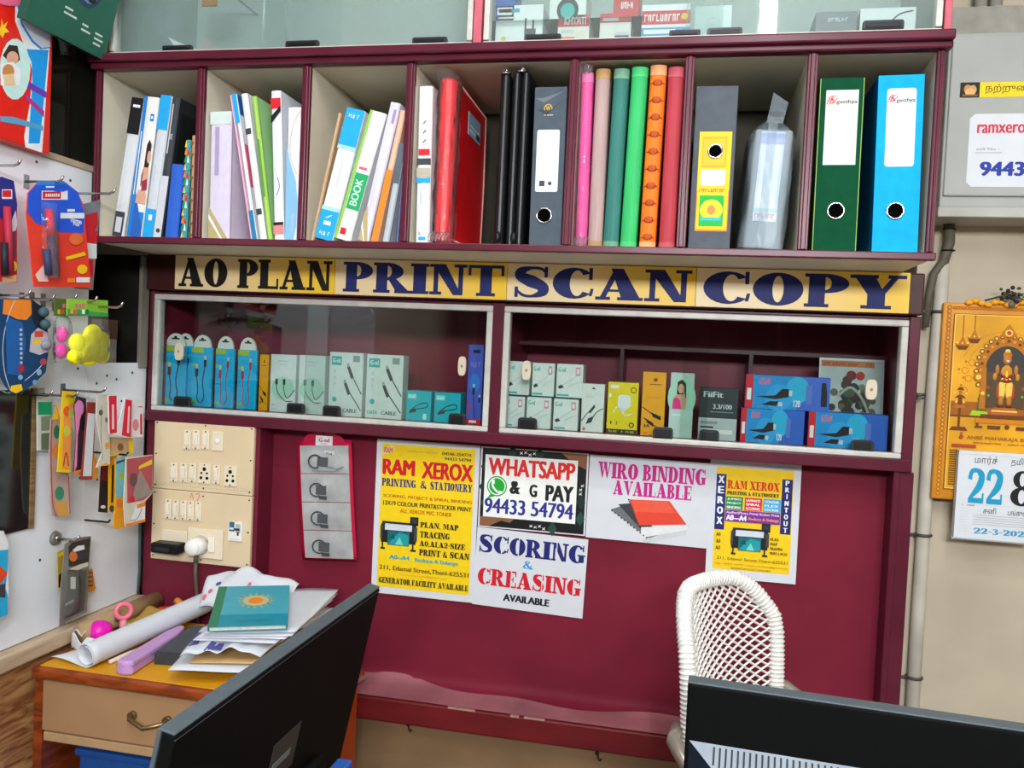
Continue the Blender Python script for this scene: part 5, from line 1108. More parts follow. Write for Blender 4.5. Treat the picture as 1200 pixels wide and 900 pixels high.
# ornate arch framing a standing deity, built of plain rounded shapes
cxu = .52
f.polys(ring2(cxu, .665, .235, .175, .165, .125, -25, 205, 26), g_m)
for k in range(21): a = math.radians(-25+11.5*k); f.disc(cxu+.235*math.cos(a), .665+.175*math.sin(a), .020, g_d, 10); f.disc(cxu+.235*math.cos(a), .665+.175*math.sin(a), .012, g_l, 8)
for k in range(17): a = math.radians(-15+13*k); f.disc(cxu+.198*math.cos(a), .665+.150*math.sin(a), .013, ink('#e0902a') if k % 2 else g_d, 8)
f.poly([(cxu-.07, .835), (cxu+.07, .835), (cxu+.03, .875), (cxu, .90), (cxu-.03, .875)], g_m); f.disc(cxu, .855, .03, g_l, 12); f.disc(cxu, .855, .018, g_r, 10)
f.disc(cxu, .665, .165, ink('#3e3a38'), 30, ry=.125); f.rect(cxu-.15, .48, cxu+.15, .66, ink('#54422a'))
for s in (-1, 1):
    f.poly([(cxu+s*.15, .47), (cxu+s*.20, .47), (cxu+s*.19, .68), (cxu+s*.155, .68)], g_m); f.disc(cxu+s*.215, .63, .04, g_m, 12); f.disc(cxu+s*.215, .63, .022, g_l, 10); f.disc(cxu+s*.175, .55, .016, g_l, 8); f.disc(cxu+s*.135, .58, .014, g_r, 8); f.disc(cxu+s*.13, .54, .012, ink('#7a9a3a'), 8)
f.rect(cxu-.18, .425, cxu+.18, .445, g_d); f.poly([(cxu-.11, .445), (cxu+.11, .445), (cxu+.085, .482), (cxu-.085, .482)], ink('#b4602a')); f.rect(cxu-.10, .46, cxu+.10, .468, g_l)
f.rect(.30, .40, .87, .422, g_o); f.rect(.31, .385, .33, .40, g_d); f.rect(.30, .375, .36, .385, g_d); f.rect(.40, .372, .50, .39, g_d); f.disc(.55, .385, .02, g_d, 10); f.rect(.62, .372, .72, .39, g_d)
o = m_.build('wall_calendar', bevel=.003)
q = MB(); w_ = cx1-cx0; h_ = cz1-cz0; P3 = lambda u, v, d: (cx0+u*w_, cyf-d, cz0+v*h_)
def blob(u, v, d, ru, rv, m): 
    c_ = P3(u, v, d+.003); q.ell(c_, (ru*w_, .003, rv*h_), m, 14, 8)
skin_ = ink('#b8742a'); rob = ink('#c98a24')
blob(cxu, .745, .000, .050, .030, g_m); blob(cxu, .722, .001, .036, .026, skin_); blob(cxu, .715, .004, .014, .006, i_w); blob(cxu, .765, .000, .030, .014, g_l); blob(cxu, .66, .000, .062, .050, rob)
for sgn in (-1, 1):
    blob(cxu+.072*sgn, .672, .0, .022, .034, skin_); blob(cxu+.088*sgn, .636, .001, .018, .020, rob); blob(cxu+.028*sgn, .575, .001, .030, .060, g_l); blob(cxu+.032*sgn, .515, .002, .022, .030, skin_); blob(cxu+.034*sgn, .490, .003, .026, .008, g_d); blob(cxu+.058*sgn, .565, .0, .020, .052, g_r)
for k in range(7): blob(cxu-.045+.015*k, .648-.006*(3-abs(k-3)), .003, .009, .007, g_r)
blob(cxu, .615, .002, .055, .010, ink('#8a2c1c')); blob(cxu, .635, .002, .012, .035, g_l); q.build('printed_relief', o)
q = MB(); f = front(q, cx0, cz0, w_, h_, cyf-.006); f.e = .0001; f.text('ANBE MAHARAJA BHAVAN', .24, .312, .86, .334, ink('#8a5210'), .012); f.scrawl(.30, .296, .80, .304, ink('#9a6214'), 30, 4); f.rect(.13, .272, .32, .288, g_r); f.disc(.20, .325, .018, g_r); f.disc(.20, .345, .012, ink('#c0602a'))
for k in range(16): f.rect(.115, .08+.0115*k, .175, .086+.0115*k, ink('#7a5210'))
q.build('caption_print', o)
thing(o, 'gold wall calendar board with a temple deity under an arch', 'calendar')
# date pad hanging on the calendar
pz0, pz1, py_ = 1.052, 1.214, .040; px1_ = .640
m_ = MB(); m_.box((.502, py_, pz0), (px1_, cyf-.008, pz1), white); f = front(m_, .502, pz0, px1_-.502, pz1-pz0, py_); CYC = ink('#1795c0')
f.text('மார்ச்', .20, .85, .48, .95, i_k, .012); f.text('தமிழ்', .64, .85, .86, .95, i_k, .012)
f.fat('22', .13, .41, .56, .81, CYC); f.fat('8', .655, .41, .93, .81, i_k); f.rect(.04, .395, .96, .399, i_lg); f.scrawl(.08, .375, .24, .39, i_dg, 8, 3)
f.text('சனி', .34, .30, .50, .37, i_k, .012); f.text('பங்குனி', .64, .30, .90, .37, i_k, .012)
for k in range(5): f.rect(.22, .275-.026*k, .95, .278-.026*k, ink('#7d828a'))
for k in range(9): f.rect(.06, .08+.033*k, .16, .086+.033*k, i_lg)
f.fat('22-3-2025', .24, .065, .94, .13, CYC)
o = m_.build('date_pad', bevel=.0008)
q = MB(); q.box((.500, py_+.003, pz0-.003), (px1_+.002, cyf-.0085, pz0), ink('#b9bcc2')); q.build('pad_backing', o); q = MB(); q.box((.502, py_-.001, pz1-.006), (px1_, py_+.001, pz1), ink('#d8dade')); q.build('pad_binding', o)
thing(o, 'white tear-off date pad showing 22 on the gold calendar', 'date pad')
# dried garland over the calendar
m_ = MB(); rr = random.Random(11); leafm = mat('dried_leaf', '#3f4a34', .7, var=.2); leafd = mat('dark_berry', '#3a2228', .7); 
for k in range(34):
    a = rr.uniform(0, 6.28); r_ = rr.uniform(0, .02); c_ = (.580+r_*math.cos(a)*1.2, .058+rr.uniform(-.008, .008), 1.503+r_*math.sin(a)*.9)
    if k % 3: m_.ell(c_, (rr.uniform(.003, .007), .003, rr.uniform(.002, .006)), leafm if k % 2 else ink('#5c6a58'), 7, 5)
    else: m_.ell(c_, (.004, .004, .004), leafd, 7, 5)
m_.tube([(.535, .060, 1.492), (.565, .058, 1.502), (.59, .058, 1.500), (.605, .060, 1.492)], .0018, leafm, 6)
thing(m_.build('dried_garland'), 'small dried leaf garland on top of the gold calendar', 'garland')
for k in range(9):
    pass
m_ = MB(); 
for k in range(13): m_.ell((.508+.011*k, .0585, 1.4875+.0035*math.sin(k*1.7)), (.0075, .005, .005), mat('marigold', '#f0a41c', .7), 8, 5)
thing(m_.build('marigold_string'), 'string of orange marigold petals along the calendar top edge', 'garland')
# ================================================================== left wall
LX = -1.153
m_ = MB(); m_.box((LX-.012, -1.35, .788), (LX, -.190, 1.668), whiteboard); m_.box((LX-.012, -.190, .788), (LX, -.0015, 1.296), whiteboard)
o = struct(m_.build('wall_panel_left', bevel=.001))
q = MB()
for y, z in ((-.335, 1.655), (-.25, 1.64), (-.22, 1.50), (-.30, 1.36), (-.215, 1.285), (-.13, 1.27), (-.10, 1.262), (-.05, 1.275), (-.16, 1.255), (-.09, 1.05), (-.15, 1.06), (-.11, 1.01), (-.20, 1.07), (-.05, .99), (-.30, .93), (-.22, 1.30)): q.cyl((LX, y, z), (LX+.0006, y, z), .0028, ink('#4a4c52'), 10)
q.build('peg_hole', o)
struct(MB().box((LX-.012, -1.35, 1.668), (LX+.003, -.186, 1.680), mat('tan_trim', '#b8a88c', .5)).build('trim_1', bevel=.001))
# dark glass cabinet on the left wall
dc = empty('dark_glass_cabinet'); thing(dc, 'wall cabinet with a dark glass door at the far upper left', 'cabinet')
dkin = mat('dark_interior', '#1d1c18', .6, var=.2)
m_ = MB(); m_.box((-1.395, -1.35, 1.68), (-1.385, -.19, 2.6), dkin); m_.box((-1.385, -1.35, 1.68), (LX-.006, -.19, 1.69), dkin); m_.box((-1.385, -.2, 1.69), (LX-.006, -.19, 2.6), dkin); m_.box((-1.385, -1.35, 2.0), (LX-.03, -.2, 2.01), dkin); m_.build('carcass', dc)
m_ = MB(); m_.box((LX-.006, -1.35, 1.682), (LX-.001, -.19, 2.6), clear('smoked_glass', (.10, .12, .09), .05, 1.5, haze=.03, hazecol=(.3, .33, .25), scale=4)); m_.build('glass_door', dc)
m_ = MB(); m_.box((LX-.010, -.19, 1.668), (LX-.001, -.183, 2.6), brownwood); m_.build('edge_strip', dc)
# recess between the panel and the display cabinet
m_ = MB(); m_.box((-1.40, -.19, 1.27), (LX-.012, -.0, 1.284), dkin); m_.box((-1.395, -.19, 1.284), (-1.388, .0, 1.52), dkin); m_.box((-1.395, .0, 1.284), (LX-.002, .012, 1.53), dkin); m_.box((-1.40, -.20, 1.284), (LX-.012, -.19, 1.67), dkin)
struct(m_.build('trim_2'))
greyb = mat('weathered_board', '#8d8a80', .7, var=.18, scale=9, stretch=(1, 1, .3))
m_ = MB(); m_.box((LX-.004, -.032, 1.285), (LX+.004, -.004, 1.526), greyb); thing(m_.build('weathered_post', bevel=.002), 'narrow weathered grey post in the corner left of the display window', 'post')
m_ = MB(); m_.box((-1.30, -.175, 1.2845), (-1.20, -.04, 1.385), mat('carton_grey', '#9a958a', .7, var=.12)); m_.box((-1.301, -.176, 1.345), (-1.199, -.039, 1.3855), ink('#5a4030')); m_.box((-1.199, -.12, 1.30), (-1.1985, -.09, 1.385), ink('#7a7468')); thing(m_.build('storage_carton', bevel=.001), 'grey carton in the dark recess behind the hanging packets', 'carton')
# wooden counter edge along the wall
walnut = wood('striped_walnut', '#7b4a2a', '#b98a58', 5, (1, 2, 14)); palew = wood('pale_counter', '#b39a7e', '#cdb79a', 5, (6, 1, 6))
m_ = MB(); m_.box((LX-.012, -1.35, .756), (LX+.0235, -.003, .7865), palew); thing(m_.build('counter_edge', bevel=.004), 'pale wooden counter edge running along the foot of the white wall', 'counter')
m_ = MB(); m_.box((LX-.012, -1.35, 0), (LX+.014, -.004, .7555), walnut); thing(m_.build('side_counter', bevel=.002), 'striped wood-grain counter side at the lower left corner', 'counter')

def L(px, py, X): 
    p = W(px, py, X=X); return (p.y, p.z)
class LCard:
    """flat item hanging parallel to the left wall at plane X; outlines in photograph points turned into wall coordinates"""
    def __init__(s, X, outline, m, th=.002):
        s.X = X; s.mb = MB(); s.mb.prism([L(a, b, X) for a, b in outline], X-th, X, m, 'X'); s.e = .0004
    def p(s, pts, m): s.mb.add([(s.X+s.e, *L(a, b, s.X)) for a, b in pts], [tuple(range(len(pts)))], m); s.e += .00008; return s
    def r(s, a, b, c, d, m): return s.p([(a, d), (c, d), (c, b), (a, b)], m)
    def d(s, u, v, rx, ry, m, n=18): return s.p([(u+rx*math.cos(6.2832*k/n), v+ry*math.sin(6.2832*k/n)) for k in range(n)], m)
    def st(s, pts, w, m):
        for q in stroke2(pts, w): s.mb.add([(s.X+s.e, *L(a, b, s.X)) for a, b in q], [(0, 1, 2, 3)], m)
        s.e += .00008; return s
    def t(s, txt, a, b, c, d, m, bold=.02):
        """text along a..c; b top, d bottom"""
        y0, z0 = L(a, d, s.X); y1, z1 = L(c, b, s.X)
        Pr(s.mb, (s.X+s.e, y0, z0), (0, 1, 0), (0, 0, 1), y1-y0, z1-z0, 0).text(txt, 0, 0, 1, 1, m, bold); s.e += .00008; return s
    def done(s, name, label, cat, group=None, bevel=0): return thing(s.mb.build(name, bevel=bevel), label, cat, group)
    def sub(s): q = LCard.__new__(LCard); q.X = s.X; q.mb = MB(); q.e = s.e+.0006; return q
def hook(tip, X, z=None, lab='', plate_=True):
    y, z = L(tip[0], tip[1]+5, X)
    m = MB(); m.tube([(LX, y, z), (X-.012, y, z), (X-.004, y, z+.003), (X, y, z+.010)], .0023, steel, 8)
    if plate_: m.box((LX, y-.006, z-.012), (LX+.0015, y+.006, z+.012), steel)
    return thing(m.build('peg_hook'), lab, 'hook')
hook((135, 222), -1.035, lab='steel peg hook at the upper right of the white board')
hook((74, 208), -1.078, lab='steel peg hook holding the red and blue pen card')
hook((24, 189), -1.085, lab='steel peg hook in the top row at the left edge of the photo')
for t, X, lab in (((36, 342), -1.085, 'steel peg hook over the dark blue card, second row, left'), ((64, 347), -1.085, 'steel peg hook between the dark blue card and the flower packets'), ((90, 347), -1.06, 'steel peg hook in the second row above the pink packet'), ((114, 349), -1.04, 'steel peg hook in the second row through the green header'), ((144, 355.5), -1.01, 'longest steel peg hook of the second row, rightmost')): hook(t, X, lab=lab)

# big red toy carton and dark green carton high on the left
m_ = MB(); X = -1.128
toyred = ink('#e02418', .3)
m_.box((LX+.0005, -.66, 1.6685), (X, -.333, 2.05), toyred); o = m_.build('toy_carton', bevel=.002)
q = LCard.__new__(LCard); q.X = X; q.mb = MB(); q.e = .0004
T = lambda *pts: [(a/4, b/4) for a, b in pts]
q.p(T((70, -40), (244, -40), (232, 230), (196, 715), (118, 690), (112, 640), (140, 480), (150, 330), (130, 260), (70, 100)), i_w)
q.p(T((84, -40), (240, -40), (232, 225), (190, 232), (150, 200), (100, 120), (82, 40)), ink('#2a8ad8')); q.p(T((95, -40), (240, -40), (234, 220), (195, 225), (155, 190), (105, 110)), ink('#dbe2f0'))
q.p(T((118, 230), (226, 235), (185, 672), (132, 672), (150, 380), (146, 290)), ink('#1c9ae6'))
q.p(T((128, 380), (216, 430), (214, 460), (124, 410)), ink('#6a3ab0')); q.p(T((120, 440), (206, 520), (204, 550), (118, 465)), ink('#b03a90'))
q.p(T((0, 545), (60, 548), (200, 590), (200, 612), (90, 585), (0, 570)), ink('#5aa0c8'))
q.d(17, 81, 18, 36, ink('#c6e6e0')); q.p(T((10, 260), (40, 210), (80, 215), (92, 280), (70, 300), (40, 290)), i_hair); q.d(14, 68, 7, 8, i_skin); q.p(T((0, 300), (60, 290), (95, 330), (90, 400), (0, 400)), i_w); q.d(9, 84, 7, 9, ink('#c9884a')); q.p(T((10, 350), (60, 345), (70, 400), (20, 400)), ink('#e2c49a'))
q.p(T((-20, 110), (0, 130), (5, 85), (12, 120), (32, 100), (22, 130), (40, 150), (18, 155), (10, 180), (-5, 160)), i_yel); q.d(14, 2, 16, 5, ink('#e86a90'))
q.mb.build('carton_print', o); thing(o, 'big glossy red and blue toy carton high at the left edge', 'toy box')
a = W(61, 34, X=-1.10); b = W(122, 71, X=-1.10); t = W(140, 0, Y=b.y); lean = math.atan2(t.x-b.x, t.z-b.z); lean = max(0, min(lean, .45))
m_ = MB(); dg = ink('#1f5648', .3); wd = b.y-a.y+.06
m_.box((-.018, 0, 0), (0, wd, .30), dg); f = Pr(m_, (0, 0, 0), (0, 1, 0), (0, 0, 1), wd, .30, .0004); f.rect(0, 0, 1, 1, ink('#27614f'))
f.disc(.60, .40, .20, ink('#26405c'), ry=.17); f.disc(.62, .36, .13, ink('#6a86a8'), ry=.10); f.disc(.55, .45, .10, ink('#9ab4cc'), ry=.06); f.ring(.6, .42, .2, .16, ink('#7a98c0')); f.disc(.66, .30, .06, i_k, ry=.03); f.rect(.52, .44, .58, .62, ink('#40608a'))
for (u, v, l) in ((.38, .17, .1), (.38, .14, .16), (.62, .13, .08), (.62, .10, .12), (.80, .12, .1), (.80, .09, .12), (.80, .06, .1)): f.rect(u, v, u+l, v+.012, ink('#c8d8d0'))
o = m_.build('gadget_carton', bevel=.001, loc=(-1.10, a.y-.06, b.z), rot=(0, lean, 0)); thing(o, 'dark green carton printed with a blue gadget, leaning out high on the left', 'box')

# red and blue pen card (and those behind it)
c = LCard(-1.112, [(95, 240), (118, 234), (109, 340), (88, 338)], ink('#7d8488')); c.p([(100, 252), (114, 248), (115, 262), (107, 280), (99, 275)], i_red); c.r(100, 284, 113, 303, i_w); c.p([(98, 276), (114, 270), (113, 286), (98, 284)], i_red); c.r(99, 304, 109, 324, i_red); c.done('pen_card', 'grey-backed pen card half hidden behind the red and blue one', 'pen card')
c = LCard(-1.094, [(40, 336), (31, 250), (33, 226), (46, 212), (74, 212), (91, 225), (98, 240), (107, 337)], ink('#e8402c'))
c.p([(31.5, 248), (33, 226), (46, 212), (74, 212), (91, 225), (99, 250), (98, 273), (66, 272), (50, 264), (42, 262)], ink('#2458d8')); c.p([(46, 212), (74, 212), (80, 216), (40, 217)], ink('#2a86e0'))
c.r(48.5, 223.5, 79, 234, i_w); c.r(49.5, 224.5, 71, 233, i_red); [c.r(53+2.4*k, 227, 54.6+2.4*k, 230.5, i_w) for k in range(7)]; c.r(53, 218, 63, 220, i_w)
c.r(78, 245, 87, 248, i_w); c.r(70, 249.5, 98, 256, ink('#e8ecf4')); c.t('Thermo', 81, 257, 95, 260, i_w); c.t('Pen', 85, 261.5, 92, 264, i_w)
c.p([(76, 301), (98, 295), (100, 299), (77, 305)], i_yel); c.d(95.5, 315.5, 6, 5.5, i_yel); c.r(78, 326, 87, 331, i_or); c.r(88.5, 325, 104, 331, i_w); c.p([(40, 322), (50, 310), (56, 330), (44, 330)], ink('#f0c8c0')); c.d(88, 280, 8, 7, ink('#e8703a')); c.r(62, 220, 75, 224, ink('#2458d8'))
o = c.done('pen_card', 'red and blue blister card holding a pen, front of the top row', 'pen card')
q = MB()
for (p0_, p1_, r_, m) in (((57, 245), (60, 276), .0065, ink('#d0324a')), ((60, 276), (64, 322), .007, ink('#4a2a4c')), ((54, 292), (57, 322), .006, ink('#3a4266'))):
    A = L(*p0_, -1.086); B = L(*p1_, -1.086); q.cyl((-1.086, *A), (-1.086, *B), r_, m, 14)
q.build('pen', o)
q = MB(); A = L(58, 238, -1.087); B = L(66, 327, -1.087); q.grid(lambda u, v: (-1.0925+.017*math.sin(math.pi*u), A[0]-.014+.034*u+(B[0]-A[0])*(1-v)*.5, B[1]+(A[1]-B[1])*v), 10, 12, wrap); q.build('blister', o)
c = LCard(-1.104, [(-14, 330), (-16, 215), (2, 207), (16, 212), (20, 240), (20, 331)], ink('#b92a34')); c.p([(-16, 240), (-10, 212), (2, 207), (16, 212), (20, 240), (18, 262), (-16, 250)], ink('#2a2c84')); c.r(2, 222, 14, 233, i_w); c.r(2.5, 223, 13, 231, i_red)
c.p([(12, 262), (18, 246), (20, 262), (16, 280)], ink('#d8d0e0')); c.p([(4, 275), (18, 270), (19, 300), (5, 305)], ink('#7a3a4a')); c.d(16.5, 312, 3, 6, i_yel); c.p([(2, 325), (19, 322), (19, 330), (2, 331)], ink('#e8b07a')); o = c.done('pen_card', 'dark blue and red pen card cut by the left edge of the photo', 'pen card')
q = MB(); A = L(8, 242, -1.096); B = L(12, 318, -1.096); q.cyl((-1.096, *A), (-1.096, *B), .006, ink('#b02a44'), 14); A = L(5, 284, -1.096); B = L(6, 322, -1.096); q.cyl((-1.096, *A), (-1.096, *B), .0055, ink('#22242c'), 14); q.build('pen', o)

# dark blue rounded toy card
c = LCard(-1.10, [(-30, 352), (4, 350), (36, 350), (50, 360), (56, 385), (57, 412), (54, 436), (40, 450), (26, 460), (15, 462), (6, 452), (0, 440), (-30, 440)], ink('#12406e'))
c.p([(4, 351), (36, 351), (37, 368), (31, 375), (20, 374), (10, 369), (3, 368)], i_or); c.st([(17, 352), (8, 375), (3, 405), (5, 435), (12, 458)], .9, ink('#c8d0d8')); c.p([(6, 380), (10, 372), (26, 378), (30, 400), (24, 440), (8, 438)], ink('#1b5fa8'))
c.p([(38, 352), (50, 360), (54, 382), (44, 388), (37, 372)], ink('#20242e')); c.d(49, 366, 3, 4, ink('#c8b04a')); c.d(52, 380, 3.5, 4, ink('#4a7a84')); c.p([(36, 392), (44, 384), (56, 390), (56, 412), (46, 416), (34, 412)], ink('#c2bcc4')); c.r(40, 388, 50, 395, ink('#d0503a')); c.r(38, 398, 47, 403, i_yel); c.d(54, 408, 3.5, 5, ink('#d8d4da'))
c.d(24, 432, 4, 5, ink('#a02a4c')); c.d(50, 424, 4, 4, ink('#b04450')); c.d(45, 436, 3, 4, ink('#8ab0d0')); c.d(40, 448, 3, 3, ink('#6a9ac8')); c.d(23, 442, 3, 3, ink('#7ab0d8')); c.p([(12, 452), (24, 450), (26, 457), (18, 461), (11, 458)], i_yel); c.st([(28, 446), (38, 438), (48, 428)], .6, i_w)
for k in range(8): c.r(22, 385+5.5*k, 25, 388+5.5*k, ink('#b8c4d4'))
o = c.done('toy_card', 'large dark blue rounded toy card under the pen cards', 'toy card', bevel=.0008)
q = LCard.__new__(LCard); q.X = -1.0985; q.mb = MB(); q.e = 0
for (u, v) in ((50, 366), (52, 380), (53, 404)): q.mb.ell((-1.094, *L(u, v, -1.096)), (.008, .010, .009), ink('#8a8c98') if v > 390 else ink('#3c5a64'), 12, 8)
q.mb.build('toy_blister', o)
# flower eraser packets
pinkf = mat('pink_rubber', '#ec3fa8', .4, var=.03); yelf = mat('yellow_rubber', '#fbfb08', .4, var=.02)
def flowers(X, header, bag, blobs, m, label, hcol):
    c = LCard(X, header, hcol[0]); c.p([header[0], header[1], (header[1][0], header[1][1]-4), (header[0][0], header[0][1]-8)], hcol[1]); [c.r(header[0][0]+9+4*k, header[0][1]-14, header[0][0]+12+4*k, header[0][1]-9, ink('#d86a7a')) for k in range(3)]; [c.r(header[0][0]+3+4.5*k, header[0][1]-7.5, header[0][0]+6.3+4.5*k, header[0][1]-2, ink(('#e8b020', '#d85a4a', '#2aa05a', '#e8f0e8', '#1a7a3a')[k])) for k in range(3 if X < -1.07 else 5)]; o = c.done('eraser_packet', label, 'packet')
    q = MB(); y0, z0 = L(bag[0], bag[3], X); y1, z1 = L(bag[2], bag[1], X)
    for k in (0, 1): q.grid(lambda u, v: (X+.001+(.017 if k == 0 else -.013)*math.sin(math.pi*min(1, u*1.0))**.35*math.sin(math.pi*min(1, v))**.3+.0008*math.sin(20*u+13*v), y0+(y1-y0)*u, z0+(z1-z0)*v), 10, 12, wrap)
    q.build('clear_bag', o)
    q = MB()
    for (u, v, r1, r2) in blobs: q.ell((X+.001, *L(u, v, X)), (.009 if r1 < .02 else .0095, r1, r2), m, 18, 10)
    q.build('flower_eraser', o)
flowers(-1.082, [(64, 370), (80, 372), (80, 351), (64, 349)], (64, 372, 80, 425), [(72, 392, .012, .014), (71, 411, .013, .014)], pinkf, 'clear packet with pink flower erasers, behind the yellow ones', (ink('#5a6a30'), ink('#4a7a34')))
flowers(-1.06, [(79, 370), (126.5, 371), (126.5, 352), (79, 350)], (79, 371, 126.5, 427), [(103, 407, .034, .027), (108, 394, .024, .022), (90, 402, .020, .018), (119, 401, .019, .020), (119, 416, .018, .016), (87, 418, .017, .014), (103, 419, .026, .016)], yelf, 'clear packet with a bright yellow flower eraser under a green header', (ink('#8cc63c'), ink('#3aa04c')))
q = LCard.__new__(LCard)
# mirror pane
m_ = MB(); y0, z0 = L(0, 628, LX+.004); y1, z1 = L(38, 456, LX+.004)
m_.box((LX+.0005, -.75, z0), (LX+.004, y1, z1), mat('dark_mirror', '#5c6462', .08, metal=.9, var=.05, scale=3)); o = m_.build('wall_mirror', bevel=.0006)
q = MB(); q.box((LX+.0005, y1, z0-.0), (LX+.007, y1+.010, z1+.002), wood('mirror_edge', '#6e5638', '#92744c', 9)); q.build('wooden_edge', o); thing(o, 'dark wall mirror with a brown wooden edge at the left', 'mirror')

# third row of hanging packets
def T5(*pts): return [(a/5, 450+b/5) for a, b in pts]
bar = MB(); yb, zb_ = L(112, 461, -1.085)
hooks3 = [((62, 459), -1.095, 'peg hook carrying the green-topped card, third row'), ((92, 460), -1.075, 'peg hook carrying the yellow and pink packs, third row'), ((124, 455), -1.06, 'peg hook with an upright tip, third row right')]
for t, X, lab in hooks3: hook(t, X, lab=lab)
c = LCard(-1.142, T5((220, 390), (218, 65), (300, 65), (298, 390)), ink('#d8dcd4')); c.p(T5((222, 180), (222, 105), (300, 105), (300, 180)), ink('#1aa46c')); c.p(T5((240, 275), (240, 190), (298, 185), (298, 270)), ink('#8a9478')); c.p(T5((240, 385), (240, 290), (298, 285), (298, 385)), ink('#6c7a5c')); c.done('hair_clip_card', 'white card with a green band beside the mirror', 'card')
c = LCard(-1.118, T5((300, 700), (290, 400), (300, 200), (345, 180), (405, 300), (402, 540), (412, 770), (340, 785), (310, 770)), mat('clear_sleeve_tan', '#c0a89a', .3, var=.12, scale=30))
c.st(T5((304, 200), (298, 420), (308, 690), (330, 775)), 1.6, ink('#c8505a')); c.st(T5((400, 540), (410, 760)), 1.4, ink('#c85a60')); c.d(69.5, 578, 5.5, 8, ink('#3a8a6a')); c.p(T5((320, 690), (390, 690), (398, 770), (340, 775)), ink('#d8a04a')); c.d(66, 506, 3.5, 8, ink('#2a7a5a')); c.d(65, 528, 3, 8, i_or); c.p(T5((300, 210), (340, 100), (345, 205)), i_yel); c.st(T5((305, 130), (330, 135), (340, 200)), 1, i_or)
c.done('long_sleeve', 'long clear plastic sleeve with red edges hanging lowest of the packets', 'packet')
c = LCard(-1.100, T5((338, 515), (370, 40), (440, 45), (440, 80), (418, 200), (412, 522)), ink('#f2c616')); c.p(T5((362, 495), (375, 140), (425, 110), (420, 250), (405, 500)), ink('#f0984a')); c.d(78, 482, 4, 6, ink('#f05a2a')); c.d(83, 484, 3, 5, ink('#a8c84a')); c.d(78, 505, 4, 6, ink('#c8d04a')); c.st(T5((370, 480), (385, 400), (400, 480)), 1, ink('#a02a20')); c.p(T5((390, 62), (420, 62), (420, 70), (390, 70)), i_red); c.done('toy_pack', 'bright yellow blister pack with orange figures', 'packet')
c = LCard(-1.092, T5((432, 520), (450, 300), (435, 130), (450, 70), (505, 85), (505, 190), (495, 480), (470, 530)), mat('black_pink_pack', '#3a2c34', .35, var=.1)); c.p(T5((432, 520), (445, 300), (435, 120), (460, 90), (475, 180), (455, 300), (450, 480)), ink('#ec86b4')); c.d(93, 478, 5, 9, ink('#e08ac0')); c.d(97, 496, 4, 9, i_k); c.p(T5((420, 535), (480, 520), (478, 500), (430, 510)), i_or); c.done('toy_pack', 'pink and black pack between the yellow pack and the white strip', 'packet')
c = LCard(-1.083, T5((475, 562), (515, 105), (560, 108), (555, 300), (540, 560)), ink('#94342c')); c.p(T5((484, 540), (513, 170), (558, 175), (548, 300), (535, 540)), ink('#d4d8dc')); c.p(T5((540, 555), (548, 400), (572, 470), (570, 555)), ink('#d08a2a')); c.done('compass_box', 'long white and maroon strip box in the third row', 'box')
c = LCard(-1.072, T5((565, 490), (600, 400), (565, 200), (572, 70), (635, 60), (642, 260), (645, 470), (600, 480)), ink('#d6cfbf')); c.d(118, 483.5, 2.4, 3.5, ink('#4a5a4a')); c.d(124.5, 492, 1.6, 3, ink('#7a7a6a')); c.st(T5((595, 130), (590, 300), (600, 440)), .6, ink('#8a8272')); c.p(T5((555, 495), (620, 460), (645, 475), (600, 480)), ink('#e8a83a')); c.d(125.5, 522, 2.4, 4, ink('#e8a02a')); c.done('paper_packet', 'cream paper packet with small dark dots in the third row', 'packet')
for k, (pts, lab) in enumerate(((((715, 305), (690, 200), (730, 75), (840, 95), (838, 312)), 'white and pink card with red vertical lettering, rightmost of the third row'), (((640, 290), (634, 70), (685, 68), (690, 240), (735, 90), (775, 95), (768, 312), (710, 305)), 'pair of red ribbon strips on a white card in the third row'))):
    c = LCard(-1.066+.007*k, T5(*pts), ink('#e6e2e4'))
    if k == 0: c.d(159, 498, 3.6, 7, ink('#e08a90')); c.p(T5((820, 295), (832, 295), (832, 175), (820, 175)), i_red); c.p(T5((808, 130), (834, 130), (834, 136), (808, 136)), i_pk); c.d(142, 470, 1.2, 1.4, i_dg)
    else: c.p(T5((642, 292), (636, 70), (682, 68), (684, 285)), ink('#dc1e38')); c.p(T5((712, 300), (735, 90), (772, 95), (766, 312)), ink('#dc1e38')); c.p(T5((654, 265), (654, 120), (666, 120), (668, 265)), ink('#f0c8cc')); c.p(T5((742, 285), (750, 130), (760, 132), (754, 288)), ink('#f0c8cc'))
    c.done('ribbon_card', lab, 'card')
c = LCard(-1.078, T5((645, 410), (645, 310), (775, 318), (782, 400)), ink('#c8a878')); c.d(141, 524, 3.5, 4.5, ink('#8a5a40')); c.p(T5((755, 400), (750, 320), (778, 320), (782, 400)), i_yel); c.p(T5((645, 416), (650, 404), (780, 404), (775, 414)), ink('#e0b83a')); c.done('snack_packet', 'tan packet with a yellow edge below the red ribbon strips', 'packet')
c = LCard(-1.098, T5((580, 750), (595, 480), (640, 470), (630, 755)), mat('dark_pack', '#2a2022', .35, var=.1)); c.p(T5((590, 560), (598, 485), (638, 480), (630, 570)), ink('#7a1e24')); c.d(120.5, 594, 3, 2, i_w); c.done('toy_pack', 'black and dark red pack at the left of the lower cluster', 'packet')
c = LCard(-1.088, T5((638, 740), (640, 425), (685, 420), (672, 690), (660, 755)), ink('#f0b41e')); c.p(T5((650, 700), (655, 480), (668, 470), (662, 690)), i_k); c.d(131, 596, 3, 4, ink('#4a5a3a')); c.done('toy_pack', 'yellow and black pack in the middle of the lower cluster', 'packet')
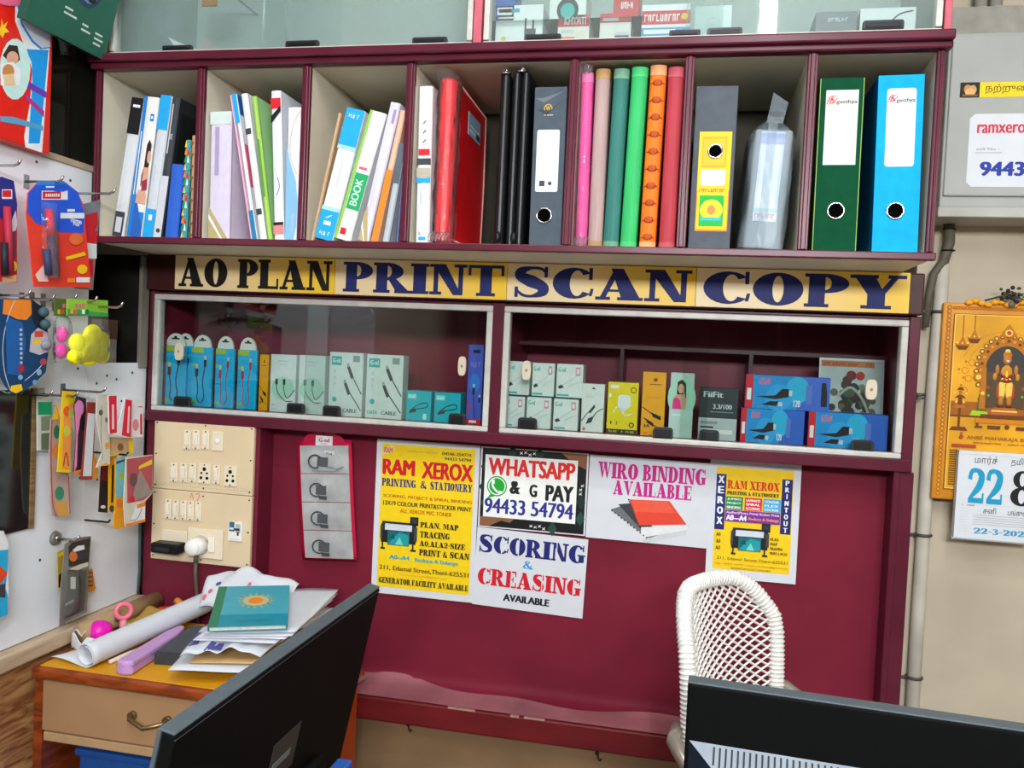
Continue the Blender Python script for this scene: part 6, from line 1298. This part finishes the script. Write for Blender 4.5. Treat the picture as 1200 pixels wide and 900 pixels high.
c = LCard(-1.076, T5((665, 845), (680, 640), (675, 440), (735, 418), (738, 640), (735, 840), (690, 850)), ink('#f0a420')); c.p(T5((676, 665), (676, 440), (735, 420), (735, 660)), ink('#84c4cc')); c.d(142, 558, 3.6, 4, ink('#a8cc4a')); c.p(T5((680, 470), (730, 450), (730, 440), (680, 455)), i_dg); c.d(140, 590, 4, 5, ink('#e8882a')); c.done('toy_pack', 'teal-topped orange packet left of the red and grey card', 'packet')
c = LCard(-1.062, T5((735, 835), (725, 700), (740, 430), (895, 415), (893, 640), (850, 690), (850, 805)), ink('#d8d0c0')); c.p(T5((745, 700), (742, 440), (893, 418), (890, 640), (840, 680)), ink('#b85058')); c.p(T5((810, 500), (815, 480), (890, 440), (890, 470)), i_yel); c.p(T5((770, 690), (790, 600), (820, 500), (850, 560), (892, 640), (830, 670)), ink('#9a8c84')); c.d(156, 562, 4.5, 8, ink('#6a4a4a')); c.p(T5((755, 820), (800, 700), (850, 690), (848, 805)), i_w); c.p(T5((735, 838), (735, 820), (850, 790), (850, 806)), i_or); c.p(T5((800, 730), (800, 705), (850, 690), (850, 715)), i_or); c.d(154.5, 585, 3, 4, i_red); c.st(T5((760, 800), (800, 790), (830, 730)), .6, i_dg); c.done('toy_pack', 'red and grey toy card at the right of the lower cluster', 'packet')
for (px, py, X, lab) in ((148, 533, -1.062, 'dark peg hook above the red and grey toy card'), (127, 612, -1.10, 'dark peg hook below the lower cluster of packets')):
    y, z = L(px, py, X); m_ = MB(); m_.tube([(LX, y, z), (X, y, z), (X+.004, y, z+.005)], .002, black, 8); thing(m_.build('peg_hook'), lab, 'hook')
# suction hook and its packets
y, z = L(68, 631, -1.146); m_ = MB(); m_.cyl((LX, y, z), (LX+.006, y, z), .014, mat('suction_grey', '#77746c', .4), 20, r2=.011); m_.ell((LX+.007, y, z), (.004, .007, .007), steel); m_.tube([(LX+.006, y, z), (-1.11, y, z), (-1.10, y, z+.008)], .0025, steel); thing(m_.build('suction_hook'), 'grey suction hook low on the white wall', 'hook')
T6 = lambda *pts: [(a/5.295, 600+b/5.295) for a, b in pts]
c = LCard(-1.142, T6((542, 500), (545, 370), (572, 350), (592, 470), (585, 490)), ink('#d08a2a'))
for k in range(4):
    for j in range(3): c.d(103.7+2*j, 671+5*k, .7, 1.6, ink('#6a3a14'), 8)
c.done('spare_card', 'orange dotted card peeping out right of the grey packet', 'card')
c = LCard(-1.136, T6((362, 470), (358, 250), (415, 225), (415, 470)), ink('#b89a3a')); c.p(T6((362, 280), (362, 255), (410, 235), (410, 262)), i_yel); c.p(T6((362, 470), (362, 390), (380, 380), (380, 468)), i_k); c.done('spare_card', 'yellow and black card peeping out left of the grey packet', 'card')
c = LCard(-1.122, T6((372, 715), (378, 480), (405, 200), (470, 160), (565, 150), (552, 330), (540, 620), (420, 680)), mat('grey_blister', '#7c7a70', .25, var=.1, scale=30)); c.p(T6((425, 340), (425, 215), (450, 190), (562, 160), (548, 310), (490, 330)), ink('#3a342c')); c.p(T6((450, 235), (480, 210), (520, 205), (525, 230), (455, 250)), i_w); c.d(85.5, 652, 5, 6, ink('#d8763a')); [c.r(91+2.4*k, 648.5-.4*k, 92.7+2.4*k, 655.5-.4*k, i_dg) for k in range(5)]; c.p(T6((425, 355), (490, 325), (545, 310), (545, 335), (480, 360)), ink('#cfc8b4')); c.p(T6((398, 660), (420, 360), (535, 360), (520, 610)), ink('#55564e')); c.r(82, 676, 88, 690, ink('#c8c8c0')); c.p(T6((400, 585), (455, 555), (455, 540), (400, 570)), ink('#9a9a90'))
o = c.done('glue_pack', 'grey blister packet hanging from the suction hook', 'packet')
q = MB(); A = L(80, 726, -1.112); B = L(98, 668, -1.112); q.grid(lambda u, v: (-1.1215+.014*(math.sin(math.pi*u)*math.sin(math.pi*v))**.5, A[0]+(B[0]-A[0])*u, A[1]+(B[1]-A[1])*v), 10, 14, wrap); q.build('blister', o)
T6l = T6
c = LCard(-1.125, [(-12, 728), (-12, 622), (4, 622), (10, 638), (9, 662), (9, 720)], ink('#28aee0')); c.p([(-12, 646), (-12, 622), (4, 622), (10, 638), (9, 644)], i_w); c.p([(-12, 690), (-2, 662), (9.5, 672), (0, 684)], ink('#e84a20')); c.p([(-8, 700), (-4, 686), (6, 684), (6, 700)], i_dg); c.p([(6, 690), (9, 664), (10, 700)], i_w); c.done('snack_packet', 'sky-blue and orange packet at the left edge below the mirror', 'packet')
m_ = MB(); m_.tube([(LX+.004, -.012, .79), (LX+.006, -.012, .84), (LX+.004, -.010, .88), (LX+.004, -.012, .95)], .003, ink('#4a5a5c'), 8); thing(m_.build('corner_wire'), 'thin grey wire rising in the corner behind the desk', 'wire')
# ================================================================== desk
DTZ = .75
orangewood = wood('orange_veneer', '#6e2c10', '#96441a', 6, (2, 2, 9), .3)
drawerm = mat('drawer_laminate', '#a9835e', .5, var=.08, scale=5)
desk = empty('desk', (-.875, -.17, 0)); thing(desk, 'orange-brown wooden desk with a beige drawer in the left corner', 'desk')
def dpart(m, name, par=desk, **k):
    o = m.build(name, par, **k); 
    if par is desk: o.matrix_parent_inverse = Matrix.Translation(-desk.location)
    return o
DX0, DX1, DY0 = -1.128, -.622, -.345
m_ = MB(); m_.box((DX0, DY0, .727), (DX1, -.036, .7485), orangewood); dpart(m_, 'tabletop', bevel=.006, seg=3)
m_ = MB(); m_.box((DX0+.012, DY0+.010, .7485), (DX1-.006, -.04, .7498), mat('yellow_table_sheet', '#e0a01e', .35, var=.06, scale=6)); dpart(m_, 'table_sheet')
m_ = MB(); m_.box((DX0, DY0+.012, 0), (DX0+.018, -.036, .727), orangewood); dpart(m_, 'side_panel')
m_ = MB(); m_.box((DX1-.018, DY0+.012, 0), (DX1, -.036, .727), mat('orange_side', '#c8501a', .4, var=.06, scale=6, stretch=(1, 1, .2))); dpart(m_, 'side_panel')
m_ = MB(); m_.box((DX0+.018, -.05, .1), (DX1-.018, -.042, .727), dkin); dpart(m_, 'back_panel')
m_ = MB(); m_.box((DX0+.020, DY0+.020, .612), (DX1-.020, -.06, .625), orangewood); m_.box((DX0+.018, DY0+.02, .28), (DX1-.018, -.06, .296), orangewood); dpart(m_, 'inner_shelf')
m_ = MB(); m_.box((DX0+.020, DY0+.008, .632), (DX1-.020, DY0+.024, .724), drawerm); m_.box((DX0+.022, DY0+.010, .612), (DX1-.022, DY0+.024, .629), mat('drawer_rail', '#b5946e', .5)); dr = dpart(m_, 'drawer', bevel=.002)
a = W(156, 841, Y=DY0+.008); b = W(197, 846, Y=DY0+.008); zc = (a.z+b.z)/2; q = MB()
q.tube([(a.x+.001, DY0+.008, zc+.004), (a.x+.002, DY0-.006, zc+.002), ((a.x+b.x)/2, DY0-.014, zc-.007), (b.x-.002, DY0-.006, zc+.002), (b.x-.001, DY0+.008, zc+.004)], .004, mat('old_brass', '#8a7452', .35, metal=.8), 10)
for x in (a.x, b.x): q.cyl((x, DY0+.008, zc+.004), (x, DY0+.001, zc+.004), .008, MATS['old_brass'], 14)
q.build('drawer_handle', dr)
m_ = MB(); m_.prism([(0, 0), (.16, 0), (.155, .27), (.005, .27)], 0, .14, mat('blue_bin', '#2458a8', .4)); m_.box((-.004, -.004, .262), (.164, .144, .275), MATS['blue_bin']); thing(m_.build('storage_bin', bevel=.003, loc=(-1.085, -.27, .297)), 'blue plastic bin on the shelf under the desk', 'bin')

# ---- things on the desk
TZ = .7502
def WZ(px, py, z): return W(px, py, Z=z)
# rolled chart paper
A = Vector((-1.040, -.322, TZ+.024)); B = Vector((-.955, -.030, TZ+.078))
A = W(100, 768, Z=TZ+.024); B = W(244, 704, Z=TZ+.045)
ax = (B-A).normalized(); sd = ax.cross(Vector((0, 0, 1))).normalized(); upv = sd.cross(ax)
sd = -sd  # towards the wall
prof = []
for k in range(9): s = k/8; prof.append((.088*(1-s)+.0, -.0225+.012*(1-s)**2*s*2+.004*(1-s)))          # loose tail lying towards the wall
for k in range(1, 34):
    a = math.radians(-90-k*16.5); r_ = .0225-.00022*k; prof.append((r_*math.cos(a), r_*math.sin(a)))
m_ = MB(); NV = 20
def rollpt(u, v):
    i = min(int(u*(len(prof)-1)), len(prof)-2); t = u*(len(prof)-1)-i
    s = prof[i][0]*(1-t)+prof[i+1][0]*t; h = prof[i][1]*(1-t)+prof[i+1][1]*t
    if u < 8/(len(prof)-1): s *= max(.06, 1-v*1.5)
    return A+ax*((B-A).length*v)+sd*s+upv*h
m_.grid(rollpt, 82, NV, white); thing(m_.build('paper_roll', solid=.0007), 'long roll of white chart paper with a loose end lying across the desk', 'paper roll')
# lilac case
a = WZ(150, 788, TZ); b = WZ(212, 748, TZ); d = (b-a); L_ = d.length; ang = math.atan2(d.y, d.x); lil = mat('lilac_plastic', '#c79ad2', .35, var=.02)
m_ = MB(); n = 12
pts = [(-.012+0*L_, -.016), (L_*.8, -.015), (L_, -.008), (L_+.006, 0), (L_, .008), (L_*.8, .015), (-.012, .016), (-.018, 0)]
m_.prism(pts, 0, .026, lil, 'Z'); o = m_.build('pencil_case', bevel=.007, seg=4, loc=(a.x, a.y, TZ), rot=(0, 0, ang)); q = MB(); q.prism([(x*.985, y*1.04) for x, y in pts], .0165, .0175, mat('lilac_seam', '#a67cb4', .4), 'Z'); q.build('lid_seam', o); thing(o, 'lilac plastic case lying at the front edge of the desk', 'case')
a = WZ(128, 776, TZ+.004); b = WZ(172, 758, TZ+.004); m_ = MB(); m_.tube([a, a.lerp(b, .5)+Vector((0, 0, .001)), b], [.004, .005, .004], ink('#dcc8b4'), 8); thing(m_.build('wooden_stick'), 'pale thin stick lying between the paper roll and the lilac case', 'stick')
a = WZ(186, 772, TZ); m_ = MB(); m_.box((0, 0, 0), (.11, .16, .022), mat('charcoal_case', '#3a3e44', .45, var=.08)); m_.box((.004, .004, .022), (.106, .156, .0235), ink('#4a4f56')); o = m_.build('document_tray', bevel=.004, loc=(-.93, -.27, TZ), rot=(0, 0, .15)); thing(o, 'charcoal document tray under the heap of papers', 'tray')
# paper heap
def sheet(c4, label, name='paper_sheet', m=white, amp=.002, seed=0, lift=0, n=10, th=.0006, cat='paper', group=None):
    """c4: near-left, near-right, far-right, far-left corners as (px, py, z)"""
    P = [WZ(a, b, z) for a, b, z in c4]
    def fn(u, v):
        p = (P[0]*(1-u)+P[1]*u)*(1-v)+(P[3]*(1-u)+P[2]*u)*v
        p.z += amp*(math.sin(5*u+seed)*math.sin(4*v+seed*2)+.5*math.sin(13*u*v+seed))+lift*(u-.5)**2
        p.z = max(p.z, TZ+.0005); p.y = min(p.y, -.004); return p
    m2 = MB(); m2.grid(fn, n, n, m); return thing(m2.build(name, solid=th), label, cat, group)
pw = white; pp = ink('#e4e2ec'); pq = ink('#dcdfe8')
sheet([(197, 786, TZ+.024), (300, 788, TZ+.024), (392, 735, TZ+.026), (262, 715, TZ+.026)], 'flat white sheet at the bottom of the paper heap, nearest the desk edge', amp=.0012, seed=1)
a = WZ(212, 782, TZ+.027)
m_ = MB(); fold = ink('#c9a36c'); 
sheet([(222, 776, TZ+.030), (300, 777, TZ+.030), (392, 730, TZ+.032), (275, 712, TZ+.032)], 'tan folder edge showing in the lower part of the heap', name='folder', m=fold, amp=.0004, seed=2, th=.002, cat='folder')
crw = white
# crumpled white bag with dark blue marks
b0 = MB(); mk = ink('#5a5a9a')
P = [WZ(210, 777, TZ+.033), WZ(305, 776, TZ+.034), WZ(392, 722, TZ+.04), WZ(276, 700, TZ+.05)]
rr = random.Random(4)
def crum(u, v):
    p = (P[0]*(1-u)+P[1]*u)*(1-v)+(P[3]*(1-u)+P[2]*u)*v
    p.z += .007+.016*math.sin(math.pi*min(1, max(0, u*1.0)))*math.sin(math.pi*min(1, .15+v*.7))+.006*abs(math.sin(7*u+2*v))+.006*abs(math.sin(11*v-4*u+1))+.003*math.sin(23*u+9*v); p.y = min(p.y, -.006); return p
b0.grid(crum, 22, 22, pw)
for (u, v, s) in ((.05, .22, .07), (.09, .12, .05), (.34, .05, .05), (.42, .07, .05), (.03, .4, .03)):
    pts = [crum(max(0, min(1, u+s*du)), max(0, min(1, v+s*dv)))+Vector((0, 0, .0016)) for du, dv in ((-1, -1), (1, -.6), (.4, 1), (-.6, .8))]; b0.add(pts, [(0, 1, 2, 3)], mk)
thing(b0.build('crumpled_bag', solid=.0008), 'crumpled white printed bag with dark blue marks in the middle of the heap', 'bag')
ss = [((226, 750, .814), (322, 754, .814), (384, 708, .824), (288, 699, .824), 'white sheet directly above the crumpled bag, lowest of the four under the teal book', pw, 3),
      ((231, 746, .819), (334, 749, .819), (391, 702, .831), (294, 694, .831), 'lilac-tinted sheet second from the bottom under the teal book', pp, 4),
      ((236, 744, .824), (342, 745, .824), (396, 695, .837), (298, 692, .837), 'greyish sheet just below the topmost one under the teal book', pq, 5),
      ((238, 742, .829), (346, 741, .829), (399, 689, .844), (300, 690, .844), 'topmost white sheet reaching furthest right under the teal book', pw, 6)]
for k, (a, b, c, d, lab, m, sdv) in enumerate(ss): sheet([a, b, c, d], lab, m=m, amp=.0012, seed=sdv)
# teal book on top
Pb = [WZ(243, 741, .836), WZ(336, 738, .836), WZ(371, 690, .850), WZ(290, 697, .850)]
U = (Pb[1]-Pb[0]); V = (Pb[3]-Pb[0]); wU = (U.length+(Pb[2]-Pb[3]).length)/2; hV = (V.length+(Pb[2]-Pb[1]).length)/2
U.normalize(); N = U.cross(V).normalized(); V = N.cross(U)
m_ = MB(); teal = ink('#3aa0b4', .3); m_.M = Matrix((U, V, N)).transposed().to_4x4()
m_.box((0, 0, 0), (wU, hV, .0012), teal); m_.box((0, 0, .0068), (wU, hV, .008), teal); m_.box((0, 0, 0), (.003, hV, .008), ink('#2c7a58'))
o = m_.build('exercise_book', bevel=.0006, loc=Pb[0]+N*.001)
q = MB(); q.M = m_.M.copy(); q.box((.003, .002, .0012), (wU-.003, hV-.002, .0068), pagem); q.build('page_block', o)
q = MB(); q.M = m_.M.copy(); f = Pr(q, (0, 0, .008), (1, 0, 0), (0, 1, 0), wU, hV, .0004); f.rect(0, 0, .12, 1, ink('#2f7f5c')); f.rect(.12, 0, 1, .27, ink('#1f90a8')); f.rect(.12, .27, 1, 1, ink('#48aabc'))
for k in range(16): a = 6.283*k/16; f.poly([(.55+.20*math.cos(a-.1), .60+.15*math.sin(a-.1)), (.55+.20*math.cos(a+.1), .60+.15*math.sin(a+.1)), (.55+.26*math.cos(a), .60+.20*math.sin(a))], ink('#d8b04a'))
f.disc(.55, .60, .18, ink('#c8c28a'), ry=.13); f.disc(.55, .60, .10, ink('#f08a2a'), ry=.08); f.scrawl(.35, .10, .8, .14, ink('#2f7a90'), 9, 2); q.build('cover_print', o)
thing(o, 'teal exercise book with an orange emblem on top of the heap', 'book')
# white plastic bag with blue spots behind the book
b0 = MB(); P = [WZ(262, 716, .80), WZ(352, 690, .83), WZ(356, 684, .868), WZ(288, 686, .868)]
def bagp(u, v):
    x = -.965+.20*u; y = -.075+.055*v; z = .795+.078*math.sin(math.pi*min(1, v*.62))*(.75+.25*math.sin(math.pi*u))+.005*math.sin(9*u+5*v)+.004*math.sin(17*u-7*v)
    return Vector((x, min(y, -.012), z))
b0.grid(bagp, 24, 14, pw)
for (u, v, s, c) in ((.38, .30, .07, '#6a6ab0'), (.16, .45, .05, '#4a5aa0'), (.52, .38, .035, '#e06a80'), (.1, .25, .04, '#e0707c'), (.05, .15, .04, '#e0707c')):
    n = 10; pts = [bagp(u+s*.6*math.cos(6.283*k/n), v+s*1.4*math.sin(6.283*k/n))+Vector((0, -.0015, .0015)) for k in range(n)]; b0.add(pts, [tuple(range(n))], ink(c))
thing(b0.build('carry_bag', solid=.0008), 'white carry bag with blue and pink spots behind the teal book', 'bag')
# loose clear bag at the right rear of the desk
m_ = MB(); A = W(436, 728, Y=-.10); 
m_.grid(lambda u, v: (-.632+.055*u*(1-abs(v-.55))+.004*math.sin(11*v), -.10+.02*v+.006*math.sin(9*u+5*v), .752-.075*v), 8, 10, wrap); thing(m_.build('clear_bag'), 'clear plastic bag hanging off the right rear edge of the desk', 'bag')
# red dispenser with an orange tape ring
c = WZ(203, 703, TZ+.03); c.y = min(c.y, -.05); c = Vector((-1.05, -.045, TZ))
m_ = MB(); m_.torus((c.x+.022, c.y+.012, c.z+.024), (.5, .6, .35), .020, .0075, mat('orange_tape', '#e08a34', .35), 24, 10); m_.ell((c.x-.002, c.y-.010, c.z+.021), (.026, .013, .013), ink('#d41c1c', .3)); m_.box((c.x-.045, c.y-.016, c.z+.014), (c.x-.02, c.y-.012, c.z+.019), i_w); m_.box((c.x-.02, c.y-.02, c.z), (c.x+.03, c.y+.01, c.z+.012), ink('#b01818', .3))
thing(m_.build('tape_dispenser', bevel=.002), 'red tape dispenser with an orange roll behind the paper roll', 'tape dispenser')
# cardboard tube and envelope against the wall
m_ = MB(); card = mat('cardboard', '#b3946c', .7, var=.08, scale=12, stretch=(1, .2, 1)); m_.tube([(-1.108, -.24, TZ+.028), (-1.104, -.012, TZ+.030)], .019, card, 20); m_.cyl((-1.104, -.0125, TZ+.030), (-1.104, -.0122, TZ+.030), .012, ink('#5a4630')); thing(m_.build('cardboard_tube'), 'tan cardboard tube lying along the foot of the white wall', 'tube')
b0 = MB(); b0.grid(lambda u, v: (-1.083+.060*u, -.16+.10*v, TZ+.022+.004*math.sin(6*u+9*v)+.012*v), 8, 12, mat('ochre_paper', '#c8a04c', .6, var=.12, scale=25)); thing(b0.build('ochre_wrapper', solid=.0008), 'crinkled ochre paper wrapper behind the paper roll', 'wrapper')
# pink lid, white crumpled wrap and pink ring
c = Vector((-1.088, -.215, TZ))
m_ = MB(); m_.ell((c.x, c.y, c.z+.027), (.024, .024, .021), mat('magenta_plastic', '#f020b8', .3)); m_.cyl((c.x, c.y, c.z+.004), (c.x, c.y, c.z+.02), .018, MATS['magenta_plastic']); thing(m_.build('pink_pot'), 'round magenta pot at the left rear of the desk', 'pot')
b0 = MB(); b0.grid(lambda u, v: (c.x-.035+.075*u, c.y-.034-.012*math.sin(3*u), TZ+.001+.03*v*(.55+.45*abs(math.sin(5*u+1)))+.003*math.sin(14*u)), 14, 6, white); b0.grid(lambda u, v: (c.x-.040+.03*u, c.y-.030+.03*v, TZ+.022+.014*abs(math.sin(4*u+2*v))), 6, 6, white); thing(b0.build('tissue_wrap', solid=.0008), 'crumpled white tissue in front of the magenta pot', 'tissue')
m_ = MB(); m_.torus((c.x+.012, c.y+.055, c.z+.052), (.7, -.7, .2), .014, .005, mat('pink_translucent', '#f07a90', .25), 20, 8); m_.cyl((c.x+.012, c.y+.055, c.z), (c.x+.012, c.y+.055, c.z+.04), .007, ink('#e0909c')); m_.ell((c.x+.004, c.y+.045, c.z+.036), (.004, .004, .004), i_dg); thing(m_.build('ring_stamp'), 'pink ring-topped stamp behind the magenta pot', 'stamp')

# ================================================================== low tables and monitors
tabw = wood('table_laminate', '#4a3426', '#6a4c36', 5, (8, 1, 1))
def table(x0, x1, y0, y1, z, label):
    e = empty('computer_table', ((x0+x1)/2, (y0+y1)/2, 0)); 
    m = MB(); m.box((x0, y0, z-.025), (x1, y1, z), tabw); o = m.build('tabletop', e, bevel=.004); o.matrix_parent_inverse = Matrix.Translation(-e.location)
    for x in (x0+.02, x1-.05):
        for y in (y0+.02, y1-.05):
            m = MB(); m.box((x, y, 0), (x+.03, y+.03, z-.025), tabw); o = m.build('leg', e); o.matrix_parent_inverse = Matrix.Translation(-e.location)
    return thing(e, label, 'table')
mplast = mat('monitor_plastic', '#090a0b', .65, var=.08, scale=70, spec=.12); mtop = mat('monitor_bezel', '#566066', .45, var=.05, scale=60)
def monitor(label, A, B, tilt, width, height, align, table_z, detail):
    """A, B: ends of the top rear edge; local x runs along the top, local -y is the rear"""
    d = (B-A); d.z = 0; ang = math.atan2(d.y, d.x)
    e = empty('monitor', (A.x, A.y, A.z), (0, 0, ang)); 
    tl = Matrix.Rotation(tilt, 4, 'X')
    off = align
    def P(name, mb, par=e, **k):
        for i, v in enumerate(mb.v): mb.v[i] = tuple(tl @ Vector(v))
        return mb.build(name, par, **k)
    m = MB(); T_ = .020
    m.box((off, 0, -height), (off+width, T_-.004, 0), mplast)
    hs = P('housing', m, bevel=.004, seg=3)
    m = MB(); m.box((off+.0, .0165, -height-.0), (off+width, .0215, .0005), mtop); m.box((off, .001, -.0015), (off+width, .020, .0012), mtop); P('bezel', m, bevel=.0015)
    m = MB(); m.box((off+.012, .0215, -height+.018), (off+width-.012, .0219, -.012), mat('screen_glass', '#0a0d12', .12, var=0)); P('screen', m)
    detail(P, off, width, height)
    # stand
    zb = A.z-table_z
    m = MB(); cx = off+width/2; m.box((cx-.03, -.045, -zb+.012), (cx+.03, -.02, -height*.55), mplast); m.build('stand_neck', e, bevel=.004)
    m = MB(); m.prism([(cx+.115*math.cos(t), -.04+.075*math.sin(t)) for t in [6.283*k/28 for k in range(28)]], -zb+.0005, -zb+.012, mplast, 'Z'); m.build('stand_foot', e, bevel=.003)
    return thing(e, label, 'monitor')
# left monitor: screen towards the desk, rear towards the viewer
ZA = .955
B = W(446, 688, Z=ZA); A = W(206, 862, Z=ZA)
def det1(P, off, w, h):
    m = MB(); m.prism([(off+.10, -h+.04), (off+w-.10, -h+.04), (off+w-.13, -h*.66), (off+.13, -h*.66)], -.018, .001, mplast); P('rear_hump', m, bevel=.01)
    m = MB(); m.box((off+w*.46, -.0008, -.20), (off+w*.60, .0005, -.135), mat('badge_grey', '#33373a', .35)); m.box((off+w*.475, -.0012, -.176), (off+w*.565, -.0006, -.166), ink('#7d8286')); P('rear_badge', m)
    m = MB(); m.box((off+.0, -.0004, -.0065), (off+w, .0004, -.0055), ink('#4a5054')); P('seam_line', m)
table(-.78, -.28, -1.02, -.40, .50, 'low computer table carrying the left monitor')
m1 = monitor('black monitor seen from behind at the lower left, standing beside the desk', A, B, math.radians(11), (B-A).length, .345, 0, .50, det1)
a = W(362, 892, X=-.47); m_ = MB(); m_.box((a.x+.034, a.y-.018, a.z-.034), (a.x+.056, a.y+.018, a.z+.002), ink('#2f5aa8', .4)); o = m_.build('video_plug', bevel=.003); q = MB(); q.tube([(a.x+.046, a.y, a.z-.032), (a.x+.046, a.y, a.z-.1), (a.x+.02, a.y+.02, a.z-.25), (a.x+.03, a.y+.05, .515)], .005, black); q.build('cord', o); thing(o, 'blue video plug at the back of the left monitor', 'plug')
# right monitor: rear towards the viewer
ZB = .975
A = W(806, 800, Z=ZB); B = W(1200, 857.5, Z=ZB)
vent = mat('vent_grey', '#8e99a4', .4, var=.04)
def det2(P, off, w, h):
    m = MB(); x0, x1 = off+.005, off+w-.03
    ns = mat('navy_shell', '#141f2e', .55, var=.05)
    m.add([(x0, -.0004, -.070), (x1, -.0004, -.070), (x1, -.0004, -h+.02), (x0, -.0004, -h+.02), (x0+.055, -.034, -.112), (x1-.055, -.034, -.112), (x1-.055, -.034, -h+.05), (x0+.055, -.034, -h+.05)],
          [(4, 5, 6, 7), (0, 4, 7, 3), (1, 2, 6, 5), (2, 3, 7, 6)], ns); m.add([(x0, -.0004, -.070), (x1, -.0004, -.070), (x1-.055, -.034, -.112), (x0+.055, -.034, -.112)], [(0, 1, 2, 3)], mat('lit_vent_slope', '#8d97a2', .5)); P('rear_hump', m)  # top slope painted pale for the light it catches, sides dark for shade
    m = MB()
    for k in range(58):
        x = x0+.028+.0068*k
        if x > x1-.03: break
        t1 = min(.93, (x-x0-.004)/.055, (x1-x-.008)/.055); t0 = .06
        m.add([(x, -.0004-.0336*t0-.0006, -.070-.042*t0+.0006), (x+.0022, -.0004-.0336*t0-.0006, -.070-.042*t0+.0006), (x+.0022, -.0004-.0336*t1-.0006, -.070-.042*t1+.0006), (x, -.0004-.0336*t1-.0006, -.070-.042*t1+.0006)], [(0, 1, 2, 3)], ink('#20262c'))
    P('vent_slots', m)
table(-.02, .56, -1.08, -.60, .52, 'low computer table carrying the right monitor')
m2 = monitor('black monitor seen from behind at the lower right, in front of the cane chair', A, B, math.radians(4), .50, .32, 0, .52, det2)

# ================================================================== white cane chair
canew = mat('white_cane', '#e9e7e2', .5, var=.05, scale=80); tubem = mat('chair_tube', '#b7b1a4', .3, metal=.6, var=.05)
ch = empty('cane_chair', (.066, -.205, 0), (0, 0, math.radians(56))); thing(ch, 'white woven cane chair with a rounded back behind the right monitor', 'chair')
BW, ZT, ZBK = .140, .985, .50
def backsurf(u, v):
    """u -1..1 across, v 0..1 up"""
    z = ZBK+(ZT-ZBK)*v; half = BW*(.90+.10*v)
    if v > .80: half *= math.sqrt(max(0, 1-((v-.80)/.20)**2*.62))
    return Vector((u*half, -.055*(u*half/BW)**2+.02*v-.015*math.sin(math.pi*v), z-.035*max(0, abs(u)-.55)**2*(1 if v > .9 else 0)))
m_ = MB(); nu, nv = 26, 62; vid = {}; vs = []; fs = []
def gv(i, j):
    if (i, j) not in vid: vid[(i, j)] = len(vs); vs.append(backsurf(-.97+1.94*i/nu, .01+.97*j/nv))
    return vid[(i, j)]
for i in range(0, nu+1):
    for j in range(0, nv+1):
        if (i+j) % 2 == 0 and 0 < i < nu and 0 < j < nv: pass
        if (i+j) % 2 == 1 and 0 < i < nu and 0 < j < nv: fs.append((gv(i, j-1), gv(i+1, j), gv(i, j+1), gv(i-1, j)))
m_.add(vs, fs, canew); m_.build('woven_back', ch, wire=.0056)
m_ = MB(); rim = [backsurf(-1, v) for v in [0, .15, .3, .45, .6, .72, .8, .86, .91, .95, .98]]
top = [backsurf(u, 1.0) for u in [-.95, -.7, -.4, 0, .4, .7, .95]]
rim = rim+top+[backsurf(1, v) for v in [.98, .95, .91, .86, .8, .72, .6, .45, .3, .15, 0]]
m_.tube(rim, .012, canew, 12)
# windings on the rim
for i in range(len(rim)-1):
    n = max(2, int((rim[i+1]-rim[i]).length/.0065))
    for k in range(n):
        p = rim[i].lerp(rim[i+1], k/n); m_.torus(p, rim[i+1]-rim[i], .012, .0021, canew, 10, 5)
m_.build('wrapped_rim', ch)
m_ = MB(); m_.box((-.17, -.36, .435), (.17, -.02, .45), canew); 
for k in range(18): m_.tube([(-.165+.0195*k, -.355, .452), (-.165+.0195*k, -.025, .452)], .004, canew, 6)
m_.build('seat', ch, bevel=.006)
for s in (-1, 1):
    m_ = MB(); m_.tube([(s*.140, -.035, .79), (s*.172, -.05, .785), (s*.186, -.09, .76), (s*.188, -.14, .71), (s*.188, -.21, .66), (s*.185, -.26, .58), (s*.175, -.27, .45)], .011, tubem, 12); m_.build('armrest', ch)
for s in (-1, 1):
    for y, y2 in ((-.03, .03), (-.37, -.40)):
        m_ = MB(); m_.tube([(s*.155, y, .44), (s*.165, y2, .012)], .012, tubem, 12); l_ = m_.build('leg', ch); q = MB(); q.cyl((s*.165, y2, 0), (s*.165, y2, .016), .015, black, 14); q.build('foot_cap', l_)
    m_ = MB(); m_.tube([(s*.148, -.03, .44), (s*.14, -.02, .52)], .011, tubem, 12); m_.build('back_support', ch)
